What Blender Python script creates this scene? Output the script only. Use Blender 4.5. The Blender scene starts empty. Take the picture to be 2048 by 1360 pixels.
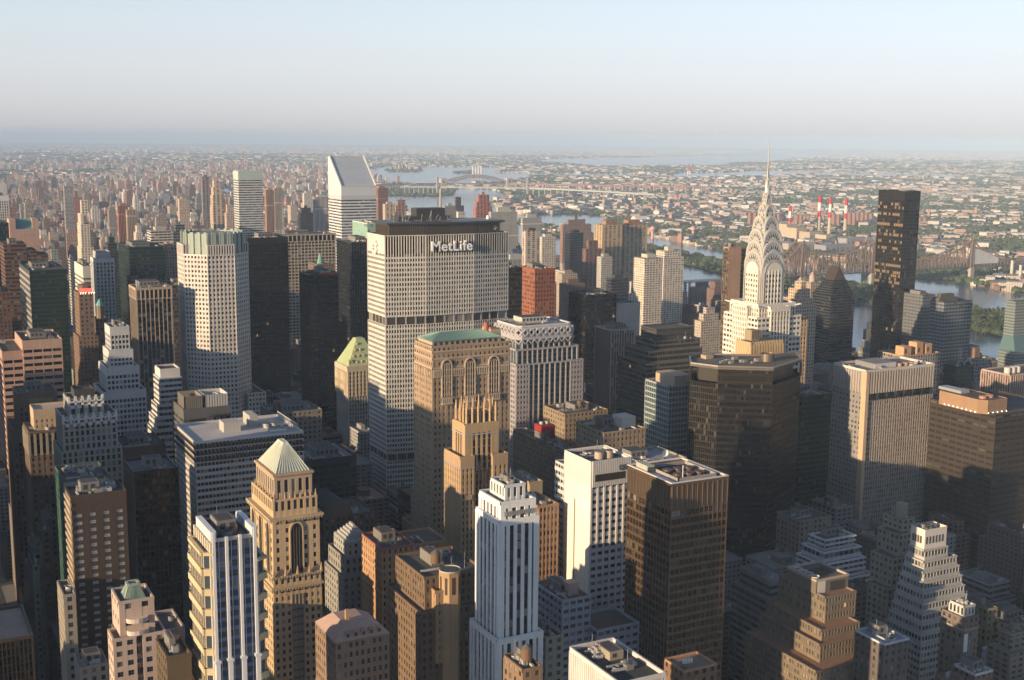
import bpy, math, random
import numpy as np
from mathutils import Matrix, Vector

# ------------------------------------------------------------------ camera
F, YAW, PITCH, ROLL, CAMZ = 2480.0, math.radians(27.6), math.radians(9.25), math.radians(0.5), 320.0
SC = bpy.context.scene
COL = SC.collection
fwd = Vector((math.sin(YAW) * math.cos(PITCH), math.cos(YAW) * math.cos(PITCH), -math.sin(PITCH)))
r0 = Vector((math.cos(YAW), -math.sin(YAW), 0.0))
u0 = r0.cross(fwd)
rgt = r0 * math.cos(ROLL) + u0 * math.sin(ROLL)
upv = u0 * math.cos(ROLL) - r0 * math.sin(ROLL)
cam = bpy.data.objects.new('camera', bpy.data.cameras.new('camera'))
COL.objects.link(cam)
SC.camera = cam
m = Matrix((rgt, upv, -fwd)).transposed().to_4x4()
m.translation = Vector((0, 0, CAMZ))
cam.matrix_world = m
cam.data.sensor_width = 36.0
cam.data.lens = 36.0 * F / 2048.0
cam.data.clip_start = 1.0
cam.data.clip_end = 400000.0

# ------------------------------------------------------------------ light
SUN_AZ = math.radians(257.5)      # measured from +Y (uptown) clockwise: the sun stands low in the west
SUN_EL = math.radians(11.0)
sdir = Vector((math.sin(SUN_AZ) * math.cos(SUN_EL), math.cos(SUN_AZ) * math.cos(SUN_EL), math.sin(SUN_EL)))
sl = bpy.data.lights.new('sun', 'SUN')
sl.energy = 5.0
sl.angle = math.radians(0.5)
sl.color = (1.0, 0.74, 0.45)
so = bpy.data.objects.new('sun', sl)
COL.objects.link(so)
so.rotation_euler = sdir.to_track_quat('Z', 'Y').to_euler()
so.location = (0, 0, 900)
world = bpy.data.worlds.new('World')
SC.world = world
world.use_nodes = True
wn = world.node_tree
bg = wn.nodes['Background']
sky = wn.nodes.new('ShaderNodeTexSky')
sky.sky_type = 'NISHITA'
sky.sun_disc = False
sky.sun_elevation = SUN_EL
sky.sun_rotation = SUN_AZ
sky.altitude = 300.0
sky.air_density = 0.85
sky.dust_density = 0.4
sky.ozone_density = 3.0
# summer haze whitens the sky towards the horizon
tc = wn.nodes.new('ShaderNodeTexCoord'); sx = wn.nodes.new('ShaderNodeSeparateXYZ'); wn.links.new(tc.outputs['Generated'], sx.inputs[0])
mr = wn.nodes.new('ShaderNodeMapRange'); mr.interpolation_type = 'SMOOTHSTEP'; wn.links.new(sx.outputs[2], mr.inputs['Value'])
mr.inputs['From Min'].default_value = -0.02; mr.inputs['From Max'].default_value = 0.32; mr.inputs['To Min'].default_value = 0.97; mr.inputs['To Max'].default_value = 0.12
bw = wn.nodes.new('ShaderNodeRGBToBW'); wn.links.new(sky.outputs[0], bw.inputs[0])
tv = wn.nodes.new('ShaderNodeVectorMath'); tv.operation = 'SCALE'; tn = wn.nodes.new('ShaderNodeMapRange'); wn.links.new(sx.outputs[2], tn.inputs['Value']); tn.inputs['From Max'].default_value = 0.13
ti = wn.nodes.new('ShaderNodeMix'); ti.data_type = 'RGBA'; ti.inputs[6].default_value = (0.99, 0.965, 0.985, 1); ti.inputs[7].default_value = (0.89, 0.985, 1.045, 1); wn.links.new(tn.outputs[0], ti.inputs[0]); wn.links.new(ti.outputs[2], tv.inputs[0])
br = wn.nodes.new('ShaderNodeMapRange'); wn.links.new(sx.outputs[2], br.inputs['Value']); br.inputs['From Min'].default_value = -0.01; br.inputs['From Max'].default_value = 0.14; br.inputs['To Min'].default_value = 2.7; br.inputs['To Max'].default_value = 5.2
mu = wn.nodes.new('ShaderNodeMath'); mu.operation = 'MULTIPLY'; pw_ = wn.nodes.new('ShaderNodeMath'); pw_.operation = 'POWER'; pw_.inputs[1].default_value = 0.4; wn.links.new(bw.outputs[0], pw_.inputs[0]); wn.links.new(pw_.outputs[0], mu.inputs[0]); wn.links.new(br.outputs[0], mu.inputs[1]); wn.links.new(mu.outputs[0], tv.inputs['Scale'])
mx = wn.nodes.new('ShaderNodeMix'); mx.data_type = 'RGBA'; wn.links.new(mr.outputs[0], mx.inputs[0]); wn.links.new(sky.outputs[0], mx.inputs[6]); wn.links.new(tv.outputs[0], mx.inputs[7])
wn.links.new(mx.outputs[2], bg.inputs[0])
bg.inputs[1].default_value = 0.086
SC.view_settings.view_transform = 'Standard'
SC.view_settings.look = 'None'
SC.view_settings.exposure = 0.62
SC.view_settings.gamma = 1.0
SC.render.engine = 'CYCLES'
SC.cycles.max_bounces = 5
SC.cycles.diffuse_bounces = 2
SC.cycles.glossy_bounces = 2
SC.cycles.transmission_bounces = 2
SC.cycles.volume_bounces = 0
SC.cycles.use_denoising = True
SC.cycles.caustics_reflective = False
SC.cycles.sample_clamp_indirect = 4.0

def ray(px, py):
    return fwd + rgt * ((px - 1024.0) / F) + upv * ((680.0 - py) / F)
def atY(px, py, Y):
    d = ray(px, py); t = Y / d.y
    return Vector((d.x * t, Y, CAMZ + d.z * t))
def atZ(px, py, z=0.0):
    d = ray(px, py); t = (z - CAMZ) / d.z
    return Vector((d.x * t, d.y * t, z))
def proj(v):
    d = Vector(v) - Vector((0, 0, CAMZ)); w = d.dot(fwd)
    return (1024 + F * d.dot(rgt) / w, 680 - F * d.dot(upv) / w)
def xatY(px, Y, z):
    """x of the point on the line y=Y, height z, that is seen at column px"""
    # d.rgt/d.fwd = k
    k = (px - 1024.0) / F
    a = rgt - fwd * k
    return -(a.y * Y + a.z * (z - CAMZ)) / a.x
def yatX(px, X, z):
    k = (px - 1024.0) / F
    a = rgt - fwd * k
    return -(a.x * X + a.z * (z - CAMZ)) / a.y
def solve(cx, cy, xl, xr, Y, D=None):
    """south-west roof corner seen at (cx,cy) on the plane y=Y; returns x0,x1,y0,y1,h"""
    c = atY(cx, cy, Y)
    x1 = xatY(xr, Y, c.z)
    y1 = yatX(xl, c.x, c.z) if D is None else Y + D
    return c.x, x1, Y, y1, c.z

# ------------------------------------------------------------------ materials
def newmat(name):
    m = bpy.data.materials.new(name); m.use_nodes = True
    nt = m.node_tree; b = nt.nodes['Principled BSDF']
    return m, nt, b
def N(nt, typ, **kw):
    n = nt.nodes.new(typ)
    for k, v in kw.items(): setattr(n, k, v)
    return n
def mth(nt, op, a, b=None, c=None):
    n = nt.nodes.new('ShaderNodeMath'); n.operation = op
    for i, v in enumerate((a, b, c)):
        if v is None: continue
        if isinstance(v, (int, float)): n.inputs[i].default_value = v
        else: nt.links.new(v, n.inputs[i])
    return n.outputs[0]
def mixc(nt, f, a, b):
    n = nt.nodes.new('ShaderNodeMix'); n.data_type = 'RGBA'
    for i, v in ((0, f), (6, a), (7, b)):
        if isinstance(v, (int, float)): n.inputs[i].default_value = v
        elif isinstance(v, tuple): n.inputs[i].default_value = v if len(v) == 4 else v + (1,)
        else: nt.links.new(v, n.inputs[i])
    return n.outputs[2]
def attr(nt):
    a = N(nt, 'ShaderNodeAttribute'); a.attribute_name = 'fc'
    return a.outputs['Color'], a.outputs['Alpha']
def noise(nt, vec, scale, detail=3.0):
    n = N(nt, 'ShaderNodeTexNoise'); n.inputs['Scale'].default_value = scale; n.inputs['Detail'].default_value = detail
    nt.links.new(vec, n.inputs['Vector']); return n.outputs['Fac']
def stained(nt, col, pos, amp=0.35):
    """large soft patches, fine grain and vertical rain streaks, multiplied on the colour"""
    mp = N(nt, 'ShaderNodeMapping'); mp.inputs['Scale'].default_value = (0.6, 0.6, 0.03)
    nt.links.new(pos, mp.inputs['Vector'])
    a = noise(nt, pos, 0.05, 4.0); s = noise(nt, mp.outputs[0], 1.0, 3.0); g = noise(nt, pos, 1.3, 2.0)
    mq = N(nt, 'ShaderNodeMapping'); mq.inputs['Scale'].default_value = (0.07, 0.07, 0.27); nt.links.new(pos, mq.inputs['Vector']); fl_ = noise(nt, mq.outputs[0], 1.0, 1.0)
    t = mth(nt, 'ADD', mth(nt, 'ADD', mth(nt, 'MULTIPLY', a, 0.35), mth(nt, 'MULTIPLY', s, 0.3)), mth(nt, 'ADD', mth(nt, 'MULTIPLY', g, 0.2), mth(nt, 'MULTIPLY', fl_, 0.15)))
    f = mth(nt, 'ADD', mth(nt, 'MULTIPLY', mth(nt, 'SUBTRACT', t, 0.5), amp * 2.2), 1.0)
    v = N(nt, 'ShaderNodeVectorMath'); v.operation = 'SCALE'
    nt.links.new(col, v.inputs[0]); nt.links.new(f, v.inputs['Scale'])
    return v.outputs[0]
def geo(nt): return N(nt, 'ShaderNodeNewGeometry')

def mk_wall(name, rough=0.85, spec=0.25, metal=0.0, amp=0.35):
    m, nt, b = newmat(name); c, a = attr(nt); g = geo(nt)
    nt.links.new(stained(nt, c, g.outputs['Position'], amp), b.inputs['Base Color'])
    b.inputs['Roughness'].default_value = rough; b.inputs['Metallic'].default_value = metal
    b.inputs['Specular IOR Level'].default_value = spec
    return m
M_WALL = mk_wall('masonry', amp=0.5)
M_PANEL = mk_wall('smooth panel', 0.45, 0.5, 0.0, 0.12)
M_METAL = mk_wall('weathered metal', 0.42, 0.5, 0.55, 0.3)
M_STEEL = mk_wall('polished steel', 0.40, 0.5, 0.45, 0.22)
M_COPPER = mk_wall('verdigris copper', 0.6, 0.4, 0.1, 0.3)
M_ROOF = mk_wall('roof felt', 0.92, 0.2, 0.0, 0.6)

def mk_glass(name, lit=0.0, blind=0.25, rough=0.08, blindcol=(0.32, 0.30, 0.27)):
    m, nt, b = newmat(name); c, a = attr(nt); g = geo(nt)
    wn_ = N(nt, 'ShaderNodeTexWhiteNoise', noise_dimensions='1D'); nt.links.new(a, wn_.inputs['W'])
    isb = mth(nt, 'LESS_THAN', a, blind)
    k = mth(nt, 'MULTIPLY', isb, mth(nt, 'MULTIPLY_ADD', wn_.outputs['Value'], 0.8, 0.1))
    nt.links.new(mixc(nt, k, c, blindcol), b.inputs['Base Color'])
    b.inputs['Roughness'].default_value = rough
    b.inputs['IOR'].default_value = 1.5
    # panes are never perfectly plumb: each leans its own way by a fraction of a degree
    sc = N(nt, 'ShaderNodeVectorMath', operation='SUBTRACT'); nt.links.new(wn_.outputs['Color'], sc.inputs[0]); sc.inputs[1].default_value = (.5, .5, .5)
    s2 = N(nt, 'ShaderNodeVectorMath', operation='SCALE'); nt.links.new(sc.outputs[0], s2.inputs[0]); s2.inputs['Scale'].default_value = 0.05
    s3 = N(nt, 'ShaderNodeVectorMath', operation='ADD'); nt.links.new(g.outputs['Normal'], s3.inputs[0]); nt.links.new(s2.outputs[0], s3.inputs[1])
    s4 = N(nt, 'ShaderNodeVectorMath', operation='NORMALIZE'); nt.links.new(s3.outputs[0], s4.inputs[0])
    nt.links.new(s4.outputs[0], b.inputs['Normal'])
    if lit > 0:
        on = mth(nt, 'GREATER_THAN', a, 1.0 - lit)
        b.inputs['Emission Color'].default_value = (1.0, 0.62, 0.25, 1)
        nt.links.new(mth(nt, 'MULTIPLY', on, mth(nt, 'MULTIPLY', wn_.outputs['Value'], 0.55)), b.inputs['Emission Strength'])
    return m
M_GLASS = mk_glass('window glass', 0.0004, 0.32)
M_GLASSB = mk_glass('window glass with blinds', 0.0003, 0.5)
M_GLASSD = mk_glass('dark tinted glass', 0.0015, 0.10, 0.10, (0.12, 0.11, 0.09))
M_GLASSF = mk_glass('glass curtain wall', 0.0, 0.12, 0.14, (0.10, 0.12, 0.12))

def mk_facade(name, bay, fl, wf, hf, glass=(0.03, 0.035, 0.045), blind=0.25, rough=0.8, edge=0.0):
    """storeys and windows of a distant building, laid out in metres on its walls"""
    m, nt, b = newmat(name); c, a = attr(nt); g = geo(nt)
    sp = N(nt, 'ShaderNodeSeparateXYZ'); nt.links.new(g.outputs['Position'], sp.inputs[0])
    sn = N(nt, 'ShaderNodeSeparateXYZ'); nt.links.new(g.outputs['True Normal'], sn.inputs[0])
    isx = mth(nt, 'GREATER_THAN', mth(nt, 'ABSOLUTE', sn.outputs[0]), 0.5)
    up = mth(nt, 'GREATER_THAN', mth(nt, 'ABSOLUTE', sn.outputs[2]), 0.5)
    mx = N(nt, 'ShaderNodeMix'); nt.links.new(isx, mx.inputs[0]); nt.links.new(sp.outputs[0], mx.inputs[2]); nt.links.new(sp.outputs[1], mx.inputs[3])
    u = mth(nt, 'DIVIDE', mx.outputs[0], bay); v = mth(nt, 'DIVIDE', sp.outputs[2], fl)
    fu = mth(nt, 'FRACT', u); fv = mth(nt, 'FRACT', v)
    iu = mth(nt, 'FLOOR', u); iv = mth(nt, 'FLOOR', v)
    w = mth(nt, 'MULTIPLY', mth(nt, 'LESS_THAN', fu, wf), mth(nt, 'LESS_THAN', fv, hf))
    cb = N(nt, 'ShaderNodeCombineXYZ'); nt.links.new(iu, cb.inputs[0]); nt.links.new(iv, cb.inputs[1]); nt.links.new(isx, cb.inputs[2])
    wn_ = N(nt, 'ShaderNodeTexWhiteNoise'); nt.links.new(cb.outputs[0], wn_.inputs['Vector'])
    gl = mixc(nt, mth(nt, 'MULTIPLY', mth(nt, 'LESS_THAN', wn_.outputs['Value'], blind), 0.6), glass, c)
    wall = stained(nt, c, g.outputs['Position'], 0.3)
    col = mixc(nt, w, wall, gl)
    rf = mixc(nt, noise(nt, g.outputs['Position'], 0.06, 4.0), (0.05, 0.05, 0.055), (0.26, 0.24, 0.22))
    # flat roofs have their own felt, tar and gravel
    cn = N(nt, 'ShaderNodeTexWhiteNoise', noise_dimensions='1D'); nt.links.new(a, cn.inputs['W'])
    rf2 = mixc(nt, cn.outputs['Value'], rf, c)
    col2 = mixc(nt, up, col, rf2)
    nt.links.new(col2, b.inputs['Base Color'])
    win = mth(nt, 'MULTIPLY', w, mth(nt, 'SUBTRACT', 1.0, up))
    nt.links.new(mth(nt, 'MULTIPLY_ADD', win, 0.2 - rough, rough), b.inputs['Roughness'])
    return m
FM = {
    'punch': mk_facade('brick front with punched windows', 3.2, 3.0, 0.45, 0.5),
    'wide': mk_facade('slab front with wide windows', 4.5, 3.0, 0.6, 0.48),
    'ribbon': mk_facade('front with ribbon windows', 6.0, 3.8, 0.93, 0.5, (0.02, 0.025, 0.03), 0.12),
    'balcony': mk_facade('front with stacked balconies', 8.0, 3.0, 0.5, 0.62, (0.05, 0.045, 0.045), 0.3),
    'fin': mk_facade('front with vertical piers', 2.6, 60.0, 0.5, 0.96, (0.03, 0.035, 0.04), 0.0),
    'dark': mk_facade('dark glass front', 2.0, 3.8, 0.8, 0.72, (0.012, 0.016, 0.022), 0.1, 0.4),
    'house': mk_facade('house front', 4.0, 3.2, 0.35, 0.45),
}

# ------------------------------------------------------------------ mesh accumulator
BOXF = np.array([[0, 1, 5, 4], [1, 2, 6, 5], [2, 3, 7, 6], [3, 0, 4, 7], [4, 5, 6, 7], [3, 2, 1, 0]])
RNG = random.Random(7)
class MB:
    def __init__(s): s.v = []; s.f = []; s.c = []; s.m = []; s.n = 0
    def face(s, pts, col, mi=0, rnd=None):
        k = len(pts); s.v.extend(tuple(p) for p in pts); s.f.append(tuple(range(s.n, s.n + k))); s.n += k
        s.c.append((col[0], col[1], col[2], RNG.random() if rnd is None else rnd)); s.m.append(mi)
    def box8(s, P, col, mi=0, skip=()):
        s.v.extend(P); n = s.n; r = RNG.random()
        for i, f in enumerate(BOXF):
            if i in skip: continue
            s.f.append((n + f[0], n + f[1], n + f[2], n + f[3])); s.c.append((col[0], col[1], col[2], r)); s.m.append(mi)
        s.n += 8
    def box(s, x0, x1, y0, y1, z0, z1, col, mi=0):
        s.box8([(x0, y0, z0), (x1, y0, z0), (x1, y1, z0), (x0, y1, z0), (x0, y0, z1), (x1, y0, z1), (x1, y1, z1), (x0, y1, z1)], col, mi)
    def fbox(s, o, u, n, a, b, d0, d1, z0, z1, col, mi=0):
        """box along an edge: o origin, u direction, n outward; from a to b along u, d0..d1 outward"""
        P = []
        for z in (z0, z1):
            for (t, d) in ((a, d1), (b, d1), (b, d0), (a, d0)):
                P.append((o[0] + u[0] * t + n[0] * d, o[1] + u[1] * t + n[1] * d, z))
        s.box8(P, col, mi, (2,) if d0 == 0 else ())
    def prism(s, poly, z0, z1, col, mi=0, top=True, bottom=False):
        n = len(poly)
        for i in range(n):
            a, b = poly[i], poly[(i + 1) % n]
            s.face([(a[0], a[1], z0), (b[0], b[1], z0), (b[0], b[1], z1), (a[0], a[1], z1)], col, mi)
        if top: s.face([(p[0], p[1], z1) for p in poly], col, mi)
        if bottom: s.face([(p[0], p[1], z0) for p in poly[::-1]], col, mi)
    def loft(s, A, B_, col, mi=0):
        """side faces between two rings of 3-d points"""
        n = len(A)
        for i in range(n):
            j = (i + 1) % n
            s.face([A[i], A[j], B_[j], B_[i]], col, mi)
    def cyl(s, c, r0_, r1_, z0, z1, col, mi=0, seg=12, top=True):
        A = [(c[0] + r0_ * math.cos(6.28318 * i / seg), c[1] + r0_ * math.sin(6.28318 * i / seg), z0) for i in range(seg)]
        B_ = [(c[0] + r1_ * math.cos(6.28318 * i / seg), c[1] + r1_ * math.sin(6.28318 * i / seg), z1) for i in range(seg)]
        s.loft(A, B_, col, mi)
        if top and r1_ > 0.01: s.face(B_, col, mi)
    def bar(s, p, q, w, col, mi=0):
        p = Vector(p); q = Vector(q); d = (q - p)
        if d.length < 1e-6: return
        d.normalize(); a = d.cross(Vector((0, 0, 1)))
        if a.length < 0.1: a = Vector((1, 0, 0))
        a.normalize(); b = d.cross(a); a *= w / 2; b *= w / 2
        P = [tuple(p - a - b), tuple(p + a - b), tuple(p + a + b), tuple(p - a + b), tuple(q - a - b), tuple(q + a - b), tuple(q + a + b), tuple(q - a + b)]
        s.box8(P, col, mi)
    def build(s, name, mats, parent=None, org=(0, 0, 0)):
        if not s.f: return None
        me = bpy.data.meshes.new(name)
        V = np.array(s.v, dtype=np.float64) - np.array(org)
        cnt = np.array([len(f) for f in s.f]); idx = np.fromiter((i for f in s.f for i in f), dtype=np.int32, count=int(cnt.sum()))
        me.vertices.add(len(V)); me.vertices.foreach_set('co', V.astype(np.float32).ravel())
        me.loops.add(len(idx)); me.loops.foreach_set('vertex_index', idx)
        me.polygons.add(len(cnt)); st = np.concatenate(([0], np.cumsum(cnt)[:-1])).astype(np.int32)
        me.polygons.foreach_set('loop_start', st); me.polygons.foreach_set('loop_total', cnt.astype(np.int32))
        if not isinstance(mats, (list, tuple)): mats = [mats]
        for x in mats: me.materials.append(x)
        me.polygons.foreach_set('material_index', np.array(s.m, dtype=np.int32))
        at = me.attributes.new('fc', 'FLOAT_COLOR', 'FACE')
        at.data.foreach_set('color', np.array(s.c, dtype=np.float32).ravel())
        me.polygons.foreach_set('use_smooth', np.zeros(len(cnt), dtype=bool)); me.update(calc_edges=True)
        o = bpy.data.objects.new(name, me); COL.objects.link(o)
        if parent is not None: o.parent = parent
        return o

def tag(o, label=None, cat=None, group=None, kind=None):
    if label: o['label'] = label
    if cat: o['category'] = cat
    if group: o['group'] = group
    if kind: o['kind'] = kind
    return o
def empty(name, loc, label=None, cat=None, group=None):
    o = bpy.data.objects.new(name, None); COL.objects.link(o); o.location = loc
    return tag(o, label, cat, group)

def rect(x0, x1, y0, y1): return [(x0, y0), (x1, y0), (x1, y1), (x0, y1)]
def inset(poly, d):
    """shrink a convex polygon by d (negative grows it)"""
    n = len(poly); out = []
    for i in range(n):
        p, q, r = Vector(poly[i - 1]), Vector(poly[i]), Vector(poly[(i + 1) % n])
        e1 = (q - p).normalized(); e2 = (r - q).normalized()
        n1 = Vector((-e1.y, e1.x)); n2 = Vector((-e2.y, e2.x))
        k = n1.cross(n2) if False else n1.dot(n2)
        b = (n1 + n2) / (1 + k)
        out.append(tuple(q + b * d))
    return out

FOOT = []     # footprints, so that ordinary buildings keep clear of the named ones

class Bld:
    """one building: an Empty at its base and one mesh per part"""
    def __init__(s, name, label, cat, x, y, group=None):
        s.org = (x, y, 0.0); s.root = empty(name, s.org, label, cat, group); s.p = {}; s.mat = {}
    def mb(s, part, mat=None):
        if part not in s.p: s.p[part] = MB(); s.mat[part] = mat or M_WALL
        return s.p[part]
    def piece(s, name, mat, mb, label=None):
        o = mb.build(name, mat, s.root, s.org)
        if label: o['label'] = label
        return o
    def finish(s):
        out = {}
        for k, mb in s.p.items():
            out[k] = mb.build(k, s.mat[k], s.root, s.org)
        return out

STY = {
    'grid':   dict(bay=3.0, pier=1.0, fl=3.8, span=1.5, dp=0.45, ds=0.35),
    'brick':  dict(bay=3.4, pier=1.9, fl=3.6, span=1.7, dp=0.25, ds=0.2),
    'ribbon': dict(bay=1.6, pier=0.15, fl=3.9, span=1.9, dp=0.12, ds=0.35),
    'fins':   dict(bay=1.7, pier=0.5, fl=3.9, span=1.2, dp=0.7, ds=0.1),
    'curtain': dict(bay=1.6, pier=0.12, fl=3.9, span=0.9, dp=0.15, ds=0.06),
    'deco':   dict(bay=2.4, pier=0.9, fl=3.6, span=1.3, dp=0.5, ds=0.15),
}
def sty(k, **kw):
    d = dict(STY[k]); d.update(kw); return d

def facade(B, a, b, z0, z1, S, cells=None):
    W = B.mb('wall', S.get('mat', M_WALL)); G = B.mb('glazing', S.get('gmat', M_GLASS))
    L = math.hypot(b[0] - a[0], b[1] - a[1])
    if L < 0.3: return
    u = ((b[0] - a[0]) / L, (b[1] - a[1]) / L); n = (u[1], -u[0])
    wc = S['wall']; sc = S.get('spc', wc); gc = S.get('glass', (0.03, 0.035, 0.045))
    at = S.get('attic', 0.0); dp, ds = S['dp'], S['ds']; dm = max(dp, ds)
    zt = z1 - at
    if S.get('blank') or L < S['bay'] * 0.8:
        W.fbox(a, u, n, -dm + .004, L + dm - .004, 0, dm, z0, z1, wc); return
    nb = max(1, round(L / S['bay'])); bw = L / nb
    nf = max(1, round((zt - z0) / S['fl'])); fh = (zt - z0) / nf
    sp = S['span'] * fh / S['fl']; pw = S['pier'] * bw / S['bay']
    for j in range(nf):
        for i in range(nb):
            x0, x1 = i * bw, (i + 1) * bw; za, zb = z0 + j * fh, z0 + (j + 1) * fh
            r = RNG.random()
            if S.get('rows') and RNG.random() < 0.5: r = RNG_ROW.setdefault((id(S), j, i // 4), RNG.random())
            G.face([(a[0] + u[0] * x0, a[1] + u[1] * x0, za), (a[0] + u[0] * x1, a[1] + u[1] * x1, za),
                    (a[0] + u[0] * x1, a[1] + u[1] * x1, zb), (a[0] + u[0] * x0, a[1] + u[1] * x0, zb)], gc, 0, r)
            if cells is not None: cells.append((za + sp, zb, a, u, n, x0 + pw / 2, x1 - pw / 2))
    if pw > 0.01:
        kk, kw = S.get('kp', 0), S.get('kw', 0)
        ew = S.get('corner', pw / 2)
        for i in range(nb + 1):
            w = pw; d = dp
            if kk and i % kk == 0: w = kw; d = dp + 0.12
            c0, c1 = i * bw - w / 2, i * bw + w / 2
            if i == 0: c0, c1 = -dp + .004, max(ew, w / 2)
            if i == nb: c0, c1 = L - max(ew, w / 2), L + dp - .004
            W.fbox(a, u, n, c0, c1, 0, d, z0, zt, wc)
    dk = S.get('skip', ())
    for j in range(nf):
        if sp > 0.01: W.fbox(a, u, n, -ds + .006, L + ds - .006, 0, ds, z0 + j * fh, z0 + j * fh + sp, sc)
    if S.get('mull'):
        for j in range(nf): pass
    if at > 0: W.fbox(a, u, n, -dm - .046, L + dm + .046, 0, dm + 0.05, zt, z1, S.get('atc', wc))
    if S.get('string'):
        for z in S['string']:
            if z0 < z < z1: W.fbox(a, u, n, -dm - .25, L + dm + .25, 0, dm + 0.25, z, z + 0.9, S.get('strc', wc))
RNG_ROW = {}

def block(B, poly, z0, z1, S, roof=True, par=1.1, only=None, win=0, roofcol=(0.10, 0.095, 0.09), sides=None):
    """a storeyed volume: glazing core, piers and spandrels on every side, roof and parapet"""
    n = len(poly); cells = []
    B.last = []
    for i in range(n):
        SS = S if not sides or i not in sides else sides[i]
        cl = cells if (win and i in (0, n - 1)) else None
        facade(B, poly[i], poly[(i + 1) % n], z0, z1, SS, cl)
    if roof:
        R = MB(); R.face([(p[0], p[1], z1 + 0.02) for p in poly], roofcol); B.piece('roof', M_ROOF, R)
        P = MB(); dm = max(S['dp'], S['ds']) + 0.08
        for i in range(n):
            a, b = poly[i], poly[(i + 1) % n]; L = math.hypot(b[0] - a[0], b[1] - a[1])
            u = ((b[0] - a[0]) / L, (b[1] - a[1]) / L); nn = (u[1], -u[0])
            e = dm - .003 if i % 2 else dm
            P.fbox(a, u, nn, -e, L + e, -0.3, dm, z1 - 0.05, z1 + par - (0.004 if i % 2 else 0), S.get('parc', S['wall']))
        B.piece('parapet', S.get('mat', M_WALL), P)
    if win and cells:
        cells.sort(key=lambda c: -c[0]); meshes = {}
        for c in cells[:win]:
            za, zb, a, u, nn, x0, x1 = c
            w, h = x1 - x0 - 0.06, zb - za - 0.06; key = (round(w, 1), round(h, 1), round(u[0], 2))
            if key not in meshes:
                q = MB(); gc = S.get('glass', (0.03, 0.035, 0.045)); fcx = (0.10, 0.09, 0.08)
                q.fbox((0, 0), u, nn, 0.0, w, 0.02, 0.07, 0, h, gc, 0)
                q.fbox((0, 0), u, nn, 0.0, w, 0.07, 0.10, h * 0.48, h * 0.48 + 0.12, fcx, 1)
                if w > 1.6: q.fbox((0, 0), u, nn, w / 2 - .06, w / 2 + .06, 0.07, 0.11, 0, h, fcx, 1)
                o = q.build('window', [M_WIN, M_WALL], B.root)
                meshes[key] = o.data
            else:
                o = bpy.data.objects.new('window', meshes[key]); COL.objects.link(o); o.parent = B.root
            p = (a[0] + u[0] * (x0 + .03), a[1] + u[1] * (x0 + .03), za + 0.03)
            o.location = (p[0] - B.org[0], p[1] - B.org[1], p[2])
            B.haswin = True
def mk_window():
    m, nt, b = newmat('sash window'); c, a = attr(nt); oi = N(nt, 'ShaderNodeObjectInfo')
    k = mth(nt, 'MULTIPLY', mth(nt, 'LESS_THAN', oi.outputs['Random'], 0.32), mth(nt, 'MULTIPLY_ADD', oi.outputs['Random'], 2.4, 0.1))
    nt.links.new(mixc(nt, k, c, (0.34, 0.33, 0.31)), b.inputs['Base Color'])
    b.inputs['Roughness'].default_value = 0.1; b.inputs['IOR'].default_value = 1.6
    return m
M_WIN = mk_window()

# rooftop equipment -------------------------------------------------
def rooftop(B, x0, x1, y0, y1, z, seed, n=5, big=0.35, h=4.5, col=(0.20, 0.19, 0.18), tank=0):
    R = random.Random(seed); W, D = x1 - x0, y1 - y0; n = int(n * 1.6)
    if big:
        bw, bd = W * (big + 0.2 * R.random()), D * (big + 0.25 * R.random())
        px, py = x0 + (W - bw) * R.uniform(.3, .7), y0 + (D - bd) * R.uniform(.45, .85)
        q = MB(); q.box(px, px + bw, py, py + bd, z, z + h, col)
        q.box(px + 0.6, px + bw - 0.6, py + .6, py + bd - .6, z + h, z + h + .03, (0.07, 0.07, 0.075))
        for k in range(int(bw // 3)):
            q.box(px + 1 + k * 3, px + 2.6 + k * 3, py - .08, py, z + h * .35, z + h * .8, (0.05, 0.05, 0.05))
        B.piece('penthouse', M_WALL, q)
    for i in range(n):
        w, d, hh = R.uniform(1.6, 4.2), R.uniform(1.6, 4.2), R.uniform(1.0, 2.4)
        if W < 8 or D < 8: w *= .6; d *= .6
        px, py = R.uniform(x0 + .8, max(x0 + .9, x1 - w - .8)), R.uniform(y0 + .8, max(y0 + .9, y1 - d - .8))
        q = MB(); g = R.uniform(.12, .5); t = R.random()
        if t < 0.45:
            q.box(px, px + w, py, py + d, z, z + hh, (g, g * .98, g * .95)); q.cyl((px + w / 2, py + d / 2), w * .3, w * .3, z + hh, z + hh + .35, (0.06, 0.06, 0.06))
            B.piece('air_handler', M_PANEL, q)
        elif t < 0.7:
            q.cyl((px + w / 2, py + d / 2), w * .45, w * .45, z, z + hh, (g, g, g), 0, 14, False)
            q.cyl((px + w / 2, py + d / 2), w * .38, w * .38, z, z + hh * .8, (0.04, 0.04, 0.04), 0, 14)
            B.piece('cooling_fan', M_PANEL, q)
        elif t < 0.88:
            L = R.uniform(.3, .6) * (W if R.random() < .5 else D)
            if R.random() < .5: q.box(x0 + 1, min(x1 - 1, x0 + 1 + L), py, py + .7, z + .4, z + 1.2, (g, g, g))
            else: q.box(px, px + .7, y0 + 1, min(y1 - 1, y0 + 1 + L), z + .4, z + 1.2, (g, g, g))
            B.piece('duct', M_PANEL, q)
        else:
            q.bar((px, py, z), (px, py, z + R.uniform(4, 8)), .14, (.3, .3, .3)); q.bar((px - .7, py, z + 3), (px + .7, py, z + 3), .1, (.3, .3, .3))
            B.piece('antenna', M_PANEL, q)
    for i in range(tank):
        px, py = R.uniform(x0 + 3, x1 - 3), R.uniform(y0 + 3, y1 - 3); water_tank(B, px, py, z)
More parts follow.
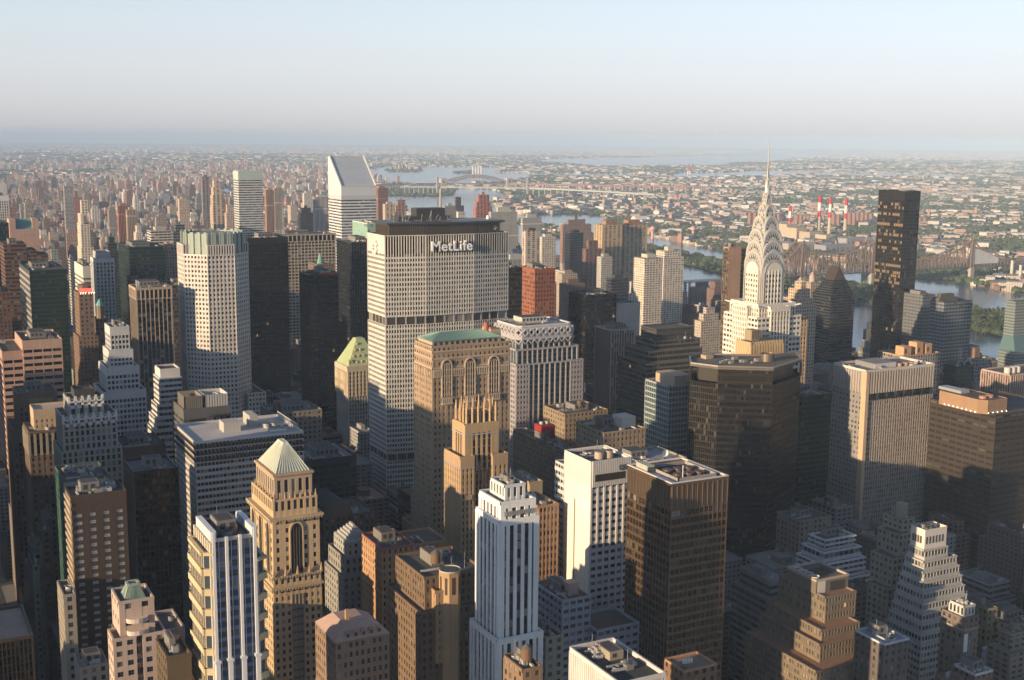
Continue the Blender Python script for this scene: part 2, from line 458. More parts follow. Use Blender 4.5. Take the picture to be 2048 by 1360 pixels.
def water_tank(B, px, py, z, r=2.0, h=4.0):
    q = MB(); c = (0.16, 0.10, 0.06)
    for a in range(4): q.bar((px + r * .7 * math.cos(a * 1.57 + .78), py + r * .7 * math.sin(a * 1.57 + .78), z), (px + r * .7 * math.cos(a * 1.57 + .78), py + r * .7 * math.sin(a * 1.57 + .78), z + 2.5), .3, (.1, .1, .1))
    q.cyl((px, py), r, r * .95, z + 2.5, z + 2.5 + h, c, 0, 14); q.cyl((px, py), r * 1.08, 0.05, z + 2.5 + h, z + 4.1 + h, (0.12, 0.11, 0.10), 0, 14, False)
    B.piece('water_tank', M_WALL, q)

def foot(x0, x1, y0, y1, m_=2.0): FOOT.append((x0 - m_, x1 + m_, y0 - m_, y1 + m_))
def clear(x0, x1, y0, y1):
    for f in FOOT:
        if x0 < f[1] and x1 > f[0] and y0 < f[3] and y1 > f[2]: return False
    return True

def tower(name, label, cat, cx, cy, xl, xr, Y, D=None, style='grid', wall=(.3, .28, .25), win=0, tiers=None, rt=5, group=None, roofcol=(0.10, 0.095, 0.09), par=1.1, big=.35, sides=None, tank=0, z0=0.0, **kw):
    """a straight tower placed by its south-west roof corner; tiers = [(top z, grow m)] below"""
    x0, x1, y0, y1, h = solve(cx, cy, xl, xr, Y, D)
    B = Bld(name, label, cat, (x0 + x1) / 2, (y0 + y1) / 2, group)
    S = sty(style, wall=wall, **kw)
    zb = z0; ts = sorted(tiers or [])          # lowest first
    for zt, g in ts:
        block(B, rect(x0 - g, x1 + g, y0 - g, y1 + g), zb, zt, S, roofcol=roofcol, par=0.8, sides=sides); zb = zt + 0.02
    block(B, rect(x0, x1, y0, y1), zb, h, S, par=par, win=win, roofcol=roofcol, sides=sides)
    if rt or big: rooftop(B, x0 + .5, x1 - .5, y0 + .5, y1 - .5, h + .05, hash_(name, cx), rt, big, tank=tank)
    g = ts[0][1] if ts else 0
    foot(x0 - g, x1 + g, y0 - g, y1 + g)
    B.r = (x0, x1, y0, y1, h); B.S = S
    return B
def hash_(n, c): return int(sum(ord(a) * (i + 3) for i, a in enumerate(n)) + c * 13) % 100000
def done(B):
    o = B.finish()
    if getattr(B, 'haswin', False) and o.get('glazing'): o['glazing']['kind'] = 'stuff'
    return o

# ================================================================== named towers
LIME = (.46, .42, .36); BUFF = (.40, .29, .19); TAN = (.34, .25, .18); GREY = (.26, .26, .26); DKG = (.035, .04, .045); BRN = (.10, .075, .06)
WHITE = (.62, .61, .59)

def Zat(px, py, Y): return atY(px, py, Y).z

# -- slab with the big letters -------------------------------------
def slab_tower():
    H = 247.6; yc = 875.0
    xa = xatY(766, 860, H); xb = xatY(851, 851, H); xc = xatY(947, 851, H); xd = xatY(1010, 860, H)
    P = [(xa, 856), (xb, 851), (xc, 851), (xd, 855), (xd, 891), (xc, 899), (xb, 899), (xa, 891)]
    B = Bld('slab_skyscraper', 'tall pale octagonal slab skyscraper carrying white capital letters under its dark flat roof', 'skyscraper', (xa + xd) / 2, yc)
    c = (.56, .54, .50)
    S = sty('grid', bay=2.1, pier=.62, fl=3.75, span=1.5, dp=.55, ds=.25, wall=c, glass=(.025, .028, .035), gmat=M_GLASS, mat=M_WALL)
    E = sty('ribbon', bay=2.1, pier=.15, fl=3.75, span=1.9, dp=.2, ds=.3, wall=c, glass=(.20, .19, .18), gmat=M_GLASSB)
    m1 = Zat(850, 632, 851); m2 = Zat(850, 903, 851)
    MS = sty('grid', bay=7.5, pier=1.1, fl=5.5, span=.0, dp=.5, ds=.1, wall=(.34, .31, .27), glass=(.05, .05, .052))
    zt = Zat(850, 507, 851)
    base = inset(P, 0)
    for z0, z1, s, e in ((0, m2 - 5.5, S, E), (m2 - 5.5, m2, MS, MS), (m2, m1 - 6, S, E), (m1 - 6, m1, MS, MS), (m1, zt, S, E)):
        block(B, P if s is not MS else inset(P, .7), z0, z1, s, roof=False, sides={3: e, 7: e})
        if s is MS: B.mb('wall').prism(inset(P, -.3), z0 - .25, z0 + .02, c); B.mb('wall').prism(inset(P, -.3), z1 - .02, z1 + .25, c, 0, True, True)
    FS = sty('fins', bay=2.1, pier=.55, fl=14, span=.0, dp=.55, ds=.1, wall=c, glass=(.012, .012, .014), gmat=M_WALL)
    BL = sty('ribbon', wall=c, blank=1)
    block(B, P, zt, H, FS, roof=True, par=.5, sides={3: BL, 7: BL}, roofcol=(.05, .05, .05))
    q = B.mb('rooftop_storey', M_METAL); p2 = inset(P, 5.0); n = len(p2)
    q.prism(p2, H, H + 7.5, (.12, .10, .085))
    for i in range(n):
        a, b = p2[i], p2[(i + 1) % n]; L = math.hypot(b[0] - a[0], b[1] - a[1]); u = ((b[0] - a[0]) / L, (b[1] - a[1]) / L); nn = (u[1], -u[0])
        for k in range(int(L / 1.6)): q.fbox(a, u, nn, k * 1.6 + .2, k * 1.6 + .6, 0, .35, H + .6, H + 7, (.16, .13, .10))
    q = B.mb('roof_deck', M_METAL); p3 = inset(P, 2.0); q.prism(inset(P, 3.5), H + 7.5, H + 8.3, (.10, .095, .09), 0, True, True); q.prism(p3, H + 8.3, H + 9.6, (.10, .10, .105), 0, True, True)
    R = random.Random(5); xm = (xa + xd) / 2
    for k in range(9):
        x = xa + 14 + k * 9.5; q.box(x, x + .5, 866, 886, H + 9.6, H + 9.9, (.3, .28, .26))
    q = MB(); q.box(xa + 20, xa + 64, 878, 893, H + 9.6, H + 12.6, (.05, .05, .055)); q.box(xa + 36, xa + 60, 881, 892, H + 12.6, H + 18.5, (.045, .045, .05)); B.piece('penthouse', M_PANEL, q)
    for k in range(12):
        x = xa + 10 + R.random() * 50; q = MB(); q.bar((x, 864 + R.random() * 8, H + 9.6), (x, 864 + R.random() * 0, H + 12 + R.random() * 6), .22, (.5, .5, .48)); B.piece('antenna', M_PANEL, q)
    for k, px in enumerate((968, 990)):
        x = xatY(px, 858, H + 3); q = MB(); dish(q, (x, 859, H + 4), 1.5); B.piece('satellite_dish', M_PANEL, q)
    q = MB(); x = xatY(978, 870, H + 10); q.cyl((x, 872), 1.6, 1.1, H + 9.6, H + 12.5, (.75, .72, .7)); B.piece('vent_cowl', M_PANEL, q)
    # letters on the front, rosette on the west end
    cu = bpy.data.curves.new('letters', 'FONT'); cu.body = 'MetLife'; cu.size = 8.8; cu.extrude = .6; cu.offset = .13; cu.space_character = 1.10; cu.align_x = 'CENTER'
    to = bpy.data.objects.new('tmp', cu); COL.objects.link(to); bpy.context.view_layer.update()
    me = bpy.data.meshes.new_from_object(to.evaluated_get(bpy.context.evaluated_depsgraph_get())); bpy.data.objects.remove(to)
    m, nt, b = newmat('white letter enamel'); b.inputs['Base Color'].default_value = (.92, .92, .92, 1); b.inputs['Roughness'].default_value = .4
    me.materials.clear(); me.materials.append(m); me.name = 'letters'
    xs = [v.co.x for v in me.vertices]; w = max(xs) - min(xs); want = xatY(943, 850, H - 7) - xatY(862, 850, H - 7)
    k = want / w
    for v in me.vertices:
        v.co = Vector((v.co.x * k, -v.co.z, v.co.y * 1.2))
    o = bpy.data.objects.new('letters', me); COL.objects.link(o); o.parent = B.root
    o.location = ((xatY(862, 850, H - 7) + xatY(943, 850, H - 7)) / 2 - B.org[0], 849.2 - B.org[1], Zat(900, 501, 850))
    q = MB(); yc_, zc_ = 875, H - 9.5
    for k in range(4):
        a0 = k * math.pi / 2 + math.pi / 4
        for s_ in (-1, 1):
            pts = []
            for (r, t) in ((1.0, .0), (4.4, .16 * s_), (4.9, .42 * s_), (3.4, .62 * s_), (2.3, .40 * s_)):
                pts.append((math.cos(a0 + t) * r, math.sin(a0 + t) * r))
            for i in range(len(pts)):
                p, r_ = pts[i], pts[(i + 1) % len(pts)]
                q.bar((xa - 1.3, yc_ + p[0] * 1.15, zc_ + p[1] * 1.15), (xa - 1.3, yc_ + r_[0] * 1.15, zc_ + r_[1] * 1.15), 1.0, (.85, .84, .8))
    B.piece('emblem', M_PANEL, q)
    foot(xa, xd, 851, 899); done(B)
def dish(q, c, r, col=(.8, .8, .78)):
    x, y, z = c; pr = None
    for j in range(4):
        rr = r * j / 3; zz = .35 * r * (j / 3) ** 2
        ring = [(x + rr * math.cos(t * .5236), y - zz - .1, z + rr * math.sin(t * .5236)) for t in range(12)]
        if pr: q.loft(pr, ring, col)
        pr = ring
    q.bar((x, y + .1, z - r), (x, y + .1, z), .25, col)
slab_tower()

# -- stepped steel-crowned tower -----------------------------------
def arch_profile(w, zs, zt, n=14):
    """(offset, z) points of a tall rounded arch, left to right"""
    pts = [(-w / 2, zs)]
    for i in range(1, n): 
        t = math.pi * (1 - i / n); pts.append((w / 2 * math.cos(t), zs + (zt - zs) * math.sin(t) ** .9))
    pts.append((w / 2, zs)); return pts
def crown_tower():
    Yc = 716.0; X = lambda px, z=200: xatY(px, Yc, z)
    cx = xatY(1538.5, Yc, 318)
    s = 22.0
    zc = lambda y: Zat(1538, y, Yc)
    B = Bld('spired_skyscraper', 'white brick tower with a stacked sunburst steel crown and needle spire', 'skyscraper', cx, Yc)
    br = (.66, .62, .55)
    S = sty('deco', bay=2.2, pier=1.25, fl=3.7, span=1.3, dp=.35, ds=.12, wall=br, glass=(.04, .035, .035), gmat=M_GLASSB)
    SP = sty('deco', bay=2.6, pier=1.2, fl=3.7, span=.9, dp=.45, ds=.08, wall=br, glass=(.05, .045, .045), gmat=M_GLASSB, attic=2.0)
    SB = sty('ribbon', bay=3.6, pier=.9, fl=3.7, span=1.9, dp=.2, ds=.35, wall=br, glass=(.03, .03, .035))
    ST = (.60, .575, .53)
    def sq(h): return rect(cx - h, cx + h, Yc - h, Yc + h)
    z2, z1 = zc(628), zc(604)
    h2, h1, hs = 19.6, 16.4, s / 2
    block(B, sq(h2 + 1), 0, z2 - 42, S, par=1)
    # corner masses with wrap-round bands and the piered middle bays
    for sx in (-1, 1):
        for sy in (-1, 1):
            a = sorted((cx + sx * h2 * .45, cx + sx * h2)); b = sorted((Yc + sy * h2 * .45, Yc + sy * h2))
            block(B, rect(a[0], a[1], b[0], b[1]), z2 - 42 + .02, z2, SB, par=1.4)
    block(B, rect(cx - h2 * .45 + .5, cx + h2 * .45 - .5, Yc - h2 - .8, Yc + h2 + .8), z2 - 42 + .03, z1 - 2, SP, par=1.6)
    block(B, rect(cx - h2 - .8, cx + h2 + .8, Yc - h2 * .45 + .5, Yc + h2 * .45 - .5), z2 - 42 + .04, z1 - 1.9, S, par=1.6)
    block(B, sq(h1), z2 - 6, z1, SP, par=1.5)
    for k in range(2):
        for sx, sy in ((-1, -1), (1, -1), (-1, 1), (1, 1)):
            q = MB(); px, py = cx + sx * h1, Yc + sy * h1; q.bar((px, py, z1 - .5), (px + sx * 2.6, py + sy * 2.6, z1 + .4 + k * .01), 1.0 - k * .4, ST)
            q.bar((px + sx * 2.4, py + sy * 2.4, z1 + .5), (px + sx * 3.4, py + sy * 3.4, z1 + .1), .6, ST)
            if k == 0: B.piece('gargoyle', M_STEEL, q)
    # shaft: four brick faces with arched heads, steel corners set back
    zt = zc(521); q = B.mb('steel_corner', M_STEEL); hc = hs - 1.6
    q.prism(sq(hc), z1 - 1, zt - 4, (.50, .46, .39))
    for i in range(4):
        for k in range(3):
            pass
    fw = s * .66
    for d in range(4):
        ang = d * math.pi / 2; ca, sa = math.cos(ang), math.sin(ang)
        def L(u, n_, z): return (cx + ca * u + sa * n_, Yc + sa * u - ca * n_, z)
        w = B.mb('shaft_face', M_WALL); pr = arch_profile(fw, zt - fw * .52, zt)
        poly = [(-fw / 2, z1 - 1)] + pr + [(fw / 2, z1 - 1)]
        f0 = [L(u, hc, z) for u, z in poly]; f1 = [L(u, hs, z) for u, z in poly]
        w.face(f1, br); w.loft(f1, f0, br)
        g = B.mb('shaft_window', M_GLASS)
        nfl = int((zt - 5 - z1) / 3.7)
        for j in range(nfl):
            for k in range(5):
                u = -fw / 2 + fw * (k + .5) / 5; z = z1 + 1.2 + j * 3.7
                if abs(u) > fw * .3 and z > zt - fw * .5: continue
                P = [L(u - .6, hs - .2, z), L(u + .6, hs - .2, z), L(u + .6, hs + .03, z), L(u - .6, hs + .03, z)]
                P = [L(u - .6, hs + .04, z), L(u + .6, hs + .04, z), L(u + .6, hs - .2, z), L(u - .6, hs - .2, z)]
                P += [(a, b, c + 1.9) for a, b, c in P]
                g.box8(P, (.03, .028, .03))
        for k in range(1, 5):          # raised piers
            u = -fw / 2 + fw * k / 5
            P = [L(u - .3, hs + .3, z1), L(u + .3, hs + .3, z1), L(u + .3, hs - .1, z1), L(u - .3, hs - .1, z1)]
            P += [(a, b, zt - fw * .42) for a, b, c in P]; w.box8(P, br)
        st = B.mb('steel_corner')     # concentric steel rims round the arched head
        for e, dep in ((.8, .25), (1.9, -.5), (3.0, -1.1)):
            po = arch_profile(fw + 2 * e, zt - fw * .52, zt + e); pi = arch_profile(fw + 2 * e - 1.3, zt - fw * .52, zt + e - .65)
            for i in range(len(po) - 1):
                a, b, c2, d2 = po[i], po[i + 1], pi[i + 1], pi[i]
                P = [L(d2[0], hs + dep, d2[1]), L(c2[0], hs + dep, c2[1]), L(c2[0], hs + dep - 1.2, c2[1]), L(d2[0], hs + dep - 1.2, d2[1]),
                     L(a[0], hs + dep, a[1]), L(b[0], hs + dep, b[1]), L(b[0], hs + dep - 1.2, b[1]), L(a[0], hs + dep - 1.2, a[1])]
                st.box8(P, ST)
            for sg in (-1, 1):
                P = [L(sg * (fw / 2 + e) - .65, hs + dep, z1), L(sg * (fw / 2 + e) + .0, hs + dep, z1), L(sg * (fw / 2 + e), hs + dep - 1.2, z1), L(sg * (fw / 2 + e) - .65, hs + dep - 1.2, z1)]
                P += [(a, b, zt - fw * .52) for a, b, c in P]; st.box8(P, ST)
    # terraced sunburst vaults
    lev = [(499, 20.6, .62), (479, 19.2, .62), (456, 17.4, .66), (431, 13.4, .80), (409, 8.6, 1.0), (385, 4.8, 1.5), (356, 2.4, 3.0)]
    zprev = zt - 8
    for li, (y, w_, rise) in enumerate(lev):
        z = zc(y); zs = z - w_ * rise; zb = zs - 6 if li < 4 else zs - 4
        v = MB(); wi = MB()
        for d in range(4):
            ang = d * math.pi / 2; ca, sa = math.cos(ang), math.sin(ang)
            def L(u, n_, z): return (cx + ca * u + sa * n_, Yc + sa * u - ca * n_, z)
            aw = w_ * .98
            pr = arch_profile(aw, zs, z, 16); poly = [(-aw / 2, zb)] + pr + [(aw / 2, zb)]
            f1 = [L(u, w_ / 2, zz) for u, zz in poly]; f0 = [L(u, 0, zz) for u, zz in poly]
            v.face(f1, ST); v.loft(f1, f0, ST)
            # rim
            po = arch_profile(aw, zs, z + .02, 16); pi = arch_profile(aw * .86, zs, z - (z - zs) * .13, 16)
            for i in range(16):
                a, b, c2, d2 = po[i], po[i + 1], pi[i + 1], pi[i]
                P = [L(d2[0], w_ / 2 + .28, d2[1]), L(c2[0], w_ / 2 + .28, c2[1]), L(c2[0], w_ / 2 - .1, c2[1]), L(d2[0], w_ / 2 - .1, d2[1]),
                     L(a[0], w_ / 2 + .28, a[1]), L(b[0], w_ / 2 + .28, b[1]), L(b[0], w_ / 2 - .1, b[1]), L(a[0], w_ / 2 - .1, a[1])]
                v.box8(P, (.68, .655, .61))
            if li < 6:
                nt_ = 9 if li < 3 else (7 if li < 4 else 5)
                for k in range(nt_):
                    t = math.pi * (.08 + .84 * k / (nt_ - 1)); rx, rz = aw / 2, (z - zs)
                    def PT(rr, tt): return L(-rx * rr * math.cos(tt), w_ / 2 + .06, zs + rz * rr * math.sin(tt))
                    dt = .55 / nt_ * math.pi * .42
                    tri = [PT(.52, t - dt * 1.6), PT(.52, t + dt * 1.6), PT(.83, t)]
                    nrm = (Vector(tri[1]) - Vector(tri[0])).cross(Vector(tri[2]) - Vector(tri[0])); out = Vector(L(0, 1, 0)) - Vector(L(0, 0, 0))
                    if nrm.dot(out) < 0: tri = tri[::-1]
                    wi.face(tri, (.035, .03, .028))
        o = v.build('crown_tier', M_STEEL, B.root, B.org)
        if wi.f: wi.build('triangular_window', M_GLASS, o, B.org)
        foot_ = z
    q = MB(); z0 = zc(362); zm = zc(330)
    q.cyl((cx, Yc), 2.0, 1.15, zc(385), z0, ST, 0, 8, False); q.cyl((cx, Yc), 1.15, .55, z0, zm, (.30, .28, .26), 0, 8, False); q.cyl((cx, Yc), .55, .12, zm, zc(280), (.36, .34, .31), 0, 8, True)
    B.piece('spire', M_STEEL, q)
    foot(cx - h2 - 1, cx + h2 + 1, Yc - h2 - 1, Yc + h2 + 1); done(B)
crown_tower()

# -- slant-roofed tower ---------------------------------------------
def slant_tower():
    x0, x1, y0, y1, h = solve(682.5, 373, 657, 752, 1640)
    B = Bld('slant_roof_skyscraper', 'white banded square tower with a steep slanted roof like a wedge', 'skyscraper', (x0 + x1) / 2, (y0 + y1) / 2)
    S = sty('ribbon', bay=3.4, pier=.1, fl=4.1, span=2.2, dp=.05, ds=.2, wall=(.60, .62, .64), glass=(.02, .024, .03), mat=M_PANEL)
    zt = Zat(682, 400, 1640); block(B, rect(x0, x1, y0, y1), 0, zt, S, roof=False)
    w = B.mb('upper_wall', M_PANEL); zp = Zat(657, 313, y1); c = (.60, .62, .64)
    for i, (za, zb, cc) in enumerate(((zt, zt + 6, (.5, .52, .55)), (zt + 6, h, c))): w.prism(rect(x0 - .2, x1 + .2, y0 - .2, y1 + .2), za, zb, cc)
    yr = y1 - 6
    w.face([(x0 - .2, y0 - .2, h), (x0 - .2, yr, zp), (x0 - .2, y1 + .2, zp), (x0 - .2, y1 + .2, h)][::-1], c); w.face([(x1 + .2, y0 - .2, h), (x1 + .2, y1 + .2, h), (x1 + .2, y1 + .2, zp), (x1 + .2, yr, zp)], c)
    w.face([(x1 + .2, y1 + .2, h), (x0 - .2, y1 + .2, h), (x0 - .2, y1 + .2, zp), (x1 + .2, y1 + .2, zp)], c)
    q = B.mb('slanted_roof', M_PANEL); n = 26
    def SL(x, t, o=0): return (x, y0 + (yr - y0) * t, h + (zp - h) * t + o)
    q.face([SL(x0, 0), SL(x1, 0), SL(x1, 1), SL(x0, 1)], (.44, .50, .57)); q.face([(x0, yr, zp), (x1, yr, zp), (x1, y1, zp), (x0, y1, zp)], (.4, .4, .42))
    for i in range(n + 1):
        x = x0 + (x1 - x0) * i / n; q.bar(SL(x, 0, .1), SL(x, 1, .1), .35, (.42, .46, .5))
    for t in (.2, .4, .6, .8): q.bar(SL(x0, t, .12), SL(x1, t, .12), .4, (.36, .40, .45))
    q = B.mb('parapet', M_PANEL)
    for x in (x0, x1): q.bar(SL(x, 0, .8), SL(x, 1, .8), 1.7, (.66, .66, .66))
    q.bar(SL(x0, 0, .3), SL(x1, 0, .3), 1.2, (.6, .6, .6)); q.bar(SL(x0, 1, .6), SL(x1, 1, .6), 1.0, (.6, .6, .6))
    foot(x0, x1, y0, y1); done(B)
slant_tower()

# -- octagonal tower with the glass crown --------------------------
def octagon(x0, x1, y0, y1, k):
    w = (x1 - x0) * k; d = (y1 - y0) * k
    return [(x0 + w, y0), (x1 - w, y0), (x1, y0 + d), (x1, y1 - d), (x1 - w, y1), (x0 + w, y1), (x0, y1 - d), (x0, y0 + d)]
def glass_crown_tower():
    Y = 1045; x0 = xatY(362, Y + 30, 200); x1 = xatY(497, Y + 15, 200); w = x1 - x0
    B = Bld('octagonal_skyscraper', 'pale granite octagonal skyscraper crowned by a green glass drum', 'skyscraper', (x0 + x1) / 2, Y + w / 2)
    c = (.60, .56, .52)
    S = sty('grid', bay=3.1, pier=1.35, fl=4.0, span=1.9, dp=.5, ds=.35, wall=c, glass=(.03, .035, .045), gmat=M_GLASSB)
    z = Zat(440, 512, Y); zt = Zat(430, 467, Y + 8)
    P = octagon(x0, x1, Y, Y + w, .29)
    block(B, P, 0, z, S, par=1.5)
    m = w * .17
    for (a, b, cc, d) in ((x0 + m * 1.75, x1 - m * 1.75, Y - .3, Y + 6), (x0 - .3, x0 + 6, Y + m * 1.75, Y + w - m * 1.75), (x1 - 6, x1 + .3, Y + m * 1.75, Y + w - m * 1.75)):
        block(B, rect(a, b, cc, d), z + .03, z + 9, sty('fins', bay=2.2, pier=1.0, fl=9, span=0, dp=.5, ds=.1, wall=c, glass=(.06, .07, .08)), par=.6)
    Cp = inset(octagon(x0 + 2, x1 - 2, Y + 2, Y + w - 2, .29), 1.5)
    g = B.mb('glass_crown', M_GLASSF); gc = (.24, .30, .27); n = len(Cp)
    g.prism(Cp, z, zt - 1.2, gc)
    for i in range(n):
        a, b = Cp[i], Cp[(i + 1) % n]; L = math.hypot(b[0] - a[0], b[1] - a[1]); u = ((b[0] - a[0]) / L, (b[1] - a[1]) / L); nn = (u[1], -u[0]); k = max(3, round(L / 3.4))
        for j in range(k):
            g.fbox(a, u, nn, L * j / k + .1, L * (j + 1) / k - .25, .02, .25 + .9 * (j % 2), z + .1, zt + (1.2 if j % 2 else 0), (.34, .41, .37), 0)
            g.fbox(a, u, nn, L * j / k - .12, L * j / k + .1, .0, 1.3, z + .1, zt + .6, (.50, .52, .48), 0)
    q = B.mb('roof', M_ROOF); q.face([(p[0], p[1], zt - 1.1) for p in inset(Cp, .4)], (.25, .24, .22))
    block(B, rect(x1 - 6, x1 + 9, Y + 3, Y + w), 0, Zat(500, 790, Y), S)
    foot(x0, x1 + 9, Y, Y + w); done(B)
glass_crown_tower()

# -- banded tower with antenna --------------------------------------
B = tower('mast_skyscraper', 'white banded slab with a pale green top and a thin red mast', 'skyscraper', 477, 360, 471, 525, 2000, 30, 'ribbon', (.55, .56, .55), bay=4, span=2.0, rt=0, big=0, mat=M_PANEL, glass=(.03, .035, .04))
x0, x1, y0, y1, h = B.r
q = MB(); q.prism(rect(x0 - .4, x1 + .4, y0 - .4, y1 + .4), h + .2, Zat(477, 342, 2000), (.46, .56, .50))
for k in range(6): q.box(x0 - .5, x1 + .5, y0 - .5, y0 - .4, h + 2 + k * 2.4, h + 2.3 + k * 2.4, (.35, .44, .4))
B.piece('green_top_storey', M_PANEL, q); q = MB(); zz = Zat(477, 342, 2000)
q.bar(((x0 + x1) / 2 - 8, y0 + 10, zz), ((x0 + x1) / 2 - 8, y0 + 10, zz + 12), 1.3, (.5, .2, .18)); q.bar(((x0 + x1) / 2 - 8, y0 + 10, zz + 12), ((x0 + x1) / 2 - 8, y0 + 10, zz + 30), .6, (.5, .2, .18)); B.piece('mast', M_WALL, q); done(B)

# -- tower with pale steep pyramid -----------------------------------
def pyramid_tower():
    Y = 480.0
    x0, x1, y0, y1, h = solve(544, 1042, 499, 640, Y)
    D = y1 - y0; cx, cy = (x0 + x1) / 2, (y0 + y1) / 2
    B = Bld('pyramid_top_tower', 'golden stone tower with tall arched windows under a steep pale pyramid roof', 'skyscraper', cx, cy)
    c = (.50, .37, .23)
    S = sty('brick', bay=2.55, pier=1.35, fl=3.35, span=1.55, dp=.22, ds=.16, wall=c, glass=(.03, .03, .035), kp=0)
    z1 = Zat(553, 1180, Y)
    # lower shaft, wider by a little, with a recessed centre strip of glass on each front
    block(B, rect(x0, x1, y0, y1), 0, z1, S, roof=False, win=100)
    w = B.mb('wall')
    for (a, u, n, L) in (((x0, y0), (1, 0), (0, -1), x1 - x0), ((x0, y1), (0, -1), (-1, 0), D)):
        mid = L / 2; gg = B.mb('stair_glazing', M_GLASS)
        gg.fbox(a, u, n, mid - 2.6, mid + 2.6, .1, .3, 20, z1 - 3, (.045, .05, .055))
        for k in range(4): w.fbox(a, u, n, mid - 2.6 + k * 1.6 - .12, mid - 2.6 + k * 1.6 + .16, .1, .5, 20, z1 - 3, (.3, .24, .17))
        for k in range(int((z1 - 24) / 3.35)): w.fbox(a, u, n, mid - 2.6, mid + 2.6, .1, .38, 20 + k * 3.35, 20.9 + k * 3.35, (.09, .08, .075))
    def cornice(z, g, t, col=(.42, .33, .22)):
        P = B.mb('cornice', M_WALL); P.prism(rect(x0 - g, x1 + g, y0 - g, y1 + g), z, z + t, col, 0, True, True)
        for i in range(int((x1 - x0 + 2 * g) / 1.2)): P.box(x0 - g + i * 1.2 + .2, x0 - g + i * 1.2 + .75, y0 - g - .25, y0 - g, z - .7, z, col)
        for i in range(int((D + 2 * g) / 1.2)): P.box(x0 - g - .25, x0 - g, y0 - g + i * 1.2 + .2, y0 - g + i * 1.2 + .75, z - .7, z, col)
    cornice(z1, .9, .9); cornice(z1 + 5.2, .7, .7)
    block(B, rect(x0 + .15, x1 - .15, y0 + .15, y1 - .15), z1 + .9, z1 + 5.2, sty('brick', bay=2.4, pier=1.2, fl=4.3, span=1.3, dp=.2, ds=.15, wall=c), roof=False)
    for i in range(5):      # carved finials
        q = MB(); xx = x0 + (x1 - x0) * i / 4; q.cyl((xx, y0 - .6), .7, .1, z1 + 5.9, z1 + 9.5, (.36, .26, .16), 0, 6); B.piece('finial', M_WALL, q)
    zb = z1 + 5.9; zk = h     # the arched storey
    S2 = sty('brick', bay=4.3, pier=2.9, fl=3.9, span=1.9, dp=.2, ds=.15, wall=c)
    block(B, rect(x0 + .4, x1 - .4, y0 + .4, y1 - .4), zb, zk, S2, roof=False)
    for (a, u, n, L, na) in (((x0 + .4, y0 + .4), (1, 0), (0, -1), x1 - x0 - .8, 1), ((x0 + .4, y1 - .4), (0, -1), (-1, 0), D - .8, 3)):
        for i in range(na):
            m_ = L * (i + .5) / na; ww = 5.0 if na == 1 else 4.4
            q = MB(); gq = MB(); pts = arch_profile(ww, zk - 6.5, zk - 2.2, 12); pts = [(-ww / 2, zb + .3)] + pts + [(ww / 2, zb + .3)]
            def L3(t, d, z): return (a[0] + u[0] * (m_ + t) + n[0] * d, a[1] + u[1] * (m_ + t) + n[1] * d, z)
            gq.face([L3(t, .42, z) for t, z in pts][::-1] if False else [L3(t, .42, z) for t, z in pts[::-1]], (.03, .03, .03), 0, .9)
            po = [(t * 1.22, z + (.8 if z > zk - 6.4 else 0)) for t, z in pts]
            for k in range(len(pts) - 1):
                A = [L3(pts[k][0], .7, pts[k][1]), L3(pts[k + 1][0], .7, pts[k + 1][1]), L3(pts[k + 1][0], .2, pts[k + 1][1]), L3(pts[k][0], .2, pts[k][1])]
                A += [L3(po[k][0], .7, po[k][1]), L3(po[k + 1][0], .7, po[k + 1][1]), L3(po[k + 1][0], .2, po[k + 1][1]), L3(po[k][0], .2, po[k][1])]
                q.box8(A, (.44, .34, .23))
            for k in (-1, 0, 1): q.fbox((a[0] + u[0] * m_, a[1] + u[1] * m_), u, n, k * 1.2 - .1, k * 1.2 + .1, .42, .55, zb + .3, zk - 4, (.12, .1, .08))
            o = B.piece('arched_window', M_GLASS, gq); q.build('window_surround', M_WALL, o, B.org)
    cornice(zk, 1.3, .8)
    z3 = Zat(546, 1006, Y)
    block(B, rect(x0 + 1, x1 - 1, y0 + 1, y1 - 1), zk + .8, z3, sty('brick', bay=2.6, pier=1.2, fl=5.5, span=2.2, dp=.2, ds=.15, wall=c), roof=True, par=.8)
    # belvedere and pyramid
    bx0, bx1, by0, by1, bh = solve(546, 955, 508, 628, Y + 3)
    by1 = min(by1, y1 - 2)
    SB = sty('brick', bay=3.1, pier=1.5, fl=(bh - z3), span=3.2, dp=.5, ds=.25, wall=(.40, .32, .24), attic=1.8)
    block(B, rect(bx0 + 1.2, bx1 - 1.2, by0 + 1.2, by1 - 1.2), z3 + .05, bh, SB, roof=False)
    P = B.mb('cornice'); P.prism(rect(bx0, bx1, by0, by1), bh, bh + .9, (.42, .30, .19), 0, True, True)
    for i in range(9):
        q = MB(); t = i / 8; q.cyl((bx0 + (bx1 - bx0) * t, y0 + 1.4), .55, .08, z3, z3 + 3.6, (.38, .28, .18), 0, 6); B.piece('finial', M_WALL, q)
    for i in range(8):
        q = MB(); t = i / 8; q.cyl((x0 + 1.4, y0 + 1 + (y1 - y0 - 2) * t), .55, .08, z3, z3 + 3.6, (.38, .28, .18), 0, 6); B.piece('finial', M_WALL, q)
    q = B.mb('pyramid_roof', M_COPPER); za = Zat(557, 882, (by0 + by1) / 2)
    ex, ey = 1.4, 1.4; i_ = 1.6; c4 = rect(bx0 + i_, bx1 - i_, by0 + i_, by1 - i_); mx, my = (bx0 + bx1) / 2, (by0 + by1) / 2
    t4 = rect(mx - .8, mx + .8, my - 3.2, my + 3.2)
    A = [(p[0], p[1], bh + .9) for p in c4]; T = [(p[0], p[1], za) for p in t4]; cc = (.46, .50, .42)
    q.loft(A, T, cc); q.face(T, cc)
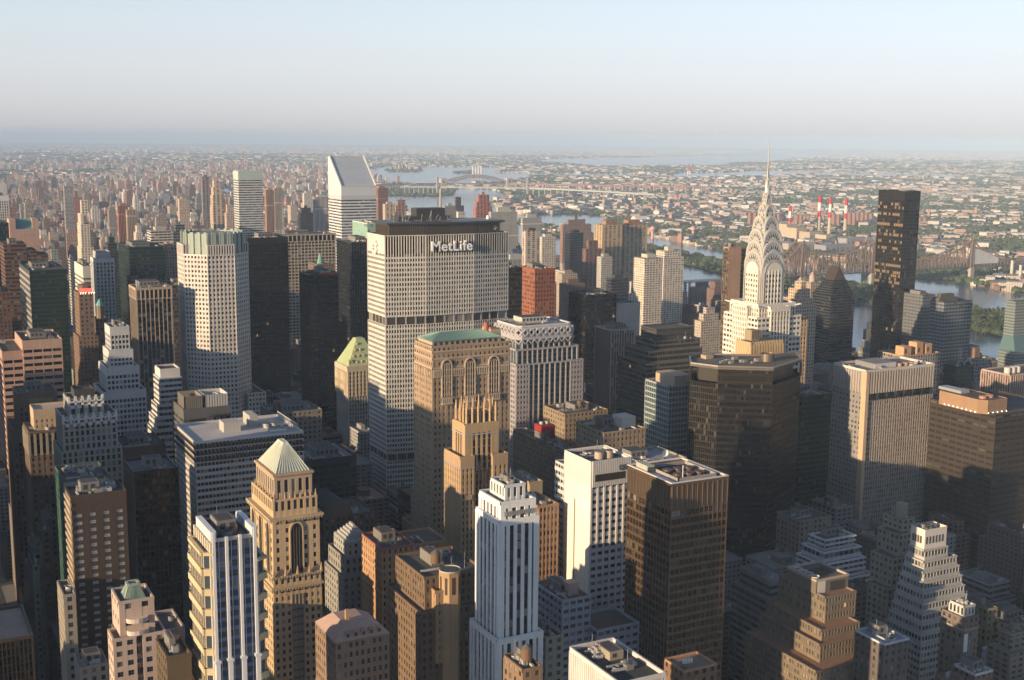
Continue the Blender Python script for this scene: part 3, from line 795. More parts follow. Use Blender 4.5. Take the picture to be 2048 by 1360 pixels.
    for i in range(4):
        a0, a1, b0, b1 = map(Vector, (A[i], A[(i + 1) % 4], T[i], T[(i + 1) % 4]))
        nn = (a1 - a0).cross(b0 - a0).normalized() * .12
        for k in range(0, 12): t = k / 11; q.bar(a0.lerp(a1, t) + nn, b0.lerp(b1, t) + nn, .26, (.55, .58, .50))
    foot(x0, x1, y0, y1); done(B)
pyramid_tower()

# -- broad brick tower with green hipped roof --------------------------
def hipped_tower():
    Y = 625.0
    x0, x1, y0, y1, h = solve(865, 697, 829, 1019, Y); y1 = max(y1, y0 + 24)
    B = Bld('hipped_roof_tower', 'broad buff brick tower with gothic arched windows and a green hipped copper roof', 'skyscraper', (x0 + x1) / 2, (y0 + y1) / 2)
    c = (.34, .25, .17)
    S = sty('brick', bay=2.9, pier=1.55, fl=3.5, span=1.75, dp=.28, ds=.2, wall=c, kp=3, kw=2.0, glass=(.035, .035, .04), gmat=M_GLASSB)
    zt = Zat(865, 740, Y); zb = Zat(865, 1000, Y)
    block(B, rect(x0 - 3, x1 + 3, y0 - 5, y1 + 12), 0, Zat(850, 1075, Y), S)
    block(B, rect(x0 - 1.5, x1 + 1.5, y0 - 2, y1 + 2), Zat(850, 1075, Y) + .02, zb, S)
    block(B, rect(x0, x1, y0, y1), zb + .02, zt, S, roof=False, win=100)
    St = sty('brick', bay=2.9, pier=1.7, fl=3.6, span=1.9, dp=.2, ds=.16, wall=c, string=(zt + .3, h - 6.5, h - 2.5), strc=(.46, .36, .27))
    block(B, rect(x0 + .1, x1 - .1, y0 + .1, y1 - .1), zt, h, St, par=1.2, roofcol=(.2, .18, .16))
    w = B.mb('trim', M_WALL); tc = (.48, .39, .30)
    for px0, px1 in ((882, 904), (928, 951), (975, 999)):
        a, b = xatY(px0, Y, zt), xatY(px1, Y, zt); m_ = (a + b) / 2; ww = b - a
        zl, zh = Zat(930, 790, Y), Zat(930, 716, Y)
        pts = arch_profile(ww * .8, zh - ww * .6, zh, 10); pts = [(-ww * .4, zl)] + pts + [(ww * .4, zl)]
        gq = MB(); gq.face([(m_ + t, Y - .45, z) for t, z in pts[::-1]][::-1] if False else [(m_ + t, Y - .45, z) for t, z in pts[::-1]], (.03, .03, .03), 0, .9)
        q = MB()
        for k in range(len(pts) - 1):
            p, r_ = pts[k], pts[k + 1]; q.bar((m_ + p[0] * 1.08, Y - .5, p[1]), (m_ + r_[0] * 1.08, Y - .5, r_[1]), .75, tc)
        for k in (-1, 0, 1): q.box(m_ + k * ww * .2 - .22, m_ + k * ww * .2 + .22, Y - .8, Y - .45, zl, zh - ww * .35, tc)
        for k in range(6): q.box(m_ - ww * .4, m_ + ww * .4, Y - .62, Y - .45, zl + 1 + k * 3.5, zl + 2.2 + k * 3.5, (.25, .19, .14))
        o = B.piece('arched_window', M_GLASS, gq); q.build('window_tracery', M_WALL, o, B.org)
        q = MB(); q.box(a, b, Y - 1.5, Y - .2, zl - 4.2, zl - 3.4, tc); q.box(a, b, Y - 1.5, Y - 1.2, zl - .9, zl - .3, tc)
        for k in range(6): xx = a + (b - a) * (k + .5) / 6; q.box(xx - .3, xx + .3, Y - 1.35, Y - 1.0, zl - 3.4, zl - .9, tc); q.box(xx + .4, xx + .9, Y - .5, Y - .3, zl - 3.3, zl - 1, (.06, .05, .05))
        B.piece('balcony', M_WALL, q)
    for (a, b) in ((866, 881), (905, 927), (952, 974), (1000, 1018)):
        xa, xb = xatY(a, Y, zt), xatY(b, Y, zt); w.box(xa, xb, Y - .9, Y - .2, zt - 1, zt, tc); w.box(xa, xb, Y - .7, Y - .2, zt - 4.6, zt - 4, tc)
        for k in range(5): xx = xa + (xb - xa) * (k + .5) / 5; w.box(xx - .25, xx + .25, Y - .8, Y - .2, zt - 4, zt - 1, tc)
    for k in range(7): yy = y0 + (y1 - y0) * (k + .5) / 7; w.box(x0 - .8, x0 - .2, yy - .3, yy + .3, zt - 4.5, zt - .5, tc)
    # hipped roof on its low attic
    rx0, rx1 = xatY(863, Y + 5, h), xatY(1000, Y + 5, h); ry0, ry1 = y0 + 4, y1 - 2; za = h + 3.2
    q = B.mb('attic_storey', M_WALL); q.prism(rect(rx0, rx1, ry0, ry1), h, za, (.40, .33, .26))
    for k in range(12): xx = rx0 + 1 + (rx1 - rx0 - 2) * k / 12; q.box(xx, xx + 1.9, ry0 - .1, ry0, h + .8, za - .7, (.06, .05, .05))
    q = B.mb('hipped_roof', M_COPPER); g = .8; zr = Zat(925, 661, (ry0 + ry1) / 2); cc = (.20, .33, .27); my = (ry0 + ry1) / 2
    A = [(rx0 - g, ry0 - g, za), (rx1 + g, ry0 - g, za), (rx1 + g, ry1 + g, za), (rx0 - g, ry1 + g, za)]; T = [(rx0 + 9, my - 1, zr), (rx1 - 8, my - 1, zr), (rx1 - 8, my + 1, zr), (rx0 + 9, my + 1, zr)]
    q.loft(A, T, cc); q.face(T, cc)
    for i in range(4):
        a0, a1, b0, b1 = map(Vector, (A[i], A[(i + 1) % 4], T[i], T[(i + 1) % 4])); nn = (a1 - a0).cross(b0 - a0).normalized() * .06; K = 28 if i % 2 == 0 else 12
        for k in range(K + 1): q.bar(a0.lerp(a1, k / K) + nn, b0.lerp(b1, k / K) + nn, .16, (.25, .38, .32))
    q = MB(); q.box(rx1 - 4, x1 - 1, ry0 + 5, ry1 - 3, h, h + 7, (.42, .34, .26)); q.box(rx1 - 4, rx1, ry0 + 5, ry1 - 3, h + 7, h + 8, (.3, .12, .1)); B.piece('penthouse', M_WALL, q)
    q = MB(); q.cyl((rx1 - 5, ry0 + 9), 1.6, 1.4, za + 2, za + 7.5, (.35, .14, .1)); B.piece('water_tank', M_WALL, q)
    foot(x0 - 3, x1 + 3, y0 - 5, y1 + 12); done(B)
hipped_tower()

# -- slender golden tower with pinnacles ---------------------------
def pinnacle_tower():
    Y = 560.0; c = (.42, .30, .18)
    x0, x1, y0, y1, h = solve(922, 918, 896, 1014, Y)
    B = Bld('pinnacled_tower', 'slender golden brick tower ending in a ring of pointed pinnacles', 'skyscraper', (x0 + x1) / 2, (y0 + y1) / 2)
    S = sty('brick', bay=2.3, pier=1.45, fl=3.5, span=1.3, dp=.35, ds=.12, wall=c, glass=(.05, .04, .035), attic=5, atc=(.40, .28, .18))
    xa, xb = xatY(947, Y, h), xatY(987, Y, h)
    y1 = y0 + 20
    block(B, rect(x0, xa, y0, y1), 0, h, S, win=60); block(B, rect(xb, x1, y0, y1), 0, h - .5, S, win=40)
    R = sty('fins', bay=1.9, pier=.7, fl=3.6, span=1.3, dp=.5, ds=.1, wall=(.36, .25, .15), spc=(.22, .16, .11), glass=(.04, .04, .045))
    block(B, rect(xa + .6, xb - .6, y0 + 4, y1 - 1), 0, h + 4, R)
    t0, t1, u0_, u1_, ht = solve(932, 850, 915, 993, Y + 3); u1_ = u0_ + 14
    S2 = sty('fins', bay=2.8, pier=1.1, fl=4.2, span=.8, dp=.9, ds=.1, wall=c, spc=(.30, .22, .15), glass=(.035, .035, .04), attic=4.5, corner=2.2)
    block(B, rect(t0, t1, u0_, u1_), h - 8, ht, S2, par=.6)
    for k in range(9):
        bands = B.mb('frieze', M_WALL)
    bands.prism(rect(t0 - 1.1, t1 + 1.1, u0_ - 1.1, u1_ + 1.1), ht - 5.6, ht - 5.0, (.34, .34, .36)); bands.prism(rect(x0 - .6, xa + .6, y0 - .6, y1), h - 5.6, h - 5.0, (.32, .31, .36), 0, True, True)
    block(B, rect(t0 + 1.6, t1 - 1.6, u0_ + 1.6, u1_ - 1.6), ht, ht + 5, sty('fins', bay=2.4, pier=1.2, fl=5, span=0, dp=.4, ds=.1, wall=c, glass=(.2, .14, .09)), par=.5)
    zp = Zat(960, 809, Y)
    pts = [(t0 + .4 + (t1 - t0 - .8) * k / 5, u0_ + .4) for k in range(6)] + [(t0 + .4, u0_ + 4), (t0 + .4, u0_ + 8), (t0 + .4, u1_ - 1), (t1 - .4, u0_ + 4), (t1 - .4, u0_ + 8), (t1 - .4, u1_ - 1)] + [(t0 + .4 + (t1 - t0 - .8) * k / 5, u1_ - .4) for k in range(1, 5)]
    for k, (px, py) in enumerate(pts):
        q = MB(); q.cyl((px, py), .85, .6, ht - 3, ht + (zp - ht) * .6, c, 0, 4, False); q.cyl((px, py), .7, .16, ht + (zp - ht) * .6, zp + 2 - (k % 3) * .8, (.5, .34, .2), 0, 4); B.piece('pinnacle', M_WALL, q)
    for sx, w_ in ((x0, xa), (xb, x1)):
        q = MB(); q.box(sx + 2, w_ - 1.2, y0 - 1.2, y0 - .2, h - 22, h - 20.8, (.46, .32, .2)); q.box(sx + 2, w_ - 1.2, y0 - 1.2, y0 - .9, h - 20.8, h - 19.4, (.46, .32, .2)); B.piece('balcony', M_WALL, q)
    block(B, rect(x0 - 2, x1 + 8, y1 - 3, y1 + 14), 0, h * .55, S)
    foot(x0 - 2, x1 + 8, y0, y1 + 14); done(B)
pinnacle_tower()

# -- green chateau roof behind the slab ------------------------------
def chateau_tower():
    Y = 1000.0; x0, x1, y0, y1, h = solve(697, 735, 688, 760, Y); y1 = y0 + 30
    B = Bld('gilded_roof_tower', 'ornate cream tower with a green and gold pitched roof half hidden by the lettered slab', 'skyscraper', (x0 + x1) / 2, y0 + 15)
    c = (.50, .42, .32)
    block(B, rect(x0, x1, y0, y1), 0, h - 26, sty('deco', wall=(.44, .41, .37), spc=(.34, .32, .28)), roof=False)
    block(B, rect(x0 - .6, x1 + .6, y0 - .6, y1 + .6), h - 26, h, sty('deco', wall=c, bay=3.2, pier=1.5, fl=4, span=1.4, dp=.9, attic=4, glass=(.12, .09, .06)), par=.8)
    for k in range(8):
        for (za) in (h - 25, h - 13): B.mb('ornament', M_WALL).cyl((x0 - 1.2, y0 + 2 + k * 3.8), .9, .5, za, za + 8, (.52, .42, .3), 0, 6)
    q = B.mb('pitched_roof', M_COPPER); za, zb = h + .8, Zat(740, 675, Y + 12)
    A = [(x0 - .3, y0 - .3, za), (x1, y0 - .3, za), (x1, y1, za), (x0 - .3, y1, za)]; T = [(x0 + 12, y0 + 12, zb), (x1 - 10, y0 + 12, zb), (x1 - 10, y1 - 10, zb), (x0 + 12, y1 - 10, zb)]
    q.loft(A, T, (.42, .50, .28)); q.face(T, (.42, .5, .28))
    for j in range(4):
        for k in range(4 - j):
            t = .12 + j * .22; px = x0 + 12 * t + 1.5 + k * 4.6; d = MB(); y_ = y0 + 12 * t; z_ = za + (zb - za) * t
            d.box(px, px + 1.3, y_ - .8, y_ + 1.5, z_ - .5, z_ + 1.6, (.62, .50, .28)); B.piece('dormer', M_WALL, d)
    q = MB(); q.bar((x0 + 1, y0 + 1, za), (x0 + 1, y0 + 1, za + 6), 1.0, c); B.piece('finial', M_WALL, q)
    foot(x0, x1, y0, y1); done(B)
chateau_tower()

# -- tower with the zigzag crown --------------------------------------
def zigzag_tower():
    Y = 800.0; x0, x1, y0, y1, h = solve(1036, 655, 1013, 1147, Y); y1 = y0 + 38
    B = Bld('zigzag_crown_tower', 'granite and teal glass tower whose chamfered crown has a row of diamond shapes', 'skyscraper', (x0 + x1) / 2, y0 + 19)
    g = (.33, .31, .33); gl = (.03, .07, .075)
    S = sty('grid', bay=4.3, pier=.9, fl=3.9, span=.7, dp=.9, ds=.15, wall=g, glass=gl, spc=(.10, .15, .15), gmat=M_GLASSF)
    SG = sty('grid', bay=2.8, pier=1.3, fl=3.9, span=1.9, dp=.35, ds=.3, wall=g, glass=(.03, .04, .05))
    z3 = Zat(1045, 672, Y)
    P = octagon(x0, x1, y0, y1, .07)
    zlow, zmid, zs = Zat(1030, 733, Y - 6), Zat(1030, 703, Y - 3), z3
    e = 4.5
    block(B, rect(x0 - 3, x1 + 5, y0 - e, y1 + e), 0, zlow, sty('grid', bay=4.6, pier=1.0, fl=3.9, span=.7, dp=.9, ds=.15, wall=g, glass=gl, spc=(.10, .15, .15), gmat=M_GLASSF), par=1)
    for (a, b) in ((x0 - 3.6, x0 + 7), (x1 - 5, x1 + 5.6)): block(B, rect(a, b, y0 - e - .8, y0 + 6), 0, zlow + .3, SG)
    block(B, rect(x0 - 1.6, x1 + 2, y0 - 2, y1 + 2), zlow, zmid, S, par=1.3)
    block(B, P, zmid, z3, S, roof=False)
    q = B.mb('crown', M_PANEL); P1 = inset(P, -1.2); P2 = inset(P, 1.0); zm = z3 + (h - z3) * .55
    A = [(p[0], p[1], z3 - 3) for p in P1]; M_ = [(p[0], p[1], zm) for p in P1]; T = [(p[0], p[1], h) for p in P2]
    cc = (.40, .39, .42); q.loft(A, M_, cc); q.loft(M_, T, cc); q.face(T, (.12, .12, .12))
    n = len(P1); zz = (z3 + h) / 2 - .8; hh = (h - z3) * .40
    for i in range(n):
        a, b = P1[i], P1[(i + 1) % n]; L = math.hypot(b[0] - a[0], b[1] - a[1]); u = ((b[0] - a[0]) / L, (b[1] - a[1]) / L); nn = (u[1], -u[0]); k = max(1, round(L / 5.4))
        def L3(t, d, z): return (a[0] + u[0] * t + nn[0] * d, a[1] + u[1] * t + nn[1] * d, z)
        for j in range(k):
            m_ = L * (j + .5) / k; w_ = L / k * .46; d = MB()
            pts = [(m_, zz - hh), (m_ + w_, zz), (m_, zz + hh), (m_ - w_, zz)]
            for s_ in range(4): p, r_ = pts[s_], pts[(s_ + 1) % 4]; d.bar(L3(p[0], .35, p[1]), L3(r_[0], .35, r_[1]), .75, (.50, .49, .52))
            o = B.piece('diamond_ornament', M_PANEL, d)
            gq = MB(); gq.face([L3(m_ + (t - m_) * .55, .2, zz + (z - zz) * .55) for t, z in pts], (.03, .04, .04)); gq.build('porthole', M_GLASS, o, B.org)
            q.bar(L3(m_ - L / k / 2, .3, z3 - 3), L3(m_, .3, z3 - 6), .7, cc); q.bar(L3(m_ + L / k / 2, .3, z3 - 3), L3(m_, .3, z3 - 6), .7, cc)
    pp = B.mb('parapet', M_PANEL)
    for i in range(n):
        a, b = P2[i], P2[(i + 1) % n]; pp.bar((a[0], a[1], h + .3), (b[0], b[1], h + .3), 1.1, (.55, .54, .58))
    rooftop(B, x0 + 6, x1 - 6, y0 + 6, y1 - 6, h + .05, 77, 7, .45, 4.5, (.5, .48, .45))
    foot(x0 - 4, x1 + 6, y0 - e, y1 + e); done(B)
zigzag_tower()

# -- dark faceted tower (rotated to the street grid) -------------------
def faceted_tower():
    H = 175.0
    pts = [atZ(1382, 728, H), atZ(1437, 735, H), atZ(1546, 738, H), atZ(1602, 720, H)]
    p = [(v.x, v.y) for v in pts]
    vx, vy = (p[2][0] - p[1][0]), (p[2][1] - p[1][1]); L = math.hypot(vx, vy); n = (-vy / L, vx / L)
    dd = 37
    back = [(p[3][0] + n[0] * dd * .7, p[3][1] + n[1] * dd * .7), (p[2][0] + n[0] * dd * 1.25, p[2][1] + n[1] * dd * 1.25), (p[1][0] + n[0] * dd * 1.25, p[1][1] + n[1] * dd * 1.25), (p[0][0] + n[0] * dd * .7, p[0][1] + n[1] * dd * .7)]
    P = p + back
    B = Bld('faceted_dark_tower', 'dark bronze glass tower with a flat kite shaped roof in front of the spired tower', 'skyscraper', sum(a[0] for a in P) / 8, sum(a[1] for a in P) / 8)
    S = sty('curtain', bay=1.5, pier=.14, fl=4.0, span=1.7, dp=.14, ds=.08, wall=(.022, .019, .017), spc=(.028, .024, .020), glass=(.010, .010, .011), gmat=M_GLASSD, mat=M_METAL, rows=1)
    S3 = sty('curtain', bay=1.5, pier=.25, fl=4.0, span=1.0, dp=.22, ds=.08, wall=(.03, .024, .018), spc=(.018, .015, .012), glass=(.012, .012, .013), gmat=M_GLASSD, mat=M_METAL)
    zl = Zat(1400, 758, p[0][1]); zr = H - 12
    block(B, P, 0, zl, S, roof=False, sides={0: S3, 2: S3})
    TS = sty('curtain', bay=1.5, pier=.10, fl=4.5, span=1.6, dp=.1, ds=.05, wall=(.05, .04, .03), spc=(.04, .032, .024), glass=(.02, .016, .012), mat=M_METAL)
    core = [p[1], p[2], (p[2][0] + n[0] * 24, p[2][1] + n[1] * 24), (p[1][0] + n[0] * 24, p[1][1] + n[1] * 24)]
    block(B, core, zl + .02, H, TS, roof=False)
    B.mb('upper_storey', M_METAL).prism(inset(P, 5), zl, H - 1.2, (.035, .03, .026))
    q = B.mb('roof', M_ROOF); q.prism(inset(P, -.6), H - 1.1, H + .1, (.13, .12, .11), 0, True, True)
    pr = B.mb('parapet', M_METAL)
    for i in range(8):
        a, b = P[i], P[(i + 1) % 8]; pr.bar((a[0], a[1], H + .8), (b[0], b[1], H + .8), 1.0, (.30, .26, .22))
    for i in (0, 3):      # fins that carry the roof over the cut-away corners
        a = P[i]; q2 = MB(); q2.bar((a[0], a[1], zl), (a[0], a[1], H - 1.2), 1.2, (.06, .05, .04)); B.piece('corner_fin', M_METAL, q2)
    R = random.Random(3); cx = sum(a[0] for a in P) / 8; cy = sum(a[1] for a in P) / 8
    v = atZ(1535, 722, H); q = MB(); q.cyl((v.x, v.y), 4.6, 4.6, H, H + 5.2, (.20, .16, .12), 0, 20, False); q.cyl((v.x, v.y), 4.0, 4.0, H, H + 4.6, (.08, .07, .06), 0, 20); B.piece('water_tank', M_METAL, q)
    for k in range(14):
        v = atZ(1440 + R.random() * 90, 720 + R.random() * 8, H); q = MB(); s_ = R.uniform(1, 2.6); q.box(v.x, v.x + s_ * 1.6, v.y, v.y + s_, H, H + s_ * .8, (.25, .23, .2)); B.piece('air_handler', M_PANEL, q)
    v = atZ(1412, 719, H); q = MB(); q.box(v.x, v.x + 6, v.y, v.y + 6, H, H + 2.5, (.34, .28, .2)); B.piece('penthouse', M_WALL, q)
    xs = [a[0] for a in P]; ys = [a[1] for a in P]; foot(min(xs), max(xs), min(ys), max(ys)); done(B)
faceted_tower()

# -- ribbed gold crown peeping over it ---------------------------------
def ribbed_tower():
    Y = 676.0; x0, x1, y0, y1, h = solve(1500, 700, 1476, 1568, Y); y1 = y0 + 17
    B = Bld('ribbed_crown_tower', 'buff tower top with golden buttress-like ribs just above the dark kite roof', 'skyscraper', (x0 + x1) / 2, y0 + 12)
    c = (.52, .38, .22); h = Zat(1500, 687, Y)
    block(B, rect(x0, x1, y0, y1), 0, h - 14, sty('deco', wall=c), roof=False)
    w = B.mb('crown', M_WALL); w.prism(rect(x0 + 1.5, x1 - 1.5, y0 + 1.5, y1 - 1.5), h - 14, h, (.26, .18, .11)); w.face([(x0 + 1.5, y0 + 1.5, h + .02), (x1 - 1.5, y0 + 1.5, h + .02), (x1 - 1.5, y1 - 1.5, h + .02), (x0 + 1.5, y1 - 1.5, h + .02)], (.15, .13, .11))
    n = 13
    for i in range(n):
        xx = x0 + (x1 - x0) * (i + .5) / n; q = MB()
        A = [(xx - .75, y0 - .6, h - 14), (xx + .75, y0 - .6, h - 14), (xx + .75, y0 + 1.6, h - 14), (xx - .75, y0 + 1.6, h - 14)]
        M1 = [(a, b + (.3 if j < 2 else 0), h - 3) for j, (a, b, z) in enumerate(A)]; T = [(a, b + (1.6 if j < 2 else 0), h + .6) for j, (a, b, z) in enumerate(A)]
        q.loft(A, M1, c); q.loft(M1, T, c); q.face(T, c); B.piece('buttress', M_WALL, q)
    for i in range(9):
        yy = y0 + (y1 - y0) * (i + .5) / 9; q = MB()
        A = [(x0 - .6, yy + .75, h - 14), (x0 - .6, yy - .75, h - 14), (x0 + 1.6, yy - .75, h - 14), (x0 + 1.6, yy + .75, h - 14)]
        T = [(a + (1.2 if j < 2 else 0), b, h + .6) for j, (a, b, z) in enumerate(A)]; q.loft(A, T, c); q.face(T, c); B.piece('buttress', M_WALL, q)
    tx0, tx1 = xatY(1486, Y + 12, h), xatY(1520, Y + 8, h); q = MB(); q.prism(rect(tx0 + 5, tx1, y0 + 9, y0 + 17), h, Zat(1500, 661, Y + 9), (.30, .24, .15))
    for k in range(5): q.box(tx0 + 5.5 + k * 2.2, tx0 + 6.3 + k * 2.2, y0 + 8.8, y0 + 9, h + 1, h + 7, (.14, .11, .08))
    B.piece('square_cap', M_WALL, q); foot(x0, x1, y0, y1); done(B)
ribbed_tower()

# -- dark tower with a wedge top ---------------------------------------
def wedge_tower():
    Y = 1080.0; x0, x1, y0, y1, h = solve(1662, 590, 1626, 1709, Y)
    B = Bld('wedge_top_tower', 'black tower stepping up to a bronze wedge peak, left of the tallest dark slab', 'skyscraper', (x0 + x1) / 2, (y0 + y1) / 2)
    S = sty('ribbon', bay=4, pier=.3, fl=3.4, span=1.3, dp=.1, ds=.5, wall=(.045, .045, .05), glass=(.012, .016, .02), gmat=M_GLASSD, mat=M_PANEL)
    block(B, rect(x0, x1, y0, y1), 0, h, S, par=.8)
    zt = Zat(1672, 562, Y); k = 6; w, d = x1 - x0, y1 - y0
    for i in range(k):
        t = (i + 1) / k; g = t * .27
        block(B, rect(x0 + w * g * .8, x1 - w * g, y0 + d * g * .6, y1 - d * g), h + (zt - h) * i / k + .02, h + (zt - h) * t, S, par=.3)
    g = .27; a0, a1, b0, b1 = x0 + w * g * .8, x1 - w * g, y0 + d * g * .6, y1 - d * g; zp = Zat(1668, 530, Y + 18)
    q = B.mb('wedge_roof', M_METAL); xm = (a0 + a1) / 2
    A = [(a0, b0, zt + .3), (a1, b0, zt + .3), (a1, b1, zt + .3), (a0, b1, zt + .3)]; c = (.12, .085, .06)
    R0, R1 = (xm, b0 + 2, zp), (xm, b1 - 2, zp)
    q.face([A[0], A[1], R0], c); q.face([A[1], A[2], R1, R0], c); q.face([A[2], A[3], R1], c); q.face([A[3], A[0], R0, R1], c)
    foot(x0, x1, y0, y1); done(B)
wedge_tower()

# ================================================================== the other towers of the near city
T = tower
# ---- far left
done(T('striped_tower', 'white tower with thin dark vertical stripes, cut by the left edge, upper left', 'skyscraper', -30, 393, -34, 16, 2000, 40, 'fins', (.60, .59, .57), bay=3.2, pier=1.5, glass=(.02, .02, .025), attic=7, rt=2))
done(T('green_black_tower', 'dark green glass tower cut by the left edge under the striped white one', 'skyscraper', -30, 449, -34, 17, 1560, 50, 'curtain', (.03, .05, .05), glass=(.01, .03, .03), gmat=M_GLASSD, mat=M_METAL))
done(T('cinnamon_tower', 'plain reddish dark tower on the left edge below the green-black one', 'skyscraper', -70, 590, -74, 20, 1180, 50, 'brick', (.13, .075, .06), rt=3))
B = T('gabled_pink_tower', 'pink granite tower with a teal panel in its notched gable top, upper left', 'skyscraper', 20.5, 462, 17, 76, 1690, 24, 'fins', (.46, .31, .25), bay=3.6, pier=2.0, attic=26, fl=4, rt=0, big=0, glass=(.04, .035, .035))
x0, x1, y0, y1, h = B.r; zt = Zat(30, 438, 1690); q = B.mb('gable', M_WALL); c = (.46, .31, .25); a = (x1 - x0) * .2
for (p0, p1) in ((x0 - .7, x0 + a), (x1 - a, x1 + .7)): q.box(p0, p1, y0 - .7, y1 + .7, h + .1, zt, c)
q.box(x0 + a, x1 - a, y0 - .68, y0 + 1, h + .1, h + 2, c); q = B.mb('teal_panel', M_COPPER)
q.face([(x0 + a, y0 + 1, h + 1), (x1 - a, y0 + 1, h + 1), (x1 - a, y0 + 9, zt - .5), (x0 + a, y0 + 9, zt - .5)], (.12, .27, .29)); done(B)
B = T('stepped_brown_tower', 'dark reddish brown tower stepping down on its right, behind the pink gabled tower', 'skyscraper', 8, 491, 4, 52, 1300, 40, 'ribbon', (.14, .085, .07), bay=3, span=2.3, rt=2, glass=(.03, .025, .025))
x0, x1, y0, y1, h = B.r
for px0, px1, py in ((52, 72, 503), (72, 95, 512)): block(B, rect(xatY(px0, 1300, h) + .7, xatY(px1, 1300, h), y0 + .5, y1 - 3), 0, Zat(px0, py, 1300), B.S)
done(B)
B = T('limestone_spire_tower', 'slim cream stepped hotel tower catching full sun, with a chimney-like pinnacle', 'skyscraper', 163, 497, 147, 187, 1930, 40, 'brick', (.62, .56, .48), bay=4.5, pier=2.4, fl=4, rt=0, big=0)
x0, x1, y0, y1, h = B.r; W_ = x1 - x0
block(B, rect(x0 + 1, x1 - 4, y0 + 2, y1 - 3), h, Zat(163, 450, 1930), B.S); block(B, rect(x0 + 2, x1 - 12, y0 + 5, y1 - 6), Zat(163, 450, 1930), Zat(163, 430, 1930), B.S); block(B, rect(x0 + 4, x0 + 13, y0 + 8, y0 + 18), Zat(163, 430, 1930), Zat(163, 403, 1930), B.S)
block(B, rect(x0 - 4, x1 + 10, y0 - 4, y0 + 1), 0, Zat(163, 560, 1930), B.S); done(B)
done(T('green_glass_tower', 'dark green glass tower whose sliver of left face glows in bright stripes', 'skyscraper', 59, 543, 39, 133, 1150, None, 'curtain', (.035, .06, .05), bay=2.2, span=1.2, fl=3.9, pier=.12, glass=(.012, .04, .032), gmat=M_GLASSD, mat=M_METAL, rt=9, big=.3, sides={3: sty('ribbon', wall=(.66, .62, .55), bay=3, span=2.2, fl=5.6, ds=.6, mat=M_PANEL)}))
done(T('white_banded_tower', 'tower with wide white horizontal bands right behind the dark green glass tower', 'skyscraper', 166, 534, 134, 186, 1400, 60, 'ribbon', (.58, .58, .54), span=2.5, fl=4.6, attic=12, rt=4))
B = T('white_finned_tower', 'slim tower with slanting white fins and grey cap between two darker towers', 'skyscraper', 191, 520, 186, 227, 1350, 30, 'fins', (.55, .54, .53), bay=3.4, pier=1.6, rt=0, big=0, attic=3)
x0, x1, y0, y1, h = B.r; block(B, rect(x0 + 2, x1 - 3, y0 + 3, y1 - 3), h, Zat(195, 506, 1350), sty('ribbon', wall=(.4, .4, .4), blank=1)); done(B)
done(T('dark_green_glass_tower', 'wide dark green glass tower with a flat grid front, left of the pale octagonal one', 'skyscraper', 258, 496, 236, 327, 1450, None, 'curtain', (.04, .06, .055), bay=3.2, pier=.2, span=1.1, glass=(.012, .035, .032), gmat=M_GLASSD, mat=M_METAL, rt=6))
B = T('dark_ribbed_block', 'dark brown-black tower with a raised black roof block behind the pale piered tower', 'skyscraper', 270, 560, 267, 327, 1330, 40, 'ribbon', (.08, .075, .07), glass=(.02, .025, .03), rt=3, big=0, span=2.3)
x0, x1, y0, y1, h = B.r; block(B, rect(x0 + 8, x1 - 4, y0 + 4, y1 - 8), h, Zat(290, 532, 1330), B.S); done(B)
B = T('slim_beige_tower', 'slim beige brick tower with a stepped cap left of the octagonal tower', 'skyscraper', 332, 503, 329, 354, 1500, 22, 'brick', (.38, .30, .24), rt=0, big=0)
x0, x1, y0, y1, h = B.r; block(B, rect(x0 + 2, x1 - 3, y0 + 3, y1 - 4), h, h + 9, B.S); done(B)
B = T('piered_tower', 'dark tower with a crown of tan vertical frames and thin tan piers below', 'skyscraper', 274, 600, 261, 342, 1050, 28, 'fins', (.30, .245, .19), bay=3.5, pier=.6, spc=(.05, .05, .05), glass=(.02, .025, .03), rt=0, big=0)
x0, x1, y0, y1, h = B.r; block(B, rect(x0 - .3, x1 + .3, y0 - .3, y1 + .3), h, Zat(274, 577, 1050), sty('fins', wall=(.42, .33, .25), bay=3.5, pier=1.0, fl=20, span=.8, glass=(.03, .03, .03), attic=1.5), par=.5); rooftop(B, x0, x1, y0, y1, Zat(274, 577, 1050), 9, 7, .5)
block(B, rect(x0 - 3, x1 + 3, y0 - 3, y1 + 2), 0, Zat(290, 778, 1047), sty('brick', wall=(.16, .13, .11))); done(B)
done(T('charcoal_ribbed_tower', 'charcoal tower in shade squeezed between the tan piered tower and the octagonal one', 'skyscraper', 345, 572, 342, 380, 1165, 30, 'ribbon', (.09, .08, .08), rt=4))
done(T('brown_black_tower', 'brown-black glass tower with fine vertical mullions right of the octagonal tower', 'skyscraper', 496, 478, 485, 575, 1250, 40, 'fins', (.035, .03, .026), bay=1.6, pier=.22, spc=(.022, .018, .015), glass=(.014, .013, .012), gmat=M_GLASSD, mat=M_METAL, rt=6, dp=.3, attic=6))
B = T('open_grid_tower', 'wide tan concrete grid tower with big square openings along its top storey', 'skyscraper', 533, 486, 525, 670, 1470, 30, 'grid', (.36, .31, .25), bay=4.4, pier=1.0, span=1.6, fl=3.9, dp=.6, ds=.5, glass=(.02, .022, .028), rt=0, big=0)
x0, x1, y0, y1, h = B.r; block(B, rect(x0 - .2, x1 + .2, y0 - .2, y1 + .2), h, Zat(533, 471, 1470), sty('grid', wall=(.36, .31, .25), bay=5.6, pier=1.3, fl=9, span=1, dp=.8, ds=.6, attic=1.2, glass=(.015, .015, .015)), par=.4); rooftop(B, x0, x1, y0, y1, Zat(533, 471, 1470), 4, 9, .3); done(B)
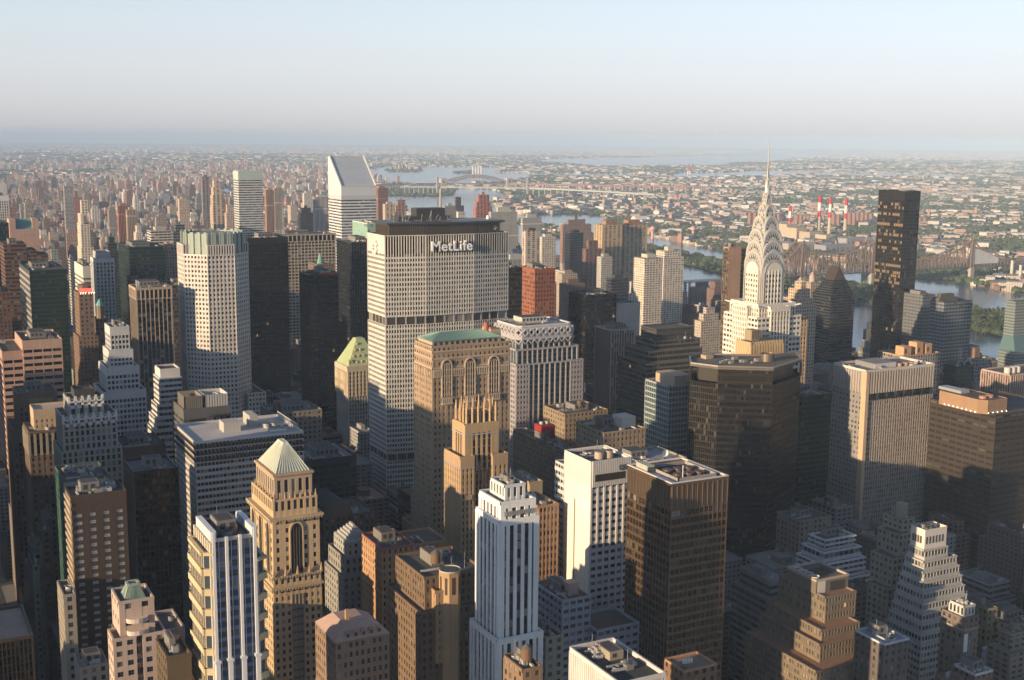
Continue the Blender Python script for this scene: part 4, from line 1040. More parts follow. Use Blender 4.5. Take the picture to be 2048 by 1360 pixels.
B = T('black_tower', 'black glass tower with a red rimmed roof edge, left of the green pitched roof', 'skyscraper', 638, 548, 607, 676, 1070, 30, 'curtain', (.018, .017, .016), bay=1.5, pier=.2, span=1.1, glass=(.010, .011, .013), gmat=M_GLASSD, mat=M_METAL, dp=.3, rt=6, big=.3)
x0, x1, y0, y1, h = B.r; q = MB(); q.box(x0, x1, y0 - .5, y0 - .4, h - .6, h + 1.0, (.45, .06, .05)); B.piece('red_rim', M_PANEL, q)
block(B, rect(x0 - 9, x0 - .4, y0 + 2, y1 - 2), 0, Zat(620, 552, 1070), B.S); done(B)
done(T('dark_mullioned_tower', 'near black tower with pale vertical mullions just left of the lettered slab', 'skyscraper', 703, 486, 676, 758, 1130, 42, 'curtain', (.09, .10, .105), bay=2.6, pier=.18, span=1.2, spc=(.018, .022, .027), glass=(.014, .018, .024), gmat=M_GLASSD, mat=M_METAL, dp=.35, rt=6))
done(T('mint_glass_block', 'small mint green glass block with a white rim peeking over the dark mullioned tower', 'building', 735, 448, 705, 758, 1480, None, 'curtain', (.30, .45, .38), bay=4, pier=.15, span=.3, glass=(.30, .48, .40), gmat=M_GLASSF, rt=2, big=0, parc=(.6, .62, .6)))
done(T('copper_spire_block', 'brick block with a thin green copper spire between the grid tower and the black tower', 'building', 634, 530, 630, 668, 1330, 30, 'brick', (.2, .15, .12), rt=0, big=0))
x_ = xatY(640, 1340, 190); q = MB(); zz = Zat(640, 530, 1340); q.cyl((x_, 1340), 5.0, 3.2, zz - 1, zz + 5, (.16, .34, .28), 0, 8); q.cyl((x_, 1340), 3.2, .3, zz + 5, zz + 14, (.16, .36, .30), 0, 8); o = q.build('copper_spire', M_COPPER); tag(o, 'pale green copper spire rising over the black tower with the red rim', 'spire')
# ---- left middle
B = T('pink_ribbon_block', 'pink stone block with long dark slot windows at the left edge', 'office building', 5, 706, -60, 46, 1012, 60, 'ribbon', (.47, .31, .245), bay=8, pier=.8, span=3.0, fl=5.4, dp=.36, glass=(.012, .012, .014), gmat=M_GLASSD, win=0, rt=1, big=0, attic=6)
x0, x1, y0, y1, h = B.r; block(B, rect(xatY(46, 1010, h), xatY(123, 1010, h), 1008, 1060), 0, Zat(60, 684, 1008), B.S, par=1.4); rooftop(B, xatY(46, 1010, h) + 1, xatY(123, 1010, h) - 1, 1012, 1055, Zat(60, 684, 1008), 3, 5, .4); foot(x1, xatY(123, 1010, h), 1008, 1060); done(B)
B = T('brown_gothic_tower', 'narrow brown pointed tower with a small glowing red rooftop sign', 'skyscraper', 158, 590, 155, 186, 1090, 26, 'brick', (.22, .15, .11), rt=0, big=0, tiers=[(150, 2)])
x0, x1, y0, y1, h = B.r; q = B.mb('crown', M_WALL); q.prism(octagon(x0 + .5, x1 - .5, y0 + 2, y0 + 14, .28), h, h + 8, (.17, .11, .085)); q = MB()
m, nt, b = newmat('red neon'); b.inputs['Emission Color'].default_value = (1, .10, .06, 1); b.inputs['Emission Strength'].default_value = 1.3; b.inputs['Base Color'].default_value = (.5, .05, .04, 1)
q.box(x0 + .4, x1 - .4, y0 - .2, y0 + .5, h + 2.2, h + 5.2, (1, 1, 1)); B.piece('lit_sign', m, q)
m, nt, b = newmat('pale lit figures'); b.inputs['Emission Color'].default_value = (1, .75, .5, 1); b.inputs['Emission Strength'].default_value = 1.2
q = MB()
for k in range(6): q.box(x0 + 1.0 + k * 2 + (k > 2) * .8, x0 + 1.5 + k * 2 + (k > 2) * .8, y0 - .5, y0 - .3, h + .3, h + 1.9, (1, 1, 1)); q.box(x0 + 1.0 + k * 2 + (k > 2) * .8, x0 + 2.3 + k * 2 + (k > 2) * .8, y0 - .5, y0 - .3, h + 1.5, h + 1.9, (1, 1, 1))
B.piece('sign_figures', m, q); done(B)
B = T('turquoise_lantern_tower', 'small brown tower with a tiny turquoise cap right of the glowing red sign', 'building', 191, 640, 189, 214, 1120, 16, 'brick', (.20, .15, .12), rt=0, big=0)
x0, x1, y0, y1, h = B.r; q = MB(); q.cyl(((x0 + x1) / 2, y0 + 5), 3.2, 2.6, h, h + 12, (.22, .17, .13), 0, 8); q.cyl(((x0 + x1) / 2, y0 + 5), 3.6, .4, h + 12, h + 18, (.15, .42, .38), 0, 8); B.piece('lantern', M_COPPER, q); done(B)
B = T('white_grid_setback_tower', 'white gridded tower spreading downward in setbacks left of the tan piered one', 'skyscraper', 221, 657, 219, 257, 860, 20, 'grid', (.50, .50, .50), bay=2.5, pier=.7, fl=3.8, span=1.5, rt=2, tiers=[(148, 8), (164, 4.5), (175, 1.6)], attic=5)
done(B)
B = T('ziggurat_tower', 'white ribbon ziggurat with many shallow steps in front of the tan piered tower', 'office building', 320, 760, 318, 363, 905, 22, 'ribbon', (.55, .55, .54), span=2.0, fl=4.0, bay=3, rt=0, big=0, tiers=[(70, 12), (84, 9.6), (96, 7.4), (106, 5.5), (115, 3.6), (124, 1.8)], glass=(.02, .024, .03))
x0, x1, y0, y1, h = B.r; block(B, rect(x0 + 1, x1 - 1, y0 + 2, y1 - 2), h, Zat(322, 742, 905), sty('ribbon', wall=(.60, .60, .59), blank=1)); done(B)
# tan and brown masonry group, far left
B = T('ornate_brown_tower', 'brown brick tower with a framed green mosaic panel under its roof, left side', 'office building', 36, 790, 28, 112, 860, 26, 'fins', (.22, .15, .12), bay=2.9, pier=1.4, fl=3.6, span=1.2, rt=4, tiers=[(128, 5)], attic=9)
x0, x1, y0, y1, h = B.r; q = MB(); a, b = x0 + 6, x0 + 22; q.box(a, b, y0 - 1.3, y0 - .5, h - 8.2, h - 2.2, (.28, .13, .10)); q.box(a + .8, b - .8, y0 - 1.5, y0 - 1.3, h - 7.4, h - 3.0, (.24, .27, .12))
for i in range(7): t = math.pi * i / 6; q.bar(((a + b) / 2 + 1.5 * math.cos(t), y0 - 1.6, h - 6.2 + 1.5 * math.sin(t)), ((a + b) / 2 + 2.2 * math.cos(t), y0 - 1.6, h - 6.2 + 2.2 * math.sin(t)), .3, (.4, .17, .10))
B.piece('mosaic_panel', M_WALL, q); done(B)
B = T('tan_sunlit_edge_tower', 'brown brick tower with a thin blazing sunlit left edge and a tan penthouse storey', 'office building', 58, 868, 50, 140, 740, 26, 'brick', (.17, .125, .095), rt=3, win=90, big=0)
x0, x1, y0, y1, h = B.r; block(B, rect(x0 - .2, x1 + .2, y0 - .2, y1 + .2), h - 13, h - .5, sty('fins', wall=(.34, .29, .24), bay=3.1, pier=1.3, fl=12, span=1, dp=.6), roof=False)
block(B, rect(x0 + 4, x1 + 1, y0 + 7, y1 - 2), h, Zat(75, 822, 748), sty('brick', wall=(.50, .38, .27), bay=2.6, attic=5, strc=(.5, .4, .3)), roofcol=(.45, .38, .32)); done(B)
B = T('scalloped_crown_tower', 'grey ribbed deco tower with two rows of scalloped white parapets, left side', 'office building', 126, 838, 120, 232, 700, 26, 'deco', (.34, .33, .30), bay=2.9, pier=1.3, span=1.1, rt=0, big=0, win=90, tiers=[(Zat(126, 905, 700), 1.8)])
x0, x1, y0, y1, h = B.r; a0, a1 = xatY(139, 704, h), xatY(207, 704, h)
zt = Zat(142, 800, 706); block(B, rect(a0, a1, y0 + 5, y1 - 4), h, zt, sty('deco', wall=(.34, .33, .30), bay=4.4, pier=2.5, fl=8, span=1), par=1.2)
for (p, q0, n, z, yy) in ((x0, x1, 7, h, y0), (a0, a1, 5, zt, y0 + 5)):
    for i in range(n):
        xx = p + (q0 - p) * (i + .5) / n; q = MB()
        for j in range(6): t0, t1 = math.pi * j / 6, math.pi * (j + 1) / 6; q.bar((xx + 1.5 * math.cos(t0), yy - .9, z + .6 - 1.6 * math.sin(t0)), (xx + 1.5 * math.cos(t1), yy - .9, z + .6 - 1.6 * math.sin(t1)), .9, (.62, .62, .62))
        q.box(xx - 1.1, xx + 1.1, yy - 1.0, yy - .4, z - 4.6, z - 2.9, (.56, .56, .55)); B.piece('scalloped_parapet', M_WALL, q)
    for i in range(n + 1): xx = p + (q0 - p) * i / n; B.mb('crown_pier', M_WALL).box(xx - .6, xx + .6, yy - 1.1, yy - .2, z - 3, z + 2.2, (.60, .60, .59))
block(B, rect(a0 + 4, a1 - 4, y0 + 8, y1 - 6), zt, zt + 4, sty('ribbon', wall=(.06, .06, .06), blank=1)); done(B)
T_ = T('grey_blank_tower', 'plain grey windowless block with a green glass flank behind the dark brown tower', 'office building', 128, 965, 106, 218, 610, 30, 'curtain', (.06, .12, .10), glass=(.03, .12, .09), gmat=M_GLASSF, bay=2.4, rt=12, big=.0, sides={0: sty('ribbon', wall=(.27, .28, .29), blank=1), 1: sty('ribbon', wall=(.27, .28, .29), blank=1)}, win=0)
done(T_)
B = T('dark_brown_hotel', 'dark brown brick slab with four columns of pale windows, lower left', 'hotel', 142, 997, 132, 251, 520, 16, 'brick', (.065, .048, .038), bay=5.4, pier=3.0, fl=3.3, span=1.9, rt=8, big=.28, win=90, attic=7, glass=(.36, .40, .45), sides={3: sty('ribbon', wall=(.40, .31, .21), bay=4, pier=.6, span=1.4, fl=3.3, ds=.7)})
done(B)
done(T('black_slab', 'black windowed slab with a flat grey roof left of the striped tower', 'office building', 268, 948, 235, 356, 600, 26, 'curtain', (.022, .02, .018), bay=2.2, pier=.5, span=1.2, fl=3.7, glass=(.006, .006, .007), gmat=M_GLASSD, mat=M_METAL, rt=3, big=.25, roofcol=(.13, .13, .14), sides={3: sty('ribbon', wall=(.12, .10, .085), blank=1)}))
done(T('low_brown_slab', 'low brown slab topped by cluttered white machinery behind the black slab', 'office building', 245, 900, 240, 330, 700, 30, 'brick', (.12, .08, .065), rt=12, big=.4, sides={0: sty('brick', wall=(.12, .08, .065), blank=1)}))
B = T('machine_roof_block', 'block with open rooftop bays of white fins behind the striped tower', 'office building', 368, 822, 357, 460, 790, 34, 'ribbon', (.12, .12, .12), rt=0, big=0, attic=6)
x0, x1, y0, y1, h = B.r
for (a, b, c) in ((.02, .42, (.24, .22, .19)), (.46, .98, (.55, .54, .52))):
    xa, xb = x0 + (x1 - x0) * a, x0 + (x1 - x0) * b; q = MB()
    for i in range(9): xx = xa + (xb - xa) * i / 9; q.box(xx, xx + (xb - xa) / 14, y0 + 1, y0 + 1.6, h, h + 9, c); q.box(xa, xa + .6, y0 + 1 + i * 2, y0 + 2.2 + i * 2, h, h + 9, c)
    q.box(xa, xb, y0 + 1.6, y0 + 1.9, h, h + 8.6, tuple(v * .6 for v in c)); q.box(xa, xb, y0 + 20, y0 + 20.5, h, h + 9, c); q.box(xb - .5, xb, y0 + 1.5, y0 + 20, h, h + 9, c); B.piece('machinery_screen', M_PANEL, q)
q = MB(); q.cyl((x0 + (x1 - x0) * .7, y0 + 11), 4, 4, h, h + 7.5, (.5, .48, .45), 0, 20, False); q.cyl((x0 + (x1 - x0) * .7, y0 + 11), 3.6, 3.6, h, h + 6.8, (.07, .07, .07), 0, 20); B.piece('cooling_fan', M_PANEL, q); done(B)
done(T('grey_deco_block', 'small grey setback block with a round drum on top, right of the octagonal tower foot', 'office building', 547, 830, 540, 643, 800, 30, 'brick', (.24, .21, .17), rt=6, big=.5, tiers=[(110, 3)], tank=1))
# striped tower in the foreground
def striped_block():
    B = T('striped_office_tower', 'broad tower with alternating white and dark horizontal stripes and a pale flat roof', 'office tower', 391, 888, 352, 605, 640, 46, 'ribbon', (.56, .53, .50), bay=2.0, pier=.22, fl=3.55, span=1.75, dp=.42, ds=.36, glass=(.025, .03, .035), gmat=M_GLASS, mat=M_PANEL, rt=0, big=0, win=100, roofcol=(.46, .44, .44))
    x0, x1, y0, y1, h = B.r
    w = B.mb('dark_band', M_METAL)
    for k in range(3): w.prism(rect(x0 - .5, x1 + .5, y0 - .5, y1 + .5), h - 2.9 - k * 3.55, h - 1.0 - k * 3.55, (.05, .045, .04), 0, False)
    for k in range(28): xx = x0 + (x1 - x0) * k / 28; w.box(xx - .1, xx + .1, y0 - .7, y0 - .5, h - 10, h - .8, (.30, .28, .26))
    for (a, b, c, d, hh) in ((.34, .50, .40, .62, 5.5), (.62, .70, .55, .85, 6.5)): q = MB(); q.box(x0 + (x1 - x0) * a, x0 + (x1 - x0) * b, y0 + (y1 - y0) * c, y0 + (y1 - y0) * d, h, h + hh, (.42, .40, .37)); B.piece('penthouse', M_WALL, q)
    xa = x0 + (x1 - x0) * .72
    for k in range(5): q = MB(); q.cyl((xa + 2.5 + (k % 3) * 4, y0 + 12 + (k // 3) * 9), 2.0, 1.8, h, h + 2.2, (.35, .33, .31), 0, 14); q.cyl((xa + 2.5 + (k % 3) * 4, y0 + 12 + (k // 3) * 9), 1.3, 1.3, h + 2.2, h + 2.5, (.06, .06, .06), 0, 14); B.piece('cooling_fan', M_PANEL, q)
    for k in range(4): q = MB(); q.bar((xa, y0 + 6 + k * 8, h + 1.5), (xa + 9, y0 + 6 + k * 8, h + 1.5), 1.0, (.6, .58, .56)); B.piece('duct', M_PANEL, q)
    q = MB()
    for k in range(14): q.bar((x1 - 1.5, y0 + 4 + k * 2.8, h), (x1 - 1.5, y0 + 4 + k * 2.8, h + 4), .35, (.5, .48, .45))
    q.bar((x1 - 1.5, y0 + 4, h + 4), (x1 - 1.5, y0 + 41, h + 4), .4, (.5, .48, .45)); B.piece('roof_screen', M_PANEL, q)
    done(B)
striped_block()
# blue and white tower with pale vertical piers
def blue_white():
    Y = 372.0; B = T('blue_striped_tower', 'tower of blue glass with bold white vertical piers and yellow balconied sides', 'apartment tower', 424, 1085, 374, 512, Y, 20, 'curtain', (.50, .50, .52), bay=2.0, pier=.2, fl=3.3, span=1.3, spc=(.10, .15, .27), glass=(.03, .05, .10), gmat=M_GLASSF, win=60, rt=6, big=.35, sides={3: sty('fins', bay=3.0, pier=1.3, dp=.9, wall=(.56, .50, .40), glass=(.05, .06, .09), fl=3.3, span=1.3, spc=(.46, .38, .26))})
    x0, x1, y0, y1, h = B.r; W_ = x1 - x0; wc = (.68, .68, .69)
    for i, t in enumerate((.02, .31, .62, .95)):
        q = MB(); xx = x0 + W_ * t; zb = Zat(470, 1312, Y)
        q.box(xx - .45, xx + .45, y0 - 1.3, y0 - .1, zb, h + (3.5 if i in (0, 3) else 1.5), wc); q.box(xx - .7, xx + .7, y0 - 2.2, y0 - .1, 0, zb - .6, wc); q.box(xx - 1.0, xx + 1.0, y0 - 2.4, y0 - .1, zb - .6, zb, wc)
        B.piece('white_pier', M_PANEL, q)
    for xx in (x0 + W_ * .02, x0 + W_ * .95): q = MB(); q.box(xx - .9, xx + .9, y0 - 1.0, y1 - 2, h + .5, h + 3.6, wc); B.piece('roof_beam', M_PANEL, q)
    # yellow corner bays with angled balconies
    for (xa, xb, nm) in ((x0 - 2.6, x0 - .4, 0), (x1 + .3, x1 + 2.4, 1)):
        P = [(xa, y0 + 1.2), (xb, y0 + .0), (xb, y1 - 2), (xa, y1 - 2)]; zt = h - (4 if nm == 0 else 8); c = (.55, .45, .29)
        if nm: P = [(xa, y0 + .0), (xb, y0 + 1.4), (xb, y1 - 2), (xa, y1 - 2)]
        block(B, P, 0, zt, sty('ribbon', wall=c, bay=2.2, pier=.4, fl=6.6, span=2.2, ds=.9, glass=(.05, .07, .10)), par=.9, roofcol=(.3, .25, .2))
    done(B); foot(x0 - 4, x1 + 4, y0, y1)
blue_white()
def postmodern():
    Y = 430.0; x0, x1, y0, y1, h = solve(238, 1228, 217, 312, Y); y1 = y0 + 16; c = (.50, .39, .33)
    B = Bld('postmodern_tower', 'pinkish stone tower with curved corner bays and a truncated green pyramid roof, lower left', 'office tower', (x0 + x1) / 2, y0 + 12)
    S = sty('grid', wall=c, bay=3.2, pier=1.4, fl=3.8, span=1.9, glass=(.03, .04, .05), dp=.3, ds=.28)
    z2 = Zat(250, 1278, Y)
    for (a, b) in ((x0 - 2.4, x0 + 5), (x1 - 5, x1 + 2.6)): block(B, rect(a, b, y0 - 1, y0 + 9), 0, z2, S, win=24)
    block(B, rect(x0, x1, y0 + 1, y1), 0, z2, sty('ribbon', wall=c, span=1.2, bay=1.6, glass=(.04, .06, .08)), roof=False)
    block(B, rect(x0 + .6, x1 - .6, y0 + 1.5, y1), z2, Zat(238, 1212, Y), sty('grid', wall=c, bay=5, pier=3, fl=6, span=4, dp=.3, ds=.25), par=1)
    q = MB()
    for j in range(8):
        t0, t1 = math.pi * j / 8, math.pi * (j + 1) / 8; m_, r_ = (x0 + x1) / 2, (x1 - x0) * .30
        for k in range(2): q.box8([(m_ - r_ * math.cos(t0), y0 + .8 - 2.4 * math.sin(t0), z2 + 1 + k * 4.5), (m_ - r_ * math.cos(t1), y0 + .8 - 2.4 * math.sin(t1), z2 + 1 + k * 4.5), (m_ - r_ * math.cos(t1), y0 + 1.2, z2 + 1 + k * 4.5), (m_ - r_ * math.cos(t0), y0 + 1.2, z2 + 1 + k * 4.5),
            (m_ - r_ * math.cos(t0), y0 + .8 - 2.4 * math.sin(t0), z2 + 2.6 + k * 4.5), (m_ - r_ * math.cos(t1), y0 + .8 - 2.4 * math.sin(t1), z2 + 2.6 + k * 4.5), (m_ - r_ * math.cos(t1), y0 + 1.2, z2 + 2.6 + k * 4.5), (m_ - r_ * math.cos(t0), y0 + 1.2, z2 + 2.6 + k * 4.5)], (.58, .48, .42))
    B.piece('curved_balcony', M_WALL, q)
    q = MB(); m_ = (x0 + x1) / 2; zr = z2 - 9
    for j in range(12): t0, t1 = j * math.pi / 6, (j + 1) * math.pi / 6; q.bar((m_ + 1.2 * math.cos(t0), y0 + .2, zr + 1.2 * math.sin(t0)), (m_ + 1.2 * math.cos(t1), y0 + .2, zr + 1.2 * math.sin(t1)), .35, (.55, .45, .36))
    q.bar((x0 + 4, y0 + .2, zr - 2), (m_, y0 + .2, zr + 2.6), .4, c); q.bar((x1 - 4, y0 + .2, zr - 2), (m_, y0 + .2, zr + 2.6), .4, c); q.bar((x0 + 4, y0 + .2, zr - 2.2), (x1 - 4, y0 + .2, zr - 2.2), .4, c)
    B.piece('round_ornament', M_WALL, q)
    q = B.mb('green_pyramid_roof', M_COPPER); zb = Zat(245, 1232, Y + 2); zt = Zat(252, 1170, Y + 8); a0, a1 = x0 + .8, x1 - .6
    A = [(a0, y0 + 2, zb), (a1, y0 + 2, zb), (a1, y1 - 1, zb), (a0, y1 - 1, zb)]; mx, my = (a0 + a1) / 2, (y0 + y1) / 2; T4 = [(mx - 1.9, my - 1.9, zt), (mx + 1.9, my - 1.9, zt), (mx + 1.9, my + 1.9, zt), (mx - 1.9, my + 1.9, zt)]
    g = (.20, .29, .24); q.loft(A, T4, g); q.face(T4, (.05, .05, .05))
    for i in range(4):
        p0, p1, r_0, r_1 = map(Vector, (A[i], A[(i + 1) % 4], T4[i], T4[(i + 1) % 4]))
        for k in range(0, 15): q.bar(p0.lerp(p1, k / 14), r_0.lerp(r_1, k / 14), .16, (.25, .33, .28))
    for (p, r_) in zip(T4, T4[1:] + T4[:1]): q.bar((p[0], p[1], zt + .4), (r_[0], r_[1], zt + .4), .9, (.36, .40, .34))
    foot(x0 - 3, x1 + 3, y0, y1); done(B)
postmodern()
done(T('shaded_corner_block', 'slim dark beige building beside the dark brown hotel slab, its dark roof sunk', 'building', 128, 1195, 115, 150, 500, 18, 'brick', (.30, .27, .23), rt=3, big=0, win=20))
B = T('flat_roof_block', 'black gridded office block with a glowing pale flat roof, bottom left corner', 'office building', -40, 1292, -60, 63, 560, 40, 'fins', (.10, .075, .05), bay=1.7, pier=.4, span=1.0, spc=(.05, .04, .03), glass=(.008, .008, .008), gmat=M_GLASSD, mat=M_METAL, rt=2, big=0, roofcol=(.42, .35, .30), par=1.4)
done(B)
B = T('low_white_roofed_block', 'low building with stepped pale roofs at the foot of the dark brown hotel', 'building', 160, 1340, 140, 215, 484, 14, 'brick', (.30, .28, .26), rt=5, big=.5, roofcol=(.40, .38, .37), win=20); done(B)
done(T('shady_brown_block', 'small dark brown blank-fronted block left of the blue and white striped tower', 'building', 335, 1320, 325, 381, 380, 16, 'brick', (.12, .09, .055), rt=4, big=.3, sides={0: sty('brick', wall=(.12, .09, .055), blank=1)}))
done(T('pale_blank_annexe', 'pale blank annexe right behind the pinkish green-roofed tower', 'building', 330, 1265, 322, 368, 450, 20, 'brick', (.33, .28, .26), rt=1, big=0, sides={0: sty('brick', wall=(.33, .28, .26), blank=1)}))
# ---- between the pyramid tower and the slab
done(T('dark_terraced_block', 'dark grey office block with long skylit roof behind the pyramid roof', 'office building', 612, 925, 606, 712, 700, 40, 'curtain', (.05, .05, .055), bay=4.2, pier=.6, span=1.2, glass=(.015, .017, .02), gmat=M_GLASSD, rt=14, big=.35, roofcol=(.2, .2, .21), attic=3))
B = T('gabled_brick_hall', 'dark brick hall with a slate gable roof between the pyramid tower and the slab', 'building', 648, 1040, 642, 750, 640, 34, 'brick', (.13, .085, .065), rt=4, big=0)
x0, x1, y0, y1, h = B.r; q = MB(); a, b = x0 + 2, x0 + 17; q.face([(a, y0 + 3, h), (b, y0 + 3, h), (b, y0 + 3, h + 5), ((a + b) / 2, y0 + 3, h + 10), (a, y0 + 3, h + 5)], (.16, .10, .075)); q.face([(a, y0 + 3, h + 5), ((a + b) / 2, y0 + 3, h + 10), ((a + b) / 2, y1 - 4, h + 10), (a, y1 - 4, h + 5)], (.07, .08, .08)); q.face([((a + b) / 2, y0 + 3, h + 10), (b, y0 + 3, h + 5), (b, y1 - 4, h + 5), ((a + b) / 2, y1 - 4, h + 10)], (.07, .08, .08)); q.face([(a, y0 + 3, h), (a, y0 + 3, h + 5), (a, y1 - 4, h + 5), (a, y1 - 4, h)], (.14, .09, .07)); B.piece('gable_roof', M_WALL, q); done(B)
B = T('stepped_cupola_building', 'grey classical building with a stepped pale pyramid cupola left of the orange brick block', 'building', 690, 1120, 681, 751, 560, 24, 'brick', (.27, .26, .24), rt=0, big=0, tiers=[(Zat(690, 1120, 560) - 9, 1.6)])
x0, x1, y0, y1, h = B.r; block(B, rect(x0 + 2, x1 - 2, y0 + 2, y1 - 3), h, h + 7, sty('brick', wall=(.36, .35, .34)))
q = MB()
for k in range(6): q.prism(rect(x0 + 2 + k * 1.1, x1 - 2 - k * 1.1, y0 + 2 + k * 1.3, y1 - 3 - k * 1.3), h + 7 + k * 1.3, h + 8.3 + k * 1.3, (.38, .37, .36))
B.piece('stepped_cupola', M_WALL, q); done(B)
done(T('orange_brick_block', 'orange brick block half sunlit, with a red edged flat roof', 'office building', 763, 1102, 731, 828, 520, 26, 'brick', (.42, .25, .14), bay=2.9, rt=5, big=.3, win=80, string=(108, 119), strc=(.45, .31, .2), parc=(.36, .15, .11)))
done(T('orange_brick_wing', 'lower orange brick wing on the right of the orange block, touching the golden tower', 'office building', 828, 1093, 826, 893, 537, 22, 'brick', (.38, .24, .15), rt=2, big=0, win=30))
B = T('drum_turret_building', 'massive dark brown brick building with a round-topped turret and stepped shoulders', 'office building', 850, 1160, 826, 966, 430, 30, 'brick', (.17, .115, .075), bay=2.6, pier=1.4, rt=5, big=.2, win=70, tiers=[(88, 6), (Zat(850, 1222, 430), 3)], tank=1)
x0, x1, y0, y1, h = B.r; xc = xatY(899, 428, h); q = MB(); c = (.40, .27, .16); zt = Zat(899, 1140, 428)
P = octagon(xc - 3.8, xc + 3.8, 424, 431.6, .25); q.prism(P, 0, zt, c); 
for i in range(8):
    a, b = P[i], P[(i + 1) % 8]; L = math.hypot(b[0] - a[0], b[1] - a[1]); u = ((b[0] - a[0]) / L, (b[1] - a[1]) / L); q.fbox(a, u, (u[1], -u[0]), L * .3, L * .7, 0, .06, zt - 9, zt - 2, (.07, .05, .04))
q.cyl((xc, 427.8), 4.3, 4.3, zt, zt + .7, (.36, .40, .34), 0, 20, False); q.cyl((xc, 427.8), 3.4, 3.4, zt, zt + .5, (.07, .07, .08), 0, 20); B.piece('turret', M_WALL, q)
block(B, rect(x0 + 3, x0 + 9, y0 - 4, y0 + 4), h - 34, Zat(870, 1184, 428), sty('brick', wall=(.38, .25, .14), bay=2.4)); done(B)
B = T('mansard_building', 'brown building with arched windows and a pink slate mansard roof, bottom centre left', 'building', 672, 1290, 652, 777, 400, 22, 'brick', (.24, .17, .125), bay=2.2, pier=1.1, rt=0, big=0, win=80, string=(110, 119), strc=(.30, .23, .18))
x0, x1, y0, y1, h = B.r; q = MB(); zt = Zat(720, 1232, 408); A = [(x0 - .5, y0 - .5, h + .9), (x1 + .5, y0 - .5, h + .9), (x1 + .5, y1, h + .9), (x0 - .5, y1, h + .9)]; T4 = [(x0 + 4.5, y0 + 5, zt), (x1 - 7, y0 + 5, zt), (x1 - 7, y1 - 6, zt), (x0 + 4.5, y1 - 6, zt)]; q.loft(A, T4, (.40, .28, .24)); q.face(T4, (.40, .28, .24)); o = B.piece('mansard_roof', M_WALL, q)
for k in range(5): d = MB(); xx = x0 + 4 + k * 3; d.box(xx, xx + 1.5, y0 + .5, y0 + 3, h + 1, h + 3.6, (.40, .23, .16)); d.box(xx + .3, xx + 1.2, y0 + .42, y0 + .5, h + 1.6, h + 3.1, (.04, .04, .04)); d.build('dormer', M_WALL, o, (0, 0, 0)).location = (-B.org[0], -B.org[1], 0)
d = MB(); d.box(x0 + 6, x0 + 7.3, y0 + 6, y0 + 7.3, zt - 1, zt + 4, (.4, .28, .17)); d.build('chimney', M_WALL, o).location = (-B.org[0], -B.org[1], 0); done(B)
# ---- centre bottom
def white_deco():
    Y = 400.0; B = T('white_deco_tower', 'slim white deco tower with deep black vertical window strips, bottom centre', 'office tower', 1003, 1010, 978, 1068, Y, 18, 'fins', (.74, .74, .73), bay=3.2, pier=1.45, fl=3.5, span=.5, dp=.5, spc=(.04, .04, .045), glass=(.015, .016, .02), corner=1.7, attic=1.5, rt=0, big=0, win=50, tiers=[(88, 6), (100, 4.2), (Zat(1003, 1275, Y), 2.6), (Zat(985, 1046, Y), 1.0)])
    x0, x1, y0, y1, h = B.r; zt = Zat(1005, 985, Y); S = sty('fins', wall=(.60, .61, .62), bay=2.4, pier=1.3, fl=9, span=3, dp=.4, ds=.3)
    block(B, rect(x0 + 3.2, x1 - 2.8, y0 + 3, y1 - 3), h, h + 5.5, S); rooftop(B, x0 + 4, x1 - 3.5, y0 + 4, y1 - 4, h + 5.5, 21, 8, .45, 3)
    w = B.mb('dentil', M_WALL)
    for k in range(16): xx = x0 + 1 + (x1 - x0 - 2) * k / 15; w.box(xx - .25, xx + .25, y0 - 1.1, y0 - .8, h - 4.5 + (k % 4) * .2, h - 2.6, (.3, .3, .3))
    done(B)
white_deco()
